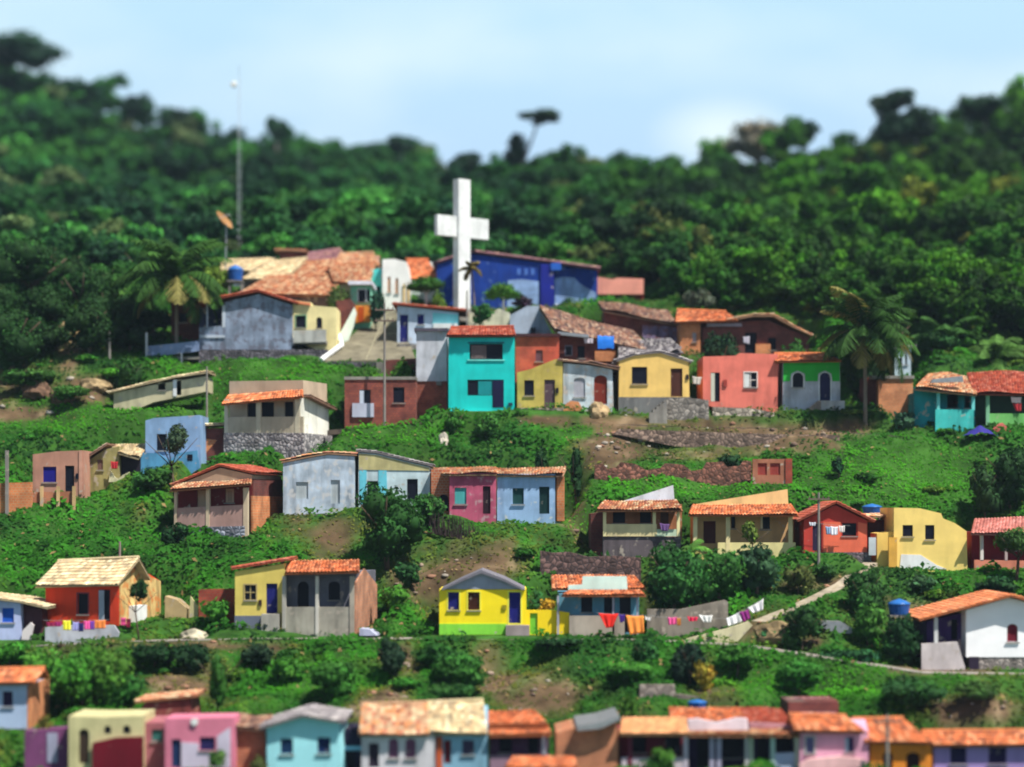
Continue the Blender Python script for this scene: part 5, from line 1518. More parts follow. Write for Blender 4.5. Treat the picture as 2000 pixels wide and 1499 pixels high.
def vnoise(x, y, s, seed):
    """smooth value noise"""
    rs = np.random.RandomState(seed)
    T = rs.rand(64, 64)
    u, v = np.asarray(x) / s, np.asarray(y) / s
    i, j = np.floor(u).astype(int), np.floor(v).astype(int)
    fu, fv = u - i, v - j
    fu, fv = fu * fu * (3 - 2 * fu), fv * fv * (3 - 2 * fv)
    g = lambda a, b: T[a % 64, b % 64]
    return (g(i, j) * (1 - fu) + g(i + 1, j) * fu) * (1 - fv) + (g(i, j + 1) * (1 - fu) + g(i + 1, j + 1) * fu) * fv
def cover(x, y, z):
    """0 bare soil .. 1 lush, from where the photograph shows earth and where it shows green"""
    px, py = to_px(x, y, z)
    n = vnoise(x, y, 2.6, 3) * 0.6 + vnoise(x, y, 0.9, 5) * 0.4
    c = 0.74 + (n - 0.5) * 1.0
    for ex, ey, rx, ry in LUSH:
        d = ((px - ex) / rx) ** 2 + ((py - ey) / ry) ** 2
        c = c + 0.45 * np.exp(-d * 0.9)
    for ex, ey, rx, ry, k in SOIL:
        d = ((px - ex) / rx) ** 2 + ((py - ey) / ry) ** 2
        c = c - k * np.where(py > 1250, 0.8, 0.62) * np.exp(-d * d * 0.8)
    return np.clip(c, 0, 1)

def axis(parts):
    out = [parts[0][0]]
    for a, b, s in parts:
        n = max(1, int(round((b - a) / s)))
        out += list(np.linspace(a, b, n + 1)[1:])
    return np.array(out)
gx = axis([(-3000, -400, 200), (-400, -110, 15), (-110, -62, 3), (-62, 62, 0.5), (62, 110, 3), (110, 400, 15), (400, 3000, 200)])
gy = axis([(-600, 80, 60), (80, 112, 4), (112, 120, 1.0), (120, 222, 0.5), (222, 420, 3), (420, 700, 20), (700, 4000, 200)])
X, Yg = np.meshgrid(gx, gy)
Z, on = ground(X.ravel(), Yg.ravel())
xv, yv = X.ravel(), Yg.ravel()
safe = np.where(yv < 20, 20, yv)
cv = cover(xv, safe, Z)
soilc = np.array([0.088, 0.058, 0.032])[None, :] * (0.7 + 0.7 * vnoise(xv, yv, 1.7, 9))[:, None]
soilc = soilc + np.array([0.09, 0.07, 0.045]) * np.clip(vnoise(xv, yv, 0.8, 19) * 4 - 2.6, 0, 1)[:, None]
grn = np.array([0.025, 0.08, 0.01])[None, :] * (0.6 + 0.8 * vnoise(xv, yv, 1.2, 11))[:, None]
w = np.clip((cv - 0.2) * 2.4, 0, 1)[:, None]
colg = soilc * (1 - w) + grn * w
colg = np.where((yv > 216)[:, None], np.array([[0.02, 0.045, 0.012]]), colg)
nx, ny = len(gx), len(gy)
idx = np.arange(nx * ny).reshape(ny, nx)
F = np.stack([idx[:-1, :-1], idx[:-1, 1:], idx[1:, 1:], idx[1:, :-1]], -1).reshape(-1, 4)
V = np.stack([xv, yv, Z], 1)
gd = big_mesh('hillside_ground', V, F, colg, M_GROUND, smooth=True)
tag(gd, 'terraced hillside of brown earth and rough green growth', kind='structure')

# ================================================================ foliage tools
def leaf_quads(pts, nrm, size, col, rng, aspect=0.62, rough=0.55):
    """one bent leaf-clump quad per point"""
    n = len(pts)
    r = rng.normal(size=(n, 3)) * rough
    N = nrm + r
    N /= np.linalg.norm(N, axis=1, keepdims=True) + 1e-9
    A = np.cross(N, rng.normal(size=(n, 3)))
    A /= np.linalg.norm(A, axis=1, keepdims=True) + 1e-9
    B = np.cross(N, A)
    s = size[:, None] * 0.5
    A, B = A * s, B * s * aspect
    k = rng.uniform(0.6, 1.4, size=(n, 4, 1))
    q = np.stack([pts - A * k[:, 0], pts - B * k[:, 1] + N * s * 0.15, pts + A * k[:, 2], pts + B * k[:, 3] + N * s * 0.15], 1)
    V = q.reshape(-1, 3)
    F = np.arange(4 * n).reshape(n, 4)
    return V, F, np.repeat(col, 4, axis=0)
_t = (1 + 5 ** .5) / 2
ICO = np.array([(-1, _t, 0), (1, _t, 0), (-1, -_t, 0), (1, -_t, 0), (0, -1, _t), (0, 1, _t), (0, -1, -_t), (0, 1, -_t), (_t, 0, -1), (_t, 0, 1), (-_t, 0, -1), (-_t, 0, 1)], float)
ICO /= np.linalg.norm(ICO[0])
ICF = np.array([(0, 11, 5), (0, 5, 1), (0, 1, 7), (0, 7, 10), (0, 10, 11), (1, 5, 9), (5, 11, 4), (11, 10, 2), (10, 7, 6), (7, 1, 8), (3, 9, 4), (3, 4, 2), (3, 2, 6), (3, 6, 8), (3, 8, 9), (4, 9, 5), (2, 4, 11), (6, 2, 10), (8, 6, 7), (9, 8, 1)])
def crown_cloud(rng, rx, ry, rz, nleaf, leaf, col, lobes=9, lobe_r=0.45, var=0.3, core=True, spread=(0.35, 0.68), low=False):
    """foliage spread over the lobes of a crown; centre at the origin"""
    d = rng.normal(size=(lobes, 3))
    d /= np.linalg.norm(d, axis=1, keepdims=True)
    d[:, 2] = d[:, 2] * 0.95 if low else np.abs(d[:, 2]) * 1.1 - 0.35
    c = d * rng.uniform(*spread, size=(lobes, 1))
    c[0] = 0
    lr = rng.uniform(0.75, 1.2, size=lobes) * lobe_r
    lr[0] *= 1.25
    which = rng.choice(lobes, nleaf, p=lr ** 2 / (lr ** 2).sum())
    n = rng.normal(size=(nleaf, 3))
    n /= np.linalg.norm(n, axis=1, keepdims=True)
    n[:, 2] = np.where(rng.rand(nleaf) < 0.55, np.abs(n[:, 2]), n[:, 2])
    p = c[which] + n * (lr[which] * rng.uniform(0.82, 1.12, nleaf))[:, None]
    R3 = np.array([rx, ry, rz])
    lobe_c = rng.uniform(1 - var, 1 + var, size=(lobes, 1)) * (1 + rng.normal(size=(lobes, 3)) * 0.08)
    cc = np.array(col)[None, :] * lobe_c[which] * rng.uniform(0.72, 1.35, size=(nleaf, 1))
    V, F, K = leaf_quads(p * R3, n / R3 * R3.mean(), rng.uniform(0.6, 1.35, nleaf) * leaf, cc, rng)
    if core:
        cv_ = []
        cf = []
        ck = []
        base = len(V)
        for i in range(lobes):
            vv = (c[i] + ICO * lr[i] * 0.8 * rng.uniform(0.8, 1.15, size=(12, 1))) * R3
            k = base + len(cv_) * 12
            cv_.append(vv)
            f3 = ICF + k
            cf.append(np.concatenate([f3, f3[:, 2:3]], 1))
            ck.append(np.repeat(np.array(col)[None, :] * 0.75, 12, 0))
        V = np.concatenate([V] + cv_)
        K = np.concatenate([K] + ck)
        return V, F, np.concatenate(cf), K
    return V, F, np.zeros((0, 4), int), K
def tri_quads(F, cores):
    return F, cores
def mesh_leaves(name, V, F, CF, K, parent=None):
    """quads for leaves, triangles for the inner mass, in one mesh"""
    me = bpy.data.meshes.new(name)
    tri = CF[:, :3]
    me.vertices.add(len(V))
    me.vertices.foreach_set("co", V.astype(np.float32).ravel())
    li = np.concatenate([F.ravel(), tri.ravel()]).astype(np.int32)
    me.loops.add(len(li))
    me.loops.foreach_set("vertex_index", li)
    me.polygons.add(len(F) + len(tri))
    ls = np.concatenate([np.arange(len(F)) * 4, F.size + np.arange(len(tri)) * 3]).astype(np.int32)
    me.polygons.foreach_set("loop_start", ls)
    me.update(calc_edges=True)
    at = me.color_attributes.new("tint", 'FLOAT_COLOR', 'POINT')
    at.data.foreach_set("color", np.concatenate([np.clip(K, 0.002, 1), np.ones((len(V), 1))], 1).astype(np.float32).ravel())
    me.materials.append(M_LEAF)
    o = bpy.data.objects.new(name, me)
    COL.objects.link(o)
    o.parent = parent
    return o
BARK = plain((0.09, 0.065, 0.045), 0.95)
G_DARK, G_MID, G_BRT, G_YEL, G_OLV = (0.016, 0.06, 0.012), (0.03, 0.115, 0.018), (0.05, 0.2, 0.02), (0.13, 0.22, 0.025), (0.1, 0.12, 0.03)
G_PALE, G_BLUE = (0.06, 0.14, 0.07), (0.02, 0.08, 0.035)

# ---- low growth over the slopes: nobody could count it
rs = np.random.RandomState(7)
def scatter(n, y0, y1, seed):
    r = np.random.RandomState(seed)
    y = r.uniform(y0, y1, n)
    x = r.uniform(-1, 1, n) * (y * 0.262 + 13)
    return x, y
x, y = scatter(300000, 118, 216, 1)
z, on = ground(x, y)
cvv = cover(x, y, z)
keep = (on < 0.5) & (rs.rand(len(x)) < np.clip((cvv - 0.12) * 1.4, 0.16, 1))
x, y, z, cvv = x[keep], y[keep], z[keep], cvv[keep]
clump = vnoise(x, y, 1.6, 21)
gr = grassy(x, y, z)
size = rs.uniform(0.22, 0.52, len(x)) * (0.7 + 0.7 * clump * cvv) * (1 - 0.35 * gr)
hgt = rs.uniform(0, 1, len(x)) * (0.12 + 1.5 * np.clip(clump - 0.4, 0, 1) * cvv * (1 - 0.85 * gr))
e_ = 0.3
gxn = (ground(x + e_, y)[0] - ground(x - e_, y)[0]) / (2 * e_)
gyn = (ground(x, y + e_)[0] - ground(x, y - e_)[0]) / (2 * e_)
nrm = np.stack([-gxn, -gyn, np.ones_like(x)], 1)
nrm /= np.linalg.norm(nrm, axis=1, keepdims=True)
mixn = vnoise(x, y, 4.2, 31)[:, None]
mix2 = vnoise(x, y, 1.3, 33)[:, None]
lush, olive, dark = np.array([0.024, 0.135, 0.006]), np.array([0.1, 0.11, 0.016]), np.array([0.008, 0.05, 0.007])
lw = np.clip((cvv[:, None] - 0.45) * 2.5, 0, 1)
cg = olive * (1 - lw) + lush * lw
cg = cg * (1 - np.clip(mixn * 2.2 - 1.0, 0, 1) * .9) + dark * np.clip(mixn * 2.2 - 1.0, 0, 1) * .9
gr = gr[:, None]
cg = cg * (1 - gr) + np.array([0.045, 0.22, 0.005]) * gr
cg = cg * (0.5 + (0.95 - 0.5 * gr) * mix2 + 0.25 * gr)
dry = (rs.rand(len(x)) < 0.012 + 0.35 * np.clip(.6 - cvv, 0, 1))[:, None]
cg = np.where(dry, np.array([[0.24, 0.17, 0.07]]), cg) * rs.uniform(0.86, 1.16, size=(len(x), 1))
pts = np.stack([x, y, z + hgt], 1)
V, F, K = leaf_quads(pts, nrm * 0.7 + np.array([0, -0.4, 0.2]), size, cg, rs, 0.55, 0.38)
gc = mesh_leaves('ground_cover', V, F, np.zeros((0, 3), int), K)
tag(gc, 'rough grass, weeds and creepers covering the slopes between the houses', 'ground cover', kind='stuff')

# ---- stones and rubble lying about on bare soil
x, y = scatter(9000, 120, 212, 5)
z, on = ground(x, y)
cvv = cover(x, y, z)
keep = (on < 0.5) & (cvv < 0.42) & (rs.rand(len(x)) < 0.75)
x, y, z = x[keep], y[keep], z[keep]
V = (ICO[None] * rs.uniform(0.6, 1.3, size=(len(x), 12, 1)) * (rs.rand(len(x), 1, 1) ** 3 * 0.28 + 0.07) * np.array([1.2, 1, .7])
     + np.stack([x, y, z + 0.03], 1)[:, None, :]).reshape(-1, 3)
F = (ICF[None] + (np.arange(len(x)) * 12)[:, None, None]).reshape(-1, 3)
kc = np.array([[.22, .17, .13], [.36, .32, .27], [.13, .09, .07], [.26, .14, .09]])[rs.randint(0, 4, len(x))] * rs.uniform(.7, 1.3, size=(len(x), 1))
tag(big_mesh('rubble', V, F, np.repeat(kc, 12, 0), M_GROUND), 'loose stones and rubble on the bare earth', 'rubble', kind='stuff')

# ---- the wood on the ridges
def crest_y(x):
    return float(np.interp(1000 + x / 330 * FPX, [700, 1000], [400, 325]))
protos = [crown_cloud(np.random.RandomState(50 + i), 1, 1, 0.85 + 0.1 * (i % 3), 560, 0.19, (1, 1, 1), lobes=9 + i % 5, lobe_r=0.33, var=0.45, spread=(0.3, 0.95)) for i in range(10)]
fr = np.random.RandomState(12)
Vs, Fs, Cs, Ks = [], [], [], []
kbase = 0
cnt = 0
yy = 224.0
spots = []
while yy < 440:
    step = 2.9 + (yy - 224) * 0.006
    half = yy * 0.262 + 14
    xx = -half
    while xx < half:
        sx, sy = xx + fr.uniform(-1.8, 1.8), yy + fr.uniform(-1.6, 1.6)
        if sy < crest_y(sx) + 14:
            spots.append((sx, sy))
        xx += step * 1.05
    yy += step
# lower edge of the wood comes down beside the village
for i in range(2300):
    sx, sy = fr.uniform(-62, 62), fr.uniform(190, 226)
    ppx = 1000 + sx / sy * FPX
    lim = np.interp(ppx, [-200, 0, 180, 300, 420, 1200, 1290, 1340, 1500, 1600, 1750, 2200], [202, 203, 206, 211, 222, 222, 214, 206, 203, 199.5, 195, 193])
    if sy > lim: spots.append((sx, sy))
for sx, sy in spots:
    r = 1.25 + 2.5 * fr.rand() ** 1.7
    if sy < 226: r *= 0.75
    hgt = r * fr.uniform(0.9, 1.6) + (fr.uniform(1.5, 3.5) if fr.rand() < 0.12 else 0)
    if sy < 226: hgt *= 0.7
    V, F, CF, K = protos[fr.randint(10)]
    a = fr.uniform(0, 6.28)
    c, s = math.cos(a), math.sin(a)
    M = np.array([[c, -s, 0], [s, c, 0], [0, 0, 1]])
    q = (V @ M.T) * np.array([r * fr.uniform(.85, 1.25), r * fr.uniform(.85, 1.25), r * fr.uniform(0.7, 1.3)]) + np.array([sx, sy, gz(sx, sy) + hgt])
    t = fr.rand()
    g = vnoise(np.array([sx]), np.array([sy]), 14, 41)[0]
    base = np.array((0.02, 0.1, 0.014)) if t < 0.5 else np.array((0.04, 0.17, 0.016)) if t < 0.75 else np.array((0.01, 0.05, 0.012)) if t < 0.94 else np.array((0.085, 0.14, 0.03))
    warm = np.clip((sx / sy * FPX + 100) / 700, 0, 1)
    base = base * (0.6 + 0.8 * g) * (np.array([1.1, 1.05, 1.7]) * (1 - warm) + np.array([1.35, 1.05, 0.5]) * warm)  # left crowns tinted bluer: distance haze painted into the leaf colour
    Vs.append(q); Ks.append(K * base)
    Fs.append(F + kbase); Cs.append(CF + kbase)
    kbase += len(V)
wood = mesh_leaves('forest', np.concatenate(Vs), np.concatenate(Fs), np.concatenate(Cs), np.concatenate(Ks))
tag(wood, 'dense green forest covering the ridges behind the village', 'forest', kind='stuff')
print("forest crowns", len(spots))
# ================================================================ single trees, bushes and palms
PROTO = {}
def crown_mesh(kind, seed, nleaf, leaf, col, rx, rz, lobes, lobe_r, parent, var=0.35, low=False):
    r = np.random.RandomState(seed)
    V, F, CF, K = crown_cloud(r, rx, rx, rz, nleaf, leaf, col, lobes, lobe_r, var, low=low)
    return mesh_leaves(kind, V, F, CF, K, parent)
def trunk_mesh(parent, h, r, rng, limbs=5, spread=0.5, mat=BARK):
    mb = MB()
    p = Vector((0, 0, -0.5))
    q = Vector((rng.uniform(-.1, .1) * h, rng.uniform(-.1, .1) * h, h * 0.55))
    mb.tube(p, q, r * 1.2, r * 0.8, 8)
    for i in range(limbs):
        a = i * 2 * math.pi / limbs + rng.uniform(-.4, .4)
        e = q + Vector((math.cos(a) * spread * h, math.sin(a) * spread * h, h * rng.uniform(.35, .6)))
        mb.tube(q - Vector((0, 0, .05)), e, r * 0.55, r * 0.2, 6)
    return mb.build('trunk', mat, parent, smooth=True)
def tree(name, label, cat, px, pbase, ptop, wpx, Y=None, col=G_MID, seed=0, crown_from=0.25, dens=1.0, leaf=0.34, group=None, lobes=10, lobe_r=0.42, dy=0.0, onground=True):
    Yb = gY(pbase) if Y is None else Y
    b = P(px, pbase, Yb)
    if onground:
        zg = gz(b.x, b.y)
        if pbase > 900 and zg > b.z + 0.5 and gY(pbase) < Yb:      # the slope is already higher here: stand it where its foot shows
            k_ = gY(pbase) / Yb
            Yb = gY(pbase)
            b = P(px, pbase, Yb)
            zg = gz(b.x, b.y)
        zb = min(b.z, zg + 0.3) if zg < b.z + 0.5 else zg
    else:
        zb = b.z
    ztop = P(px, ptop, Yb).z
    H = max(ztop - zb, 0.5)
    rx = wpx / 2 / FPX * Yb
    e = empty(name, (b.x, b.y, zb), label, cat, group)
    rng = random.Random(seed + int(px))
    rz = H * (1 - crown_from) / 2
    n = int(min(2600, max(160, 95 * dens * (rx * rx + rx * rz) / (leaf * leaf) * 0.16)))
    o = crown_mesh("crown", abs(seed * 37 + int(px)) + 1, n, leaf, col, rx * 1.08, rz * 1.12, lobes + (4 if crown_from < .15 else 0), lobe_r, e, low=crown_from < .15)
    o.location = (0, 0, H - rz)
    if crown_from < .02: rx *= .6
    trunk_mesh(e, H * 0.75, max(0.06, rx * 0.07), rng)
    return e
T = tree
# dark mango trees at the upper left
T('mango_tree', 'big dark round crowned tree at the left edge of the village', 'tree', 60, 690, 455, 210, 198, G_DARK, 1, .2, 1.3)
T('mango_tree', 'dark dense tree behind the lamp post at the upper left', 'tree', 165, 700, 520, 130, 197, (0.02, 0.075, 0.014), 2, .15, 1.3)
T('mango_tree', 'low dark tree at the left edge below the big round crown', 'tree', -5, 705, 560, 150, 194, G_DARK, 3, .1, 1.3)
T('leafy_tree', 'mid green tree between the dark mango trees and the left palm', 'tree', 235, 690, 500, 100, 199, G_MID, 4, .2, 1.1)
T('leafy_tree', 'dark tree standing right behind the left palm', 'tree', 300, 690, 470, 90, 203, G_DARK, 5, .2, 1.2)
T('leafy_tree', 'dark shrub under the mango trees beside the pale rock', 'tree', 110, 722, 628, 120, 192, (0.016, 0.05, 0.012), 6, .1, 1)
T('leafy_tree', 'dark shrub left of the balcony wall', 'tree', 255, 722, 640, 90, 193, (0.014, 0.045, 0.014), 7, .1, 1)
T('leafy_tree', 'dark spreading tree at the far left edge above the bare path', 'tree', 20, 752, 590, 170, 189, G_DARK, 130, .05, 1.2)
T('leafy_tree', 'dark tree directly left of the lamp post', 'tree', 175, 735, 590, 110, 190.5, (0.014, 0.05, 0.01), 131, .05, 1.2)
T('leafy_tree', 'tall dark tree behind the mango trees at the left', 'tree', 110, 650, 470, 120, 204, (0.02, 0.07, 0.014), 132, .05, 1.2)
T('shrub', 'green scrub below the dark spreading tree at the far left', 'shrub', 60, 790, 720, 110, 185.5, (0.035, 0.11, 0.018), 133, .0)
T('shrub', 'scrub bush in front of the reddish rocks at the left', 'shrub', 140, 800, 752, 80, 183, (0.04, 0.12, 0.018), 134, .0)
T('shrub', 'dark scrub bush right of the lamp post', 'shrub', 248, 750, 690, 60, 187.5, (0.02, 0.07, 0.014), 135, .0)
T('leafy_tree', 'dense dark tree backing the tall coconut palm', 'tree', 1690, 738, 590, 120, 189, (0.014, 0.05, 0.012), 136, .05, 1.2)
T('leafy_tree', 'dark tree between the tall coconut palm and the pale blue hut', 'tree', 1740, 745, 640, 80, 193, (0.018, 0.06, 0.014), 137, .05, 1.1)
T('leafy_tree', 'dark tree behind the brick shed and turquoise veranda house', 'tree', 1820, 760, 650, 90, 193, (0.02, 0.08, 0.016), 138, .05, 1.1)
T('leafy_tree', 'dark tree filling the slope between the mango trees and the left palm', 'tree', 215, 700, 560, 120, 194, G_DARK, 151, .05, 1.2)
T('leafy_tree', 'low dark growth behind the balcony wall', 'tree', 300, 705, 600, 90, 197, (0.012, 0.045, 0.01), 152, .05, 1.2)
T('mango_tree', 'dark tree mass under the big round crowned tree', 'tree', 80, 700, 560, 150, 194.5, (0.014, 0.055, 0.01), 153, .05, 1.2)
# yellow-green foliage beside the tank
T('shrub', 'yellow-green shrub beside the blue water tank on the tan roof', 'shrub', 425, 580, 512, 50, 205, G_YEL, 8, .1)
T('shrub', 'dark shrub with yellow leaves above the cream house roof', 'shrub', 664, 600, 548, 46, 198, (0.05, 0.09, 0.02), 9, .1)
T('shrub', 'dark leafy shrub beside the orange wall at the top of the ramp', 'shrub', 735, 632, 568, 36, 198.5, (0.02, 0.07, 0.04), 10, .1)
T('shrub', 'weeds growing along the roof of the dark brick house', 'shrub', 715, 746, 706, 70, 187.5, (0.05, 0.17, 0.015), 140, .0)
T('shrub', 'weeds between the utility pole and the tall grey house', 'shrub', 785, 744, 708, 56, 187.5, (0.05, 0.16, 0.015), 141, .0)
# topiary by the cross
for px, pb, pt, w, lab, c in ((832, 600, 541, 88, 'flat-topped clipped tree left of the cross shaft', (0.03, 0.1, 0.012)), (983, 605, 555, 76, 'flat-topped clipped tree right of the cross shaft', (0.05, 0.15, 0.015))):
    b = P(px, pb, 200.5)
    e = empty('topiary_tree', b, lab, 'tree', 'clipped trees by the cross')
    H = (pb - pt) / FPX * 200.5
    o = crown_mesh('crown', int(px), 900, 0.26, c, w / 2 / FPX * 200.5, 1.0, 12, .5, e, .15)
    o.location = (0, 0, H - 0.9)
    mb = MB(); mb.tube((0, 0, -.6), (0.05, 0, H * .45), .13, .1); mb.tube((0.05, 0, H * .45), (.6, 0, H - .9), .07, .04, 6); mb.tube((0.05, 0, H * .45), (-.6, 0, H - .9), .07, .04, 6); mb.tube((0.05, 0, H * .45), (.1, .4, H - .8), .07, .04, 6)
    mb.build('trunk', paint(C(205, 205, 200), .3), e)
T('clipped_bush', 'small round yellow-green bush under the left topiary tree', 'bush', 856, 594, 568, 40, 199, (0.1, 0.2, 0.02), 11, .0, leaf=.22)
T('shrub', 'green shrub at the foot of the cross', 'shrub', 940, 642, 588, 48, 195.5, (0.035, 0.14, 0.03), 12, .1)
T('shrub', 'dark purple-leaved shrub beside the right topiary tree', 'shrub', 1020, 602, 578, 44, 203, (0.05, 0.03, 0.05), 13, .1)
T('leafy_tree', 'dark round tree in front of the old brick house', 'tree', 1408, 698, 642, 84, 187.5, (0.012, 0.045, 0.016), 14, .05, 1.4)
T('shrub', 'green shrub by the old brick house window', 'shrub', 1545, 694, 655, 50, 188, (0.03, 0.12, 0.02), 15, .1)
T('shrub', 'pale flowering shrub above the orange brick house', 'shrub', 1365, 612, 560, 60, 203, (0.1, 0.13, 0.08), 16, .1)

# third row growth
T('bushy_tree', 'large dark round bush in front of the cream and cyan house', 'tree', 757, 1104, 950, 138, 162.2, (0.02, 0.085, 0.014), 20, .02, 1.5, lobes=14)
T('bushy_tree', 'smaller bush right of the large dark bush', 'bush', 836, 1050, 966, 70, 164, (0.028, 0.1, 0.018), 21, .1, 1.2)
T('small_tree', 'small silvery-leaved tree on a thin trunk in front of the pale blue house', 'tree', 344, 962, 822, 66, 171.5, (0.05, 0.09, 0.05), 22, .45, 1.1, leaf=.26)
T('shrub', 'green shrub below the small silvery tree', 'shrub', 300, 960, 915, 90, 170, G_MID, 23, .0)
T('shrub', 'dark green shrub under the blue house wall', 'shrub', 372, 1010, 930, 60, 166.5, G_DARK, 24, .0)
T('shrub', 'round dark bush on the slope left of the stone base of the gabled veranda house', 'bush', 345, 1074, 1018, 64, 163, (0.012, 0.05, 0.014), 25, .0, 1.2)
T('cypress_bush', 'tall narrow dark bush above the pale blue house', 'bush', 1127, 925, 860, 30, 171.5, (0.012, 0.055, 0.014), 26, .0, 1.2)
T('cypress_bush', 'dark low bush above the roof of the pink house', 'bush', 1058, 915, 868, 40, 173.5, (0.014, 0.06, 0.014), 27, .0)
T('shrub', 'green shrub in front of the turquoise house base', 'shrub', 888, 850, 796, 36, 178, (0.04, 0.15, 0.02), 28, .0)
T('shrub', 'feathery green shrub below the turquoise house', 'shrub', 955, 862, 806, 62, 177.8, (0.035, 0.13, 0.02), 29, .0)
T('shrub', 'bluish green shrub beside the brick shed', 'shrub', 1765, 838, 800, 50, 179.5, (0.05, 0.13, 0.07), 30, .0)
T('shrub', 'yellow-green weeds bush at the foot of the tall palm', 'shrub', 1660, 832, 800, 50, 180.5, (0.09, 0.15, 0.03), 31, .0)
T('shrub', 'single dark bush on the bright green slope', 'bush', 1638, 930, 894, 26, 171.5, (0.01, 0.05, 0.02), 32, .0)
T('shrub', 'dark bush on top of the ruined wall', 'bush', 1423, 908, 884, 54, 172.8, (0.015, 0.06, 0.02), 33, .0)
T('leafy_tree', 'dark green tree at the right edge of the bright slope', 'tree', 1975, 1000, 868, 110, 168, (0.018, 0.07, 0.016), 34, .0, 1.2)
T('leafy_tree', 'dark tree behind the coral house roof', 'tree', 1925, 1010, 905, 80, 167, (0.02, 0.06, 0.016), 35, .0)
T('small_tree', 'leafy green tree in front of the coral house at the right edge', 'tree', 1985, 1120, 1024, 96, 155.5, (0.05, 0.13, 0.025), 36, .35, 1.1)
T('leafy_tree', 'large leafy tree in front of the white gable veranda house', 'tree', 1310, 1200, 1058, 150, 156, (0.024, 0.1, 0.02), 37, .05, 1.4, lobes=14)
T('leafy_tree', 'broad tree between the white gable and cream veranda houses', 'tree', 1400, 1185, 1062, 110, 156.5, (0.035, 0.13, 0.022), 38, .05, 1.2)
T('leafy_tree', 'grey-green tree in front of the cream veranda house', 'tree', 1480, 1175, 1066, 110, 156.2, (0.03, 0.085, 0.035), 39, .05, 1.3)
T('small_tree', 'thin yellow-green sapling in front of the cream veranda house porch', 'tree', 1464, 1088, 1010, 36, 158, (0.13, 0.2, 0.03), 40, .3, .6)
T('shrub', 'spiky olive shrub beside the path below the red gabled house', 'shrub', 1560, 1165, 1100, 60, 156.5, (0.09, 0.12, 0.03), 41, .0)
T('shrub', 'green shrub under the red gabled house', 'shrub', 1612, 1135, 1095, 44, 157.5, (0.03, 0.1, 0.02), 42, .0)
T('leafy_tree', 'dark leafy bush right of the dirt path', 'tree', 1690, 1215, 1102, 100, 154, (0.025, 0.09, 0.018), 43, .0, 1.2)
T('leafy_tree', 'dark bush left of the lean-to', 'bush', 1563, 1282, 1176, 84, 146.8, (0.02, 0.075, 0.016), 44, .0, 1.3)
T('leafy_tree', 'green banana-like bush left of the blue water tank', 'bush', 1697, 1262, 1180, 76, 148.5, (0.045, 0.15, 0.02), 45, .0, 1.1)
T('leafy_tree', 'dense dark tree under the blue water tank', 'tree', 1762, 1304, 1196, 92, 145.2, (0.012, 0.055, 0.014), 46, .0, 1.5, lobes=13)
T('shrub', 'low green hedge below the lean-to', 'hedge', 1660, 1298, 1262, 120, 145.6, (0.02, 0.09, 0.03), 47, .0)
T('shrub', 'green bush on the slope under the large yellow house', 'bush', 1800, 1160, 1120, 50, 156, (0.05, 0.13, 0.05), 48, .0)
T('shrub', 'dark weedy bush below the coral house', 'bush', 1950, 1165, 1124, 90, 155.5, (0.015, 0.06, 0.018), 49, .0)
T('shrub', 'round bush on the bare slope left of the bright yellow house', 'bush', 795, 1152, 1095, 54, 156.5, (0.02, 0.08, 0.02), 50, .0, 1.2)
T('shrub', 'bright green bush right of the grey porch house', 'bush', 765, 1195, 1144, 70, 153, (0.06, 0.2, 0.02), 51, .0)
T('shrub', 'small green shrub behind the yellow yard wall', 'shrub', 1050, 1180, 1150, 36, 153, (0.03, 0.12, 0.03), 52, .0)
T('shrub', 'mustard yellow flowering shrub on the yellow yard wall', 'shrub', 1068, 1196, 1170, 32, 150.8, (0.4, 0.24, 0.02), 53, .0, onground=False)
T('small_tree', 'small dark tree against the worn side wall of the orange-red house', 'tree', 272, 1228, 1128, 36, 148.2, (0.015, 0.05, 0.012), 54, .5, 1)
T('shrub', 'bright green banana shrub left of the yellow cream house', 'shrub', 425, 1222, 1168, 64, 150.3, (0.05, 0.2, 0.02), 55, .0)
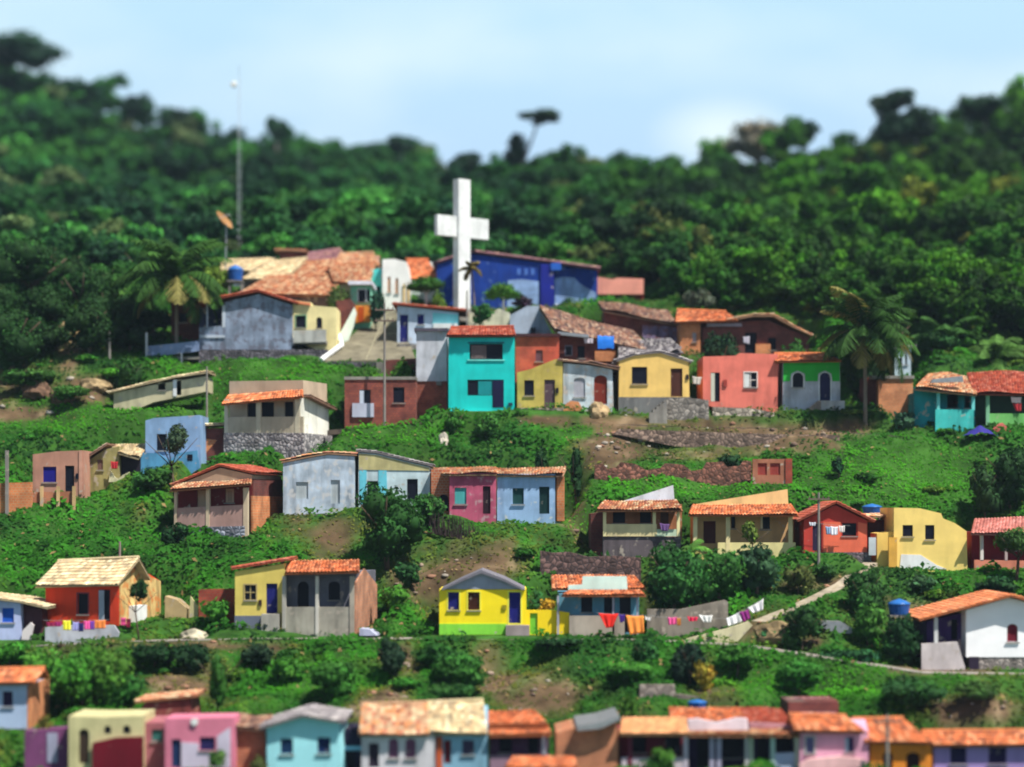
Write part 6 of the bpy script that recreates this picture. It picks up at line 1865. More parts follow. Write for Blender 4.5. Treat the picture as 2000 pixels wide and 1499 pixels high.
# growth above the lowest row
bam = [(20, 1300, 1252, 90, G_BRT), (90, 1345, 1258, 100, (0.06, 0.2, 0.02)), (160, 1380, 1262, 110, G_BRT), (215, 1385, 1270, 90, (0.06, 0.17, 0.02)), (245, 1385, 1305, 80, (0.03, 0.13, 0.02)), (130, 1385, 1315, 90, (0.04, 0.15, 0.02))]
names = ['tall bright thicket above the orange roof house', 'tall grassy thicket beside the orange roof house', 'bright leafy thicket above the cream flat-topped house', 'thicket below the orange-red house terrace', 'rounded green bush right above the cream flat-topped house', 'dark-footed bush behind the cream flat-topped house']
for i, (a, b, c_, d, col) in enumerate(bam):
    T('thicket', names[i], 'bush', a, b, c_, d, gY(b) + 2.5, col, 60 + i, .0, 1.1)
for i, (a, b, c_, d, col, lab) in enumerate([
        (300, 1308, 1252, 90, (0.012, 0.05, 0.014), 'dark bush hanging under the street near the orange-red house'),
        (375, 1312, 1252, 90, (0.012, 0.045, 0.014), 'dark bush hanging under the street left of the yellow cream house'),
        (425, 1390, 1262, 40, (0.04, 0.15, 0.02), 'tall bright creeper column on the lower slope'),
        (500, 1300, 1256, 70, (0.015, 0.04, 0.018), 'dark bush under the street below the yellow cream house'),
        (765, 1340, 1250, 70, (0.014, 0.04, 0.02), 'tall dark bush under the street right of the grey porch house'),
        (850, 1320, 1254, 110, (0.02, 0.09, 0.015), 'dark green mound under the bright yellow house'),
        (900, 1345, 1275, 120, (0.035, 0.14, 0.02), 'bright green mound on the slope below the bright yellow house'),
        (880, 1390, 1335, 90, (0.03, 0.11, 0.02), 'green mound above the mossy roofs'),
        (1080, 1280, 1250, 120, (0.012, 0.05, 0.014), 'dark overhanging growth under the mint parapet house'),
        (1262, 1310, 1250, 60, (0.02, 0.09, 0.018), 'dark round bush under the street below the washing line'),
        (1230, 1345, 1290, 110, (0.05, 0.2, 0.02), 'bright green bush left of the dark gully'),
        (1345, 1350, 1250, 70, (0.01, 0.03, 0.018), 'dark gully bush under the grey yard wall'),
        (1230, 1400, 1350, 44, (0.07, 0.2, 0.02), 'small bright bush left of the stone terrace wall'),
        (1440, 1310, 1258, 90, (0.045, 0.17, 0.02), 'bright green bush under the low cream curb wall'),
        (1505, 1255, 1226, 56, (0.02, 0.11, 0.03), 'small dark green bush by the bare mound'),
        (560, 1330, 1285, 90, (0.05, 0.19, 0.02), 'bright green mound on the slope above the cyan house'),
        (650, 1360, 1290, 110, (0.04, 0.16, 0.02), 'leafy mound above the cyan house roof'),
        (1560, 1345, 1290, 110, (0.04, 0.17, 0.02), 'green mound above the brick rooftop room'),
        (1780, 1380, 1315, 140, (0.025, 0.1, 0.02), 'mid green mound on the lower right slope'),
        (1900, 1390, 1330, 110, (0.05, 0.11, 0.025), 'olive mound above the lavender house')]):
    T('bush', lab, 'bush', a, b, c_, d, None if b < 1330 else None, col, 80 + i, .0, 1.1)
T('flower_bush', 'golden yellow flowering bush in the gully above the red roofs', 'bush', 1372, 1360, 1292, 44, 139, (0.33, 0.26, 0.03), 110, .0)
T('clipped_bush', 'round bright green shrub in front of the peach roofed house', 'shrub', 1296, 1520, 1452, 48, 125.5, (0.06, 0.17, 0.02), 111, .1, 1.2)
T('shrub', 'small green potted shrub in front of the rose house', 'shrub', 424, 1520, 1462, 34, 124.5, (0.08, 0.18, 0.04), 112, .2)
T('shrub', 'small olive shrub by the tile roofed brick house', 'shrub', 505, 1530, 1476, 34, 125, (0.08, 0.1, 0.03), 113, .2)
T('shrub', 'orange-green flowering shrub over the mauve yard wall', 'shrub', 84, 1440, 1396, 40, 128.5, (0.12, 0.12, 0.02), 114, .0)

# slope tufts that read as single bushes, copied from a few built ones
bp = []
for i in range(5):
    e = empty('slope_bush', (0, 0, -100), 'low leafy bush growing wild on the open slope between the rows of houses', 'bush', 'wild bushes on the slopes')
    col = [(0.04, 0.16, 0.014), (0.06, 0.22, 0.014), (0.025, 0.1, 0.012), (0.09, 0.2, 0.02), (0.045, 0.17, 0.02)][i]
    crown_mesh('crown', 300 + i, 300, 0.3, col, 1.0, 0.75, 7, .45, e)
    bp.append(e)
rb = np.random.RandomState(77)
used = [False] * 5
x, y = scatter(2600, 121, 205, 9)
z, on = ground(x, y)
cvv = cover(x, y, z)
m = 0
seen_l = set()
for i in range(len(x)):
    if m >= 120: break
    if on[i] > 0.1 or cvv[i] < 0.5 or rb.rand() > 0.45: continue
    # stay clear of plots and paths
    if ground(np.array([x[i] + 1.1, x[i] - 1.1, x[i], x[i]]), np.array([y[i], y[i], y[i] + 1.1, y[i] - 1.1]))[1].max() > 0: continue
    k = rb.randint(5)
    s = 0.4 + 1.1 * rb.rand() ** 1.5
    if used[k]:
        o = bp[k].copy(); COL.objects.link(o)
        for ch in bp[k].children:
            c_ = ch.copy(); COL.objects.link(c_); c_.parent = o
    else:
        o = bp[k]; used[k] = True
    for near in sorted(LAND, key=lambda q: (q[0] - x[i]) ** 2 + (q[1] + 2 - y[i]) ** 2)[:7]:
        dy_ = y[i] - near[1]
        where = 'on the slope above' if dy_ > 4 else 'on the slope below' if dy_ < -0.5 else 'right of' if x[i] > near[0] else 'left of'
        lb = '%s %s wild bush %s the %s' % ('tiny' if s < .5 else 'small' if s < .75 else 'wide', ('green', 'bright', 'dark', 'yellowish', 'leafy')[k], where, near[2])
        lb = ' '.join(lb.split()[:16])
        if lb not in seen_l: break
    seen_l.add(lb)
    o['label'] = lb
    o.location = (x[i], y[i], z[i] + 0.15 * s)
    o.rotation_euler = (0, 0, rb.uniform(0, 6.28))
    o.scale = (s, s, s * rb.uniform(.45, .85))
    m += 1

# ---- skyline trees standing out of the wood
def sky_tree(label, px, crown_py, wpx, hpx, Y, col, trunk_to, seed, lean=0, dens=1, leaf=.8, lobes=7, name='emergent_tree', bare=False):
    c = P(px, crown_py, Y)
    b = P(px - lean, trunk_to, Y)
    e = empty(name, b, label, 'tree')
    rel = c - b
    if bare:
        o = MB()
        rng = random.Random(seed)
        def br(p, d, L, r, n):
            q = p + d * L
            o.tube(p, q, r, r * .6, 5)
            if n:
                for k in range(3):
                    dd = (d + Vector((rng.uniform(-.7, .7), rng.uniform(-.7, .7), rng.uniform(-.1, .5)))).normalized()
                    br(q, dd, L * .68, r * .55, n - 1)
        br(Vector((0, 0, -2)), Vector((0, 0, 1)), rel.z * .7 + 2, .35, 5)
        o.build('branches', plain((0.34, 0.3, 0.26), .95), e, fix=False)
        return
    o = crown_mesh('crown', seed, int(700 * dens), leaf, col, wpx / 2 / FPX * Y, hpx / 2 / FPX * Y, lobes + 3, .42, e, low=True)
    o.location = rel
    mb = MB()
    mb.tube((0, 0, -4), rel * .95, .28, .16, 7)
    for k in range(6):
        a = k * 1.05
        mb.tube(rel * .93, rel + Vector((math.cos(a) * wpx / 3.2 / FPX * Y, math.sin(a) * wpx / 3.2 / FPX * Y, 0)), .2, .08, 5)
    mb.build('trunk', plain((0.2, 0.18, 0.17), .95), e)
FB = (0.018, 0.06, 0.03)
sky_tree('huge flat-crowned tree on the ridge at the upper left', 42, 108, 180, 104, 385, FB, 190, 401, dens=1.6, lobes=10)
sky_tree('dark round tree on the ridge right of the huge flat-crowned tree', 125, 180, 90, 70, 385, (0.012, 0.045, 0.02), 240, 402)
sky_tree('small dark tree top on the left ridge line', 255, 208, 44, 40, 385, (0.012, 0.04, 0.02), 270, 403)
sky_tree('dark tree on the left ridge right of the dip', 345, 240, 80, 75, 380, (0.014, 0.05, 0.022), 300, 404)
sky_tree('pointed tree top on the ridge beside the antenna mast', 540, 252, 44, 50, 370, (0.02, 0.08, 0.03), 300, 405)
sky_tree('round tree on the ridge left of the valley dip', 785, 282, 60, 50, 350, (0.014, 0.05, 0.025), 330, 406)
sky_tree('leaning tree with a wind-swept crown on the skyline above the cross', 1056, 228, 104, 40, 318, (0.02, 0.05, 0.025), 300, 407, lean=46, dens=.3, leaf=.45, lobes=12)
sky_tree('pale grey-brown tree crown on the ridge line', 1478, 278, 130, 100, 320, (0.24, 0.21, 0.14), 320, 408, dens=1.2, leaf=.7, lobes=9, name='pale_tree')
sky_tree('umbrella shaped tree on the skyline at the right', 1742, 200, 106, 60, 312, (0.018, 0.055, 0.02), 300, 409, dens=1.3)
sky_tree('narrow dark tree at the foot of the leaning tree', 1008, 302, 60, 90, 319, (0.014, 0.05, 0.02), 320, 415)
sky_tree('dark tree mass directly under the umbrella shaped tree', 1748, 262, 92, 96, 312, (0.012, 0.045, 0.02), 320, 414, dens=1.2)
sky_tree('dark rounded tree right of the umbrella shaped tree', 1790, 245, 110, 80, 312, (0.014, 0.05, 0.02), 320, 410, dens=1.3)
sky_tree('dark blocky tree on the ridge right of the pale tree', 1575, 262, 66, 60, 318, (0.014, 0.055, 0.02), 320, 411)
sky_tree('broad tree on the skyline at the right edge', 1925, 215, 150, 60, 312, (0.016, 0.06, 0.022), 290, 412, dens=1.5)
sky_tree('low domed tree on the ridge left of the leaning tree', 905, 318, 80, 66, 318, (0.016, 0.055, 0.025), 340, 413)

# ---- palms
def palm(label, px, pbase, pcrown, rpx, Y, seed, col=(0.045, 0.1, 0.02), n=20, group=None, droop=1.0, trunk_r=0.16, name='palm_tree'):
    b = P(px, pbase, Y)
    zb = min(b.z, gz(b.x, b.y))
    e = empty(name, (b.x, b.y, zb), label, 'palm', group)
    H = P(px, pcrown, Y).z - zb
    rng = random.Random(seed)
    mb = MB()
    p = Vector((0, 0, -.5))
    ln = rng.uniform(-.25, .25)
    for i in range(8):
        t = (i + 1) / 8
        q = Vector((ln * t * t * 2, 0, H * t))
        mb.tube(p, q + Vector((0, 0, .02)), trunk_r * (1.25 - .35 * t), trunk_r * (1.15 - .35 * t), 8)
        p = q
    mb.build('trunk', plain((0.2, 0.16, 0.13), .95), e)
    top = p
    Rf = rpx / FPX * Y
    f = MB()
    for i in range(n):
        a = i * 2.399 + rng.uniform(-.2, .2)
        el = rng.uniform(-.3, 1.5)
        d = Vector((math.cos(a), math.sin(a), 0))
        L = Rf * rng.uniform(.8, 1.15)
        pts = []
        pp = top.copy()
        ang = el
        for k in range(9):
            pts.append(pp.copy())
            pp = pp + (d * math.cos(ang) + Vector((0, 0, math.sin(ang)))) * (L / 8)
            ang -= .2 * droop
        cc = mulc(col, rng.uniform(.55, 1.6))
        if rng.random() < .1: cc = (.22, .2, .06)
        side = Vector((-math.sin(a), math.cos(a), 0))
        for k in range(8):
            f.tube(pts[k], pts[k + 1], .035, .03, 3, cc)
            for m_ in range(6):
                t = (m_ + rng.random()) / 6
                q = pts[k] * (1 - t) + pts[k + 1] * t
                fwd = (pts[k + 1] - pts[k]).normalized()
                w = L * .24 * math.sin(math.pi * min(1, (k + t + .8) / 9)) + .1
                for s in (-1, 1):
                    tip = q + side * s * w * .75 + fwd * w * .5 - Vector((0, 0, w * rng.uniform(.35, .75)))
                    o = fwd * .08
                    f.add([q - o, q + o, tip + o * .3, tip - o * .3], [(0, 1, 2, 3)], mulc(cc, rng.uniform(.75, 1.3)))
    f.build('fronds', M_LEAF, e, fix=False)
    return e
palm('large shaggy coconut palm at the left beside the grey gable house', 345, 700, 545, 135, 192.5, 11, n=46, col=(0.035, 0.1, 0.015))
palm('tall coconut palm on a thin pale trunk right of the green and white house', 1690, 838, 650, 122, 181, 12, n=46, col=(0.026, 0.075, 0.012))
palm('palm standing behind the turquoise veranda house', 1850, 760, 672, 100, 196, 13, n=18, col=(0.05, 0.14, 0.03))
palm('palm at the right edge behind the green veranda house', 1950, 770, 700, 85, 192, 14, n=18, col=(0.07, 0.16, 0.03))
palm('upright palm in front of the forest right of the tall coconut palm', 1812, 740, 640, 70, 199, 15, n=14, col=(0.045, 0.15, 0.03))
palm('banana-like palm left of the shaggy palm', 262, 640, 560, 62, 199, 16, n=14, col=(0.07, 0.17, 0.03))
palm('bushy palm at the left village edge', 225, 690, 600, 58, 197, 17, n=14, col=(0.06, 0.14, 0.02))
palm('small brown-leaved palm in front of the cross shaft', 928, 625, 525, 26, 199, 18, n=14, col=(0.14, 0.11, 0.03), trunk_r=.07)
palm('small palm between the trees in front of the veranda houses', 1345, 1110, 1075, 45, 155, 19, n=14, col=(0.08, 0.2, 0.03), trunk_r=.1)

# ================================================================ poles, masts, dish, tanks
def pole(label, px, pb, pt, Y, r=.11, cross=None, lamp=False, name='utility_pole'):
    b = P(px, pb, Y)
    zb = min(b.z, gz(b.x, b.y))
    e = empty(name, (b.x, b.y, zb), label, 'pole')
    H = P(px, pt, Y).z - zb
    mb = MB(); mb.tube((0, 0, -.6), (0, 0, H), r * 1.2, r * .8, 8); mb.build('post', POLE, e)
    if cross:
        for c in cross:
            mb = MB(); mb.box(-.8, -.06, H - c - .06, .8, -.1 - .06, H - c + .06)
            for x in (-.7, -.3, .3, .7): mb.tube((x, -.1, H - c + .05), (x, -.1, H - c + .22), .04, n=6)
            mb.build('crossarm', WOODG, e)
    if lamp:
        mb = MB(); mb.tube((0, 0, H - .1), (-.9, -.3, H + .1), .04, n=6); mb.build('arm', METAL, e)
        mb = MB(); mb.box(-1.3, -.42, H + .05, -.8, -.2, H + .18); mb.build('lamp_head', METAL, e)
    return e
pole('grey lamp post at the left in front of the dark trees', 214, 775, 645, 190, .12, lamp=True, name='lamp_post')
pole('dark utility pole in front of the concrete ramp and brick house', 751, 832, 592, 179.2, .1, cross=(.6, 1.5))
pole('utility pole in front of the red gabled house', 1599, 1112, 962, 157.8, .1, cross=(.5,))
pole('thin utility pole in front of the amber house', 1733, 1530, 1396, 125, .1, cross=(.4,))
pole('slim pole beside the cross shaft and white cyan house', 912, 660, 568, 193.5, .07)
pole('wooden post at the right end of the low cream shed', 404, 775, 716, 181.5, .09, name='fence_post')
pole('rusty post behind the orange-red house roof', 234, 1110, 1058, 158.5, .1, name='fence_post')
pole('small post on the pale blue house terrace', 1560, 1075, 1040, 160, .05, name='fence_post') if False else None
# distant mast
b = P(467, 470, 232)
e = empty('antenna_mast', (b.x, b.y, gz(b.x, b.y)), 'very tall thin lattice antenna mast with a small dish rising from the forest', 'mast')
H = P(467, 150, 232).z - e.location.z
mb = MB()
for a in range(3):
    t = a * 2.094
    mb.tube((math.cos(t) * .2, math.sin(t) * .2, 0), (math.cos(t) * .2, math.sin(t) * .2, H), .014, n=4)
for i in range(int(H / .8)):
    for a in range(3):
        t, t2 = a * 2.094, (a + 1) * 2.094
        mb.tube((math.cos(t) * .2, math.sin(t) * .2, i * .8), (math.cos(t2) * .2, math.sin(t2) * .2, i * .8 + .8), .007, n=3)
mb.build('lattice', plain((0.6, 0.64, 0.68), .6), e)
mb = MB(); mb.tube((-.55, -.3, H - .9), (-.55, -.5, H - .9), .38, .3, 12); mb.build('dish', WHITE, e)
mb = MB(); mb.tube((0, 0, H), (0, 0, H + 1.2), .03, n=4); mb.build('rod', METAL, e)
# rusty satellite dish
b = P(440, 560, 206)
e = empty('satellite_dish', b, 'large rusty satellite dish on a thin pole above the tan roofs at the left', 'dish')
H = P(440, 434, 206).z - b.z
mb = MB(); mb.tube((0, 0, -.4), (.1, 0, H - .2), .07, n=6); mb.build('pole', METAL, e)
mb = MB()
D = Vector((.74, -.26, .62)).normalized()
u = D.orthogonal().normalized(); w_ = D.cross(u)
c0 = Vector((-.3, 0, H))
for j in range(6):
    r_, dd = 1.08 * j / 5, .35 * (j / 5) ** 2
    for i in range(20):
        a = i * math.pi / 10
        mb.v.append(tuple(c0 + D * dd + (u * math.cos(a) + w_ * math.sin(a)) * max(r_, .02))); mb.c.append((1, 1, 1))
for j in range(5):
    for i in range(20):
        mb.f.append((j * 20 + i, j * 20 + (i + 1) % 20, (j + 1) * 20 + (i + 1) % 20, (j + 1) * 20 + i))
mb.build('reflector', plain((0.32, 0.17, 0.07), .8), e, smooth=True)
mb = MB()
for a in (0, 2.1, 4.2):
    mb.tube(c0 + D * .35 + (u * math.cos(a) + w_ * math.sin(a)) * 1.04, c0 + D * 1.1, .03, n=4)
mb.build('feed_arm', METAL, e)

def tank(label, px, pb, wpx, hpx, Y, stand=0):
    b = P(px, pb, Y)
    e = empty('water_tank', b, label, 'tank')
    s = Y / FPX
    r, H = wpx / 2 * s, hpx * s
    BL = plain((0.02, 0.09, 0.32), .35, name="blue_plastic")
    mb = MB()
    prof = [(0.0, .86), (.12, .9), (.6, 1.0), (.66, 1.04), (.7, 1.0)]
    n = 20
    for t, k in prof:
        for i in range(n):
            a = i * 2 * math.pi / n
            mb.v.append((math.cos(a) * r * k, math.sin(a) * r * k, H * t)); mb.c.append((1, 1, 1))
    for j in range(len(prof) - 1):
        for i in range(n):
            mb.f.append((j * n + i, j * n + (i + 1) % n, (j + 1) * n + (i + 1) % n, (j + 1) * n + i))
    mb.f.append(tuple(range(n)))
    mb.build('barrel', BL, e, smooth=False)
    mb = MB()
    prof = [(.7, 1.05), (.76, 1.03), (.92, .6), (1.0, .2), (1.02, .18), (1.05, .02)]
    for t, k in prof:
        for i in range(n):
            a = i * 2 * math.pi / n
            mb.v.append((math.cos(a) * r * k, math.sin(a) * r * k, H * t)); mb.c.append((1, 1, 1))
    for j in range(len(prof) - 1):
        for i in range(n):
            mb.f.append((j * n + i, j * n + (i + 1) % n, (j + 1) * n + (i + 1) % n, (j + 1) * n + i))
    mb.build('lid', plain((0.03, 0.14, 0.42), .3, name="blue_plastic"), e, smooth=True)
    if stand:
        mb = MB()
        mb.box(-r, -r, -.16, r, r, -.01)
        for x in (-.8, .75):
            for y in (-.8, .75):
                mb.box(x * r, y * r, -stand, x * r + .16, y * r + .16, -.161)
        mb.build('stand', CONC, e)
tank('blue plastic water tank on a stand left of the brilliant white gabled house', 1756, 1201, 42, 30, 148.5, stand=3.2)
tank('blue water tank behind the red gabled house', 1703, 1004, 38, 19, 166, stand=1.5)
tank('dark blue water tank beside the tan tiled roofs at the upper left', 460, 549, 30, 30, 204.5, stand=2.5)
tank('pale blue tank behind the red roofs of the lowest row', 1362, 1383, 36, 16, 135.5, stand=1.2)
b = P(1183, 676, 186)
e = empty('blue_tarp', b, 'crumpled bright blue tarp on the shed roof under the brown tiled roof', 'tarp')
mb = MB()
rg = random.Random(4)
for j in range(7):
    for i in range(11):
        mb.v.append(((i - 5) * .14, j * .12 - .3, .85 - abs(j - 2) * .12 + rg.uniform(-.07, .07) - (.25 if j == 0 else 0))); mb.c.append((1, 1, 1))
for j in range(6):
    for i in range(10):
        q = j * 11 + i; mb.f.append((q, q + 1, q + 12, q + 11))
v0 = [(x, y, z - .6) for x, y, z in mb.v[:11]]
mb.add(v0, []); k0 = len(mb.v) - 11
for i in range(10): mb.f.append((i, i + 1, k0 + i + 1, k0 + i))
mb.build('sheet', plain((0.02, 0.16, 0.6), .4), e, smooth=True)
b = P(1915, 852, 176.5)
e = empty('purple_tarp', b, 'dark blue-purple tarp heaped in front of the green veranda house', 'tarp')
mb = MB()
for j in range(6):
    for i in range(13):
        hx = 1 - abs(i - 6) / 6.5
        mb.v.append(((i - 6) * .22, j * .25 - .6, max(0, hx) * .95 * (1 - abs(j - 3) / 4.2) + rg.uniform(-.06, .06))); mb.c.append((1, 1, 1))
for j in range(5):
    for i in range(12):
        q = j * 13 + i; mb.f.append((q, q + 1, q + 14, q + 13))
mb.build('sheet', plain((0.035, 0.03, 0.22), .5), e, smooth=True)

# ================================================================ washing
def cloth(name, label, cat, pts, Y, col, group=None, wave=.06):
    """a hanging cloth: pixel outline top edge left->right then bottom right->left (4 points), with folds"""
    tl, tr, br_, bl_ = [P(x, y, Y) for x, y in pts]
    mb = MB()
    n, m_ = 12, 8
    rg = random.Random(int(pts[0][0]))
    ph = rg.random() * 6
    for j in range(m_ + 1):
        for i in range(n + 1):
            u, v = i / n, j / m_
            p = (tl * (1 - u) + tr * u) * (1 - v) + (bl_ * (1 - u) + br_ * u) * v
            p = p + Vector((0, wave * math.sin(u * 14 + ph) * (0.3 + v), -.04 * math.sin(u * math.pi) * (1 - v) + rg.uniform(-.02, .02) * v))
            mb.v.append(tuple(p)); mb.c.append((1, 1, 1))
    for j in range(m_):
        for i in range(n):
            q = j * (n + 1) + i; mb.f.append((q, q + 1, q + n + 2, q + n + 1))
    o = mb.build(name, plain(col, .8, name="cotton"), None, smooth=True)
    sm = o.modifiers.new("thick", 'SOLIDIFY'); sm.thickness = .015
    return tag(o, label, cat, group)
def cline(label, a, b, Y, sag=.15):
    A, B = P(a[0], a[1], Y), P(b[0], b[1], Y)
    mb = MB()
    prev = A
    for i in range(1, 9):
        t = i / 8
        q = A * (1 - t) + B * t - Vector((0, 0, sag * 4 * t * (1 - t)))
        mb.tube(prev, q, .012, n=4)
        prev = q
    tag(mb.build('clothes_line', plain((0.4, 0.4, 0.4))), label, 'clothes line')
cline('washing line stretched in front of the mint parapet house', (1165, 1197), (1280, 1202), 148.4, .05)
cline('washing line in front of the grey yard wall', (1270, 1204), (1420, 1208), 148.8, .05)
cline('washing line climbing right of the grey yard wall', (1415, 1210), (1494, 1168), 149, .05)
WG = 'washing along the street'
o = cloth('towel', 'round-bottomed bright red cloth hanging in front of the mint parapet house', 'cloth', [(1169, 1198), (1208, 1199), (1196, 1226), (1184, 1227)], 148.4, (0.75, 0.03, 0.02), WG)
cloth('shirt', 'small indigo garment between the red and orange washing', 'garment', [(1209, 1200), (1220, 1200), (1219, 1214), (1211, 1217)], 148.4, (0.07, 0.02, 0.25), WG)
cloth('sheet', 'orange sheet hanging at the corner of the mint parapet house', 'sheet', [(1222, 1202), (1257, 1203), (1258, 1236), (1230, 1240)], 148.4, (0.9, 0.3, 0.06), WG)
cloth('towel', 'small white towel right of the orange sheet', 'towel', [(1259, 1204), (1272, 1206), (1270, 1213), (1260, 1211)], 148.4, (0.7, 0.68, 0.66), WG)
cloth('towel', 'pink garment on the washing line before the grey yard wall', 'garment', [(1304, 1206), (1322, 1205), (1321, 1220), (1306, 1221)], 148.8, (0.75, 0.1, 0.3), WG)
cloth('shorts', 'small orange-brown garment beside the pink garment', 'garment', [(1322, 1207), (1330, 1207), (1330, 1222), (1323, 1222)], 148.75, (0.55, 0.22, 0.05), WG)
cloth('shirt', 'crimson garment left of the white shirt on the washing line', 'garment', [(1342, 1204), (1363, 1205), (1361, 1213), (1346, 1214)], 148.8, (0.7, 0.02, 0.08), WG)
cloth('shirt', 'white shirt on the washing line before the grey yard wall', 'shirt', [(1364, 1201), (1392, 1202), (1388, 1216), (1374, 1215)], 148.8, (0.78, 0.78, 0.76), WG)
cloth('sheet', 'large white sheet on the climbing washing line', 'sheet', [(1418, 1208), (1446, 1195), (1450, 1214), (1422, 1224)], 149, (0.82, 0.82, 0.86), WG)
cloth('shirt', 'purple garment on the climbing washing line', 'garment', [(1443, 1196), (1462, 1190), (1466, 1208), (1452, 1216)], 148.92, (0.25, 0.03, 0.2), WG)
cloth('sheet', 'white sheet at the top end of the climbing washing line', 'sheet', [(1460, 1188), (1491, 1170), (1490, 1192), (1470, 1198)], 149, (0.82, 0.8, 0.82), WG)
# on the fence of the orange-red house
G2 = 'clothes on the terrace of the orange-red house'
for lab, x0, x1, y0, y1, c in (('crimson cloth at the left end of the terrace washing', 90, 108, 1215, 1224, (0.3, 0.02, 0.08)), ('dark magenta cloth beside the yellow cloth', 108, 120, 1214, 1224, (0.35, 0.03, 0.15)),
                               ('bright yellow cloth on the terrace washing', 123, 138, 1212, 1231, (0.85, 0.8, 0.05)), ('lilac cloth next to the yellow cloth', 142, 154, 1215, 1232, (0.35, 0.35, 0.7)),
                               ('navy cloth in the middle of the terrace washing', 154, 163, 1216, 1234, (0.02, 0.02, 0.12)), ('pink cloth in the middle of the terrace washing', 164, 176, 1213, 1230, (0.8, 0.1, 0.35)),
                               ('violet cloth left of the orange cloth', 176, 184, 1213, 1230, (0.2, 0.06, 0.4)), ('orange cloth on the terrace washing', 185, 206, 1211, 1228, (0.85, 0.25, 0.06))):
    cloth('cloth', lab, 'cloth', [(x0, y0), (x1, y0), (x1, y1), (x0, y1)], 147.4, c, G2, .03)
cline('washing line along the terrace of the orange-red house', (86, 1212), (212, 1211), 147.4, .03)
cloth('cloth', 'magenta cloth by the worn yellow side wall', 'cloth', [(236, 1206), (246, 1206), (246, 1222), (236, 1222)], 148.3, (0.7, 0.08, 0.25), G2, .03)
cloth('cloth', 'dark red cloth by the worn yellow side wall', 'cloth', [(247, 1208), (256, 1208), (255, 1226), (247, 1226)], 148.3, (0.3, 0.02, 0.06), G2, .03)
# red gabled house washing
G3 = 'washing at the red gabled house'
cline('washing line across the front of the red gabled house', (1584, 1021), (1660, 1027), 158.9, .05)
cloth('shirt', 'pale blue shirt on the red gabled house line', 'shirt', [(1612, 1028), (1622, 1029), (1622, 1044), (1614, 1044)], 158.9, (0.25, 0.4, 0.6), G3, .04)
cloth('shirt', 'white shirt on the red gabled house line', 'shirt', [(1622, 1028), (1637, 1029), (1636, 1045), (1623, 1046)], 158.9, (0.75, 0.78, 0.85), G3, .04)
cloth('towel', 'white towel at the window of the red gabled house', 'towel', [(1638, 1027), (1650, 1027), (1649, 1040), (1640, 1040)], 158.9, (0.75, 0.7, 0.68), G3, .04)
cloth('towel', 'grey-white cloth at the top of the red gabled house door', 'towel', [(1580, 1020), (1593, 1020), (1592, 1028), (1582, 1027)], 158.9, (0.6, 0.62, 0.7), G3, .03)
cloth('towel', 'mauve garment on the porch of the white gable veranda house', 'garment', [(1288, 1022), (1308, 1024), (1304, 1038), (1292, 1037)], 160.4, (0.15, 0.08, 0.22), None, .04)
cloth('towel', 'red cloth in the dark end of the crooked cream cottage', 'cloth', [(216, 901), (230, 902), (229, 916), (218, 916)], 172, (0.45, 0.03, 0.04), None, .04)
cloth('shirt', 'white shirt in the doorway of the old brick house', 'shirt', [(1451, 658), (1464, 657), (1464, 673), (1452, 670)], 192.4, (0.5, 0.48, 0.56), None, .04)
cloth('sheet', 'pale cloth hanging in the gap between the cream yellow and salmon houses', 'cloth', [(1352, 735), (1371, 737), (1367, 752), (1353, 750)], 181.6, (0.55, 0.5, 0.45), None, .05)
cloth('towel', 'pinkish white cloth in the porch of the green veranda house', 'cloth', [(1974, 775), (1995, 776), (1994, 788), (1976, 787)], 178.9, (0.8, 0.6, 0.6), None, .04)
cloth('towel', 'red cloth in the porch of the green veranda house', 'cloth', [(1978, 788), (1996, 788), (1994, 804), (1984, 803)], 178.8, (0.4, 0.03, 0.04), None, .04)
cloth('towel', 'pale green cloth under the left window of the brick shack row', 'cloth', [(1140, 660), (1158, 661), (1158, 671), (1142, 671)], 187, (0.5, 0.45, 0.5), None, .04)

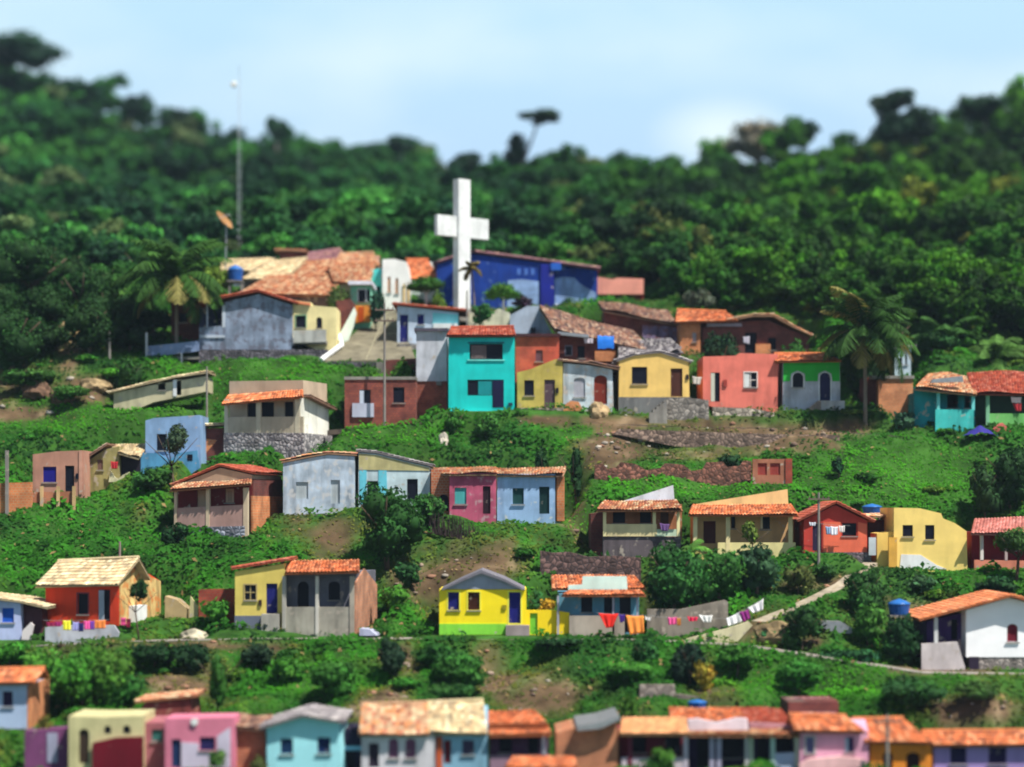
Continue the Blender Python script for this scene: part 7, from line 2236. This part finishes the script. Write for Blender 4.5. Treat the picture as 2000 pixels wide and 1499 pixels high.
# pale boulders
def boulder(label, px, py, w, hh, Y, col):
    b = P(px, py, Y)
    mb = MB()
    rg = random.Random(int(px))
    s = w / 2 / FPX * Y
    bm = bmesh.new(); bmesh.ops.create_icosphere(bm, subdivisions=3, radius=1)
    k = hh / w
    for v in bm.verts:
        n = math.sin(v.co.x * 3 + px) * .14 + math.sin(v.co.y * 5 + v.co.z * 4) * .16 + math.sin(v.co.x * 9 + v.co.z * 8) * .07 + rg.uniform(-.07, .07)
        v.co = Vector((v.co.x * s, v.co.y * s * .8, v.co.z * s * k * 1.6)) * (1 + n)
    me = bpy.data.meshes.new('boulder'); bm.to_mesh(me); bm.free()
    at = me.color_attributes.new("tint", 'FLOAT_COLOR', 'POINT')
    for i_, v_ in enumerate(me.vertices):
        q_ = .5 + .35 * (1 + math.sin(v_.co.x * 4 + v_.co.z * 7) * math.sin(v_.co.y * 5 + i_ * .01)) * rg.uniform(.7, 1.2)
        at.data[i_].color = (col[0] * q_, col[1] * q_, col[2] * q_, 1)
    me.materials.append(M_GROUND)
    o = bpy.data.objects.new('boulder', me); COL.objects.link(o)
    o.location = (b.x, b.y, min(b.z, gz(b.x, b.y) + s * k * .4))
    tag(o, label, 'rock')
boulder('pale tan rock face among the dark trees at the upper left', 142, 680, 60, 60, 193, (0.5, 0.36, 0.18))
boulder('brown rock outcrop below the lamp post', 186, 756, 56, 20, 186.5, (0.3, 0.22, 0.12))
boulder('reddish rock outcrop on the upper left slope', 70, 768, 66, 26, 185, (0.15, 0.09, 0.06))
boulder('low reddish rock left of the low cream shed', 125, 775, 50, 22, 184, (0.17, 0.11, 0.07))
boulder('low earth mound at the right end of the washing line', 1508, 1244, 84, 36, 148.6, (0.26, 0.19, 0.1))
T('shrub', 'weeds growing over the low earth mound', 'shrub', 1535, 1262, 1222, 50, 148, (0.05, 0.12, 0.02), 161, .0)
boulder('cream sand heap left of the yellow cream house', 378, 1232, 60, 18, 148.9, (0.42, 0.38, 0.28))
boulder('orange rock near the peeling white house door', 1172, 806, 40, 24, 180.6, (0.5, 0.36, 0.2))
boulder('white plaster lump on the slope above the cream and cyan house', 866, 855, 16, 22, 177, (0.6, 0.55, 0.45))
# ================================================================ humid air between the camera and the ridges
mb = MB()
mb.box(-420, -60, -3, 420, 720, 175)
hz_m = bpy.data.materials.new("humid_air")
hz_m.use_nodes = True
n_, l_ = hz_m.node_tree.nodes, hz_m.node_tree.links
n_.remove(n_['Principled BSDF'])
pv = n_.new("ShaderNodeVolumePrincipled")
pv.inputs['Color'].default_value = (0.6, 0.8, 1.0, 1)
pv.inputs['Density'].default_value = 0.00012
pv.inputs['Anisotropy'].default_value = 0.2
l_.new(pv.outputs[0], n_['Material Output'].inputs['Volume'])
hz_o = mb.build('haze', hz_m)
tag(hz_o, 'thin bluish humid haze over the hillside', 'haze', kind='stuff')
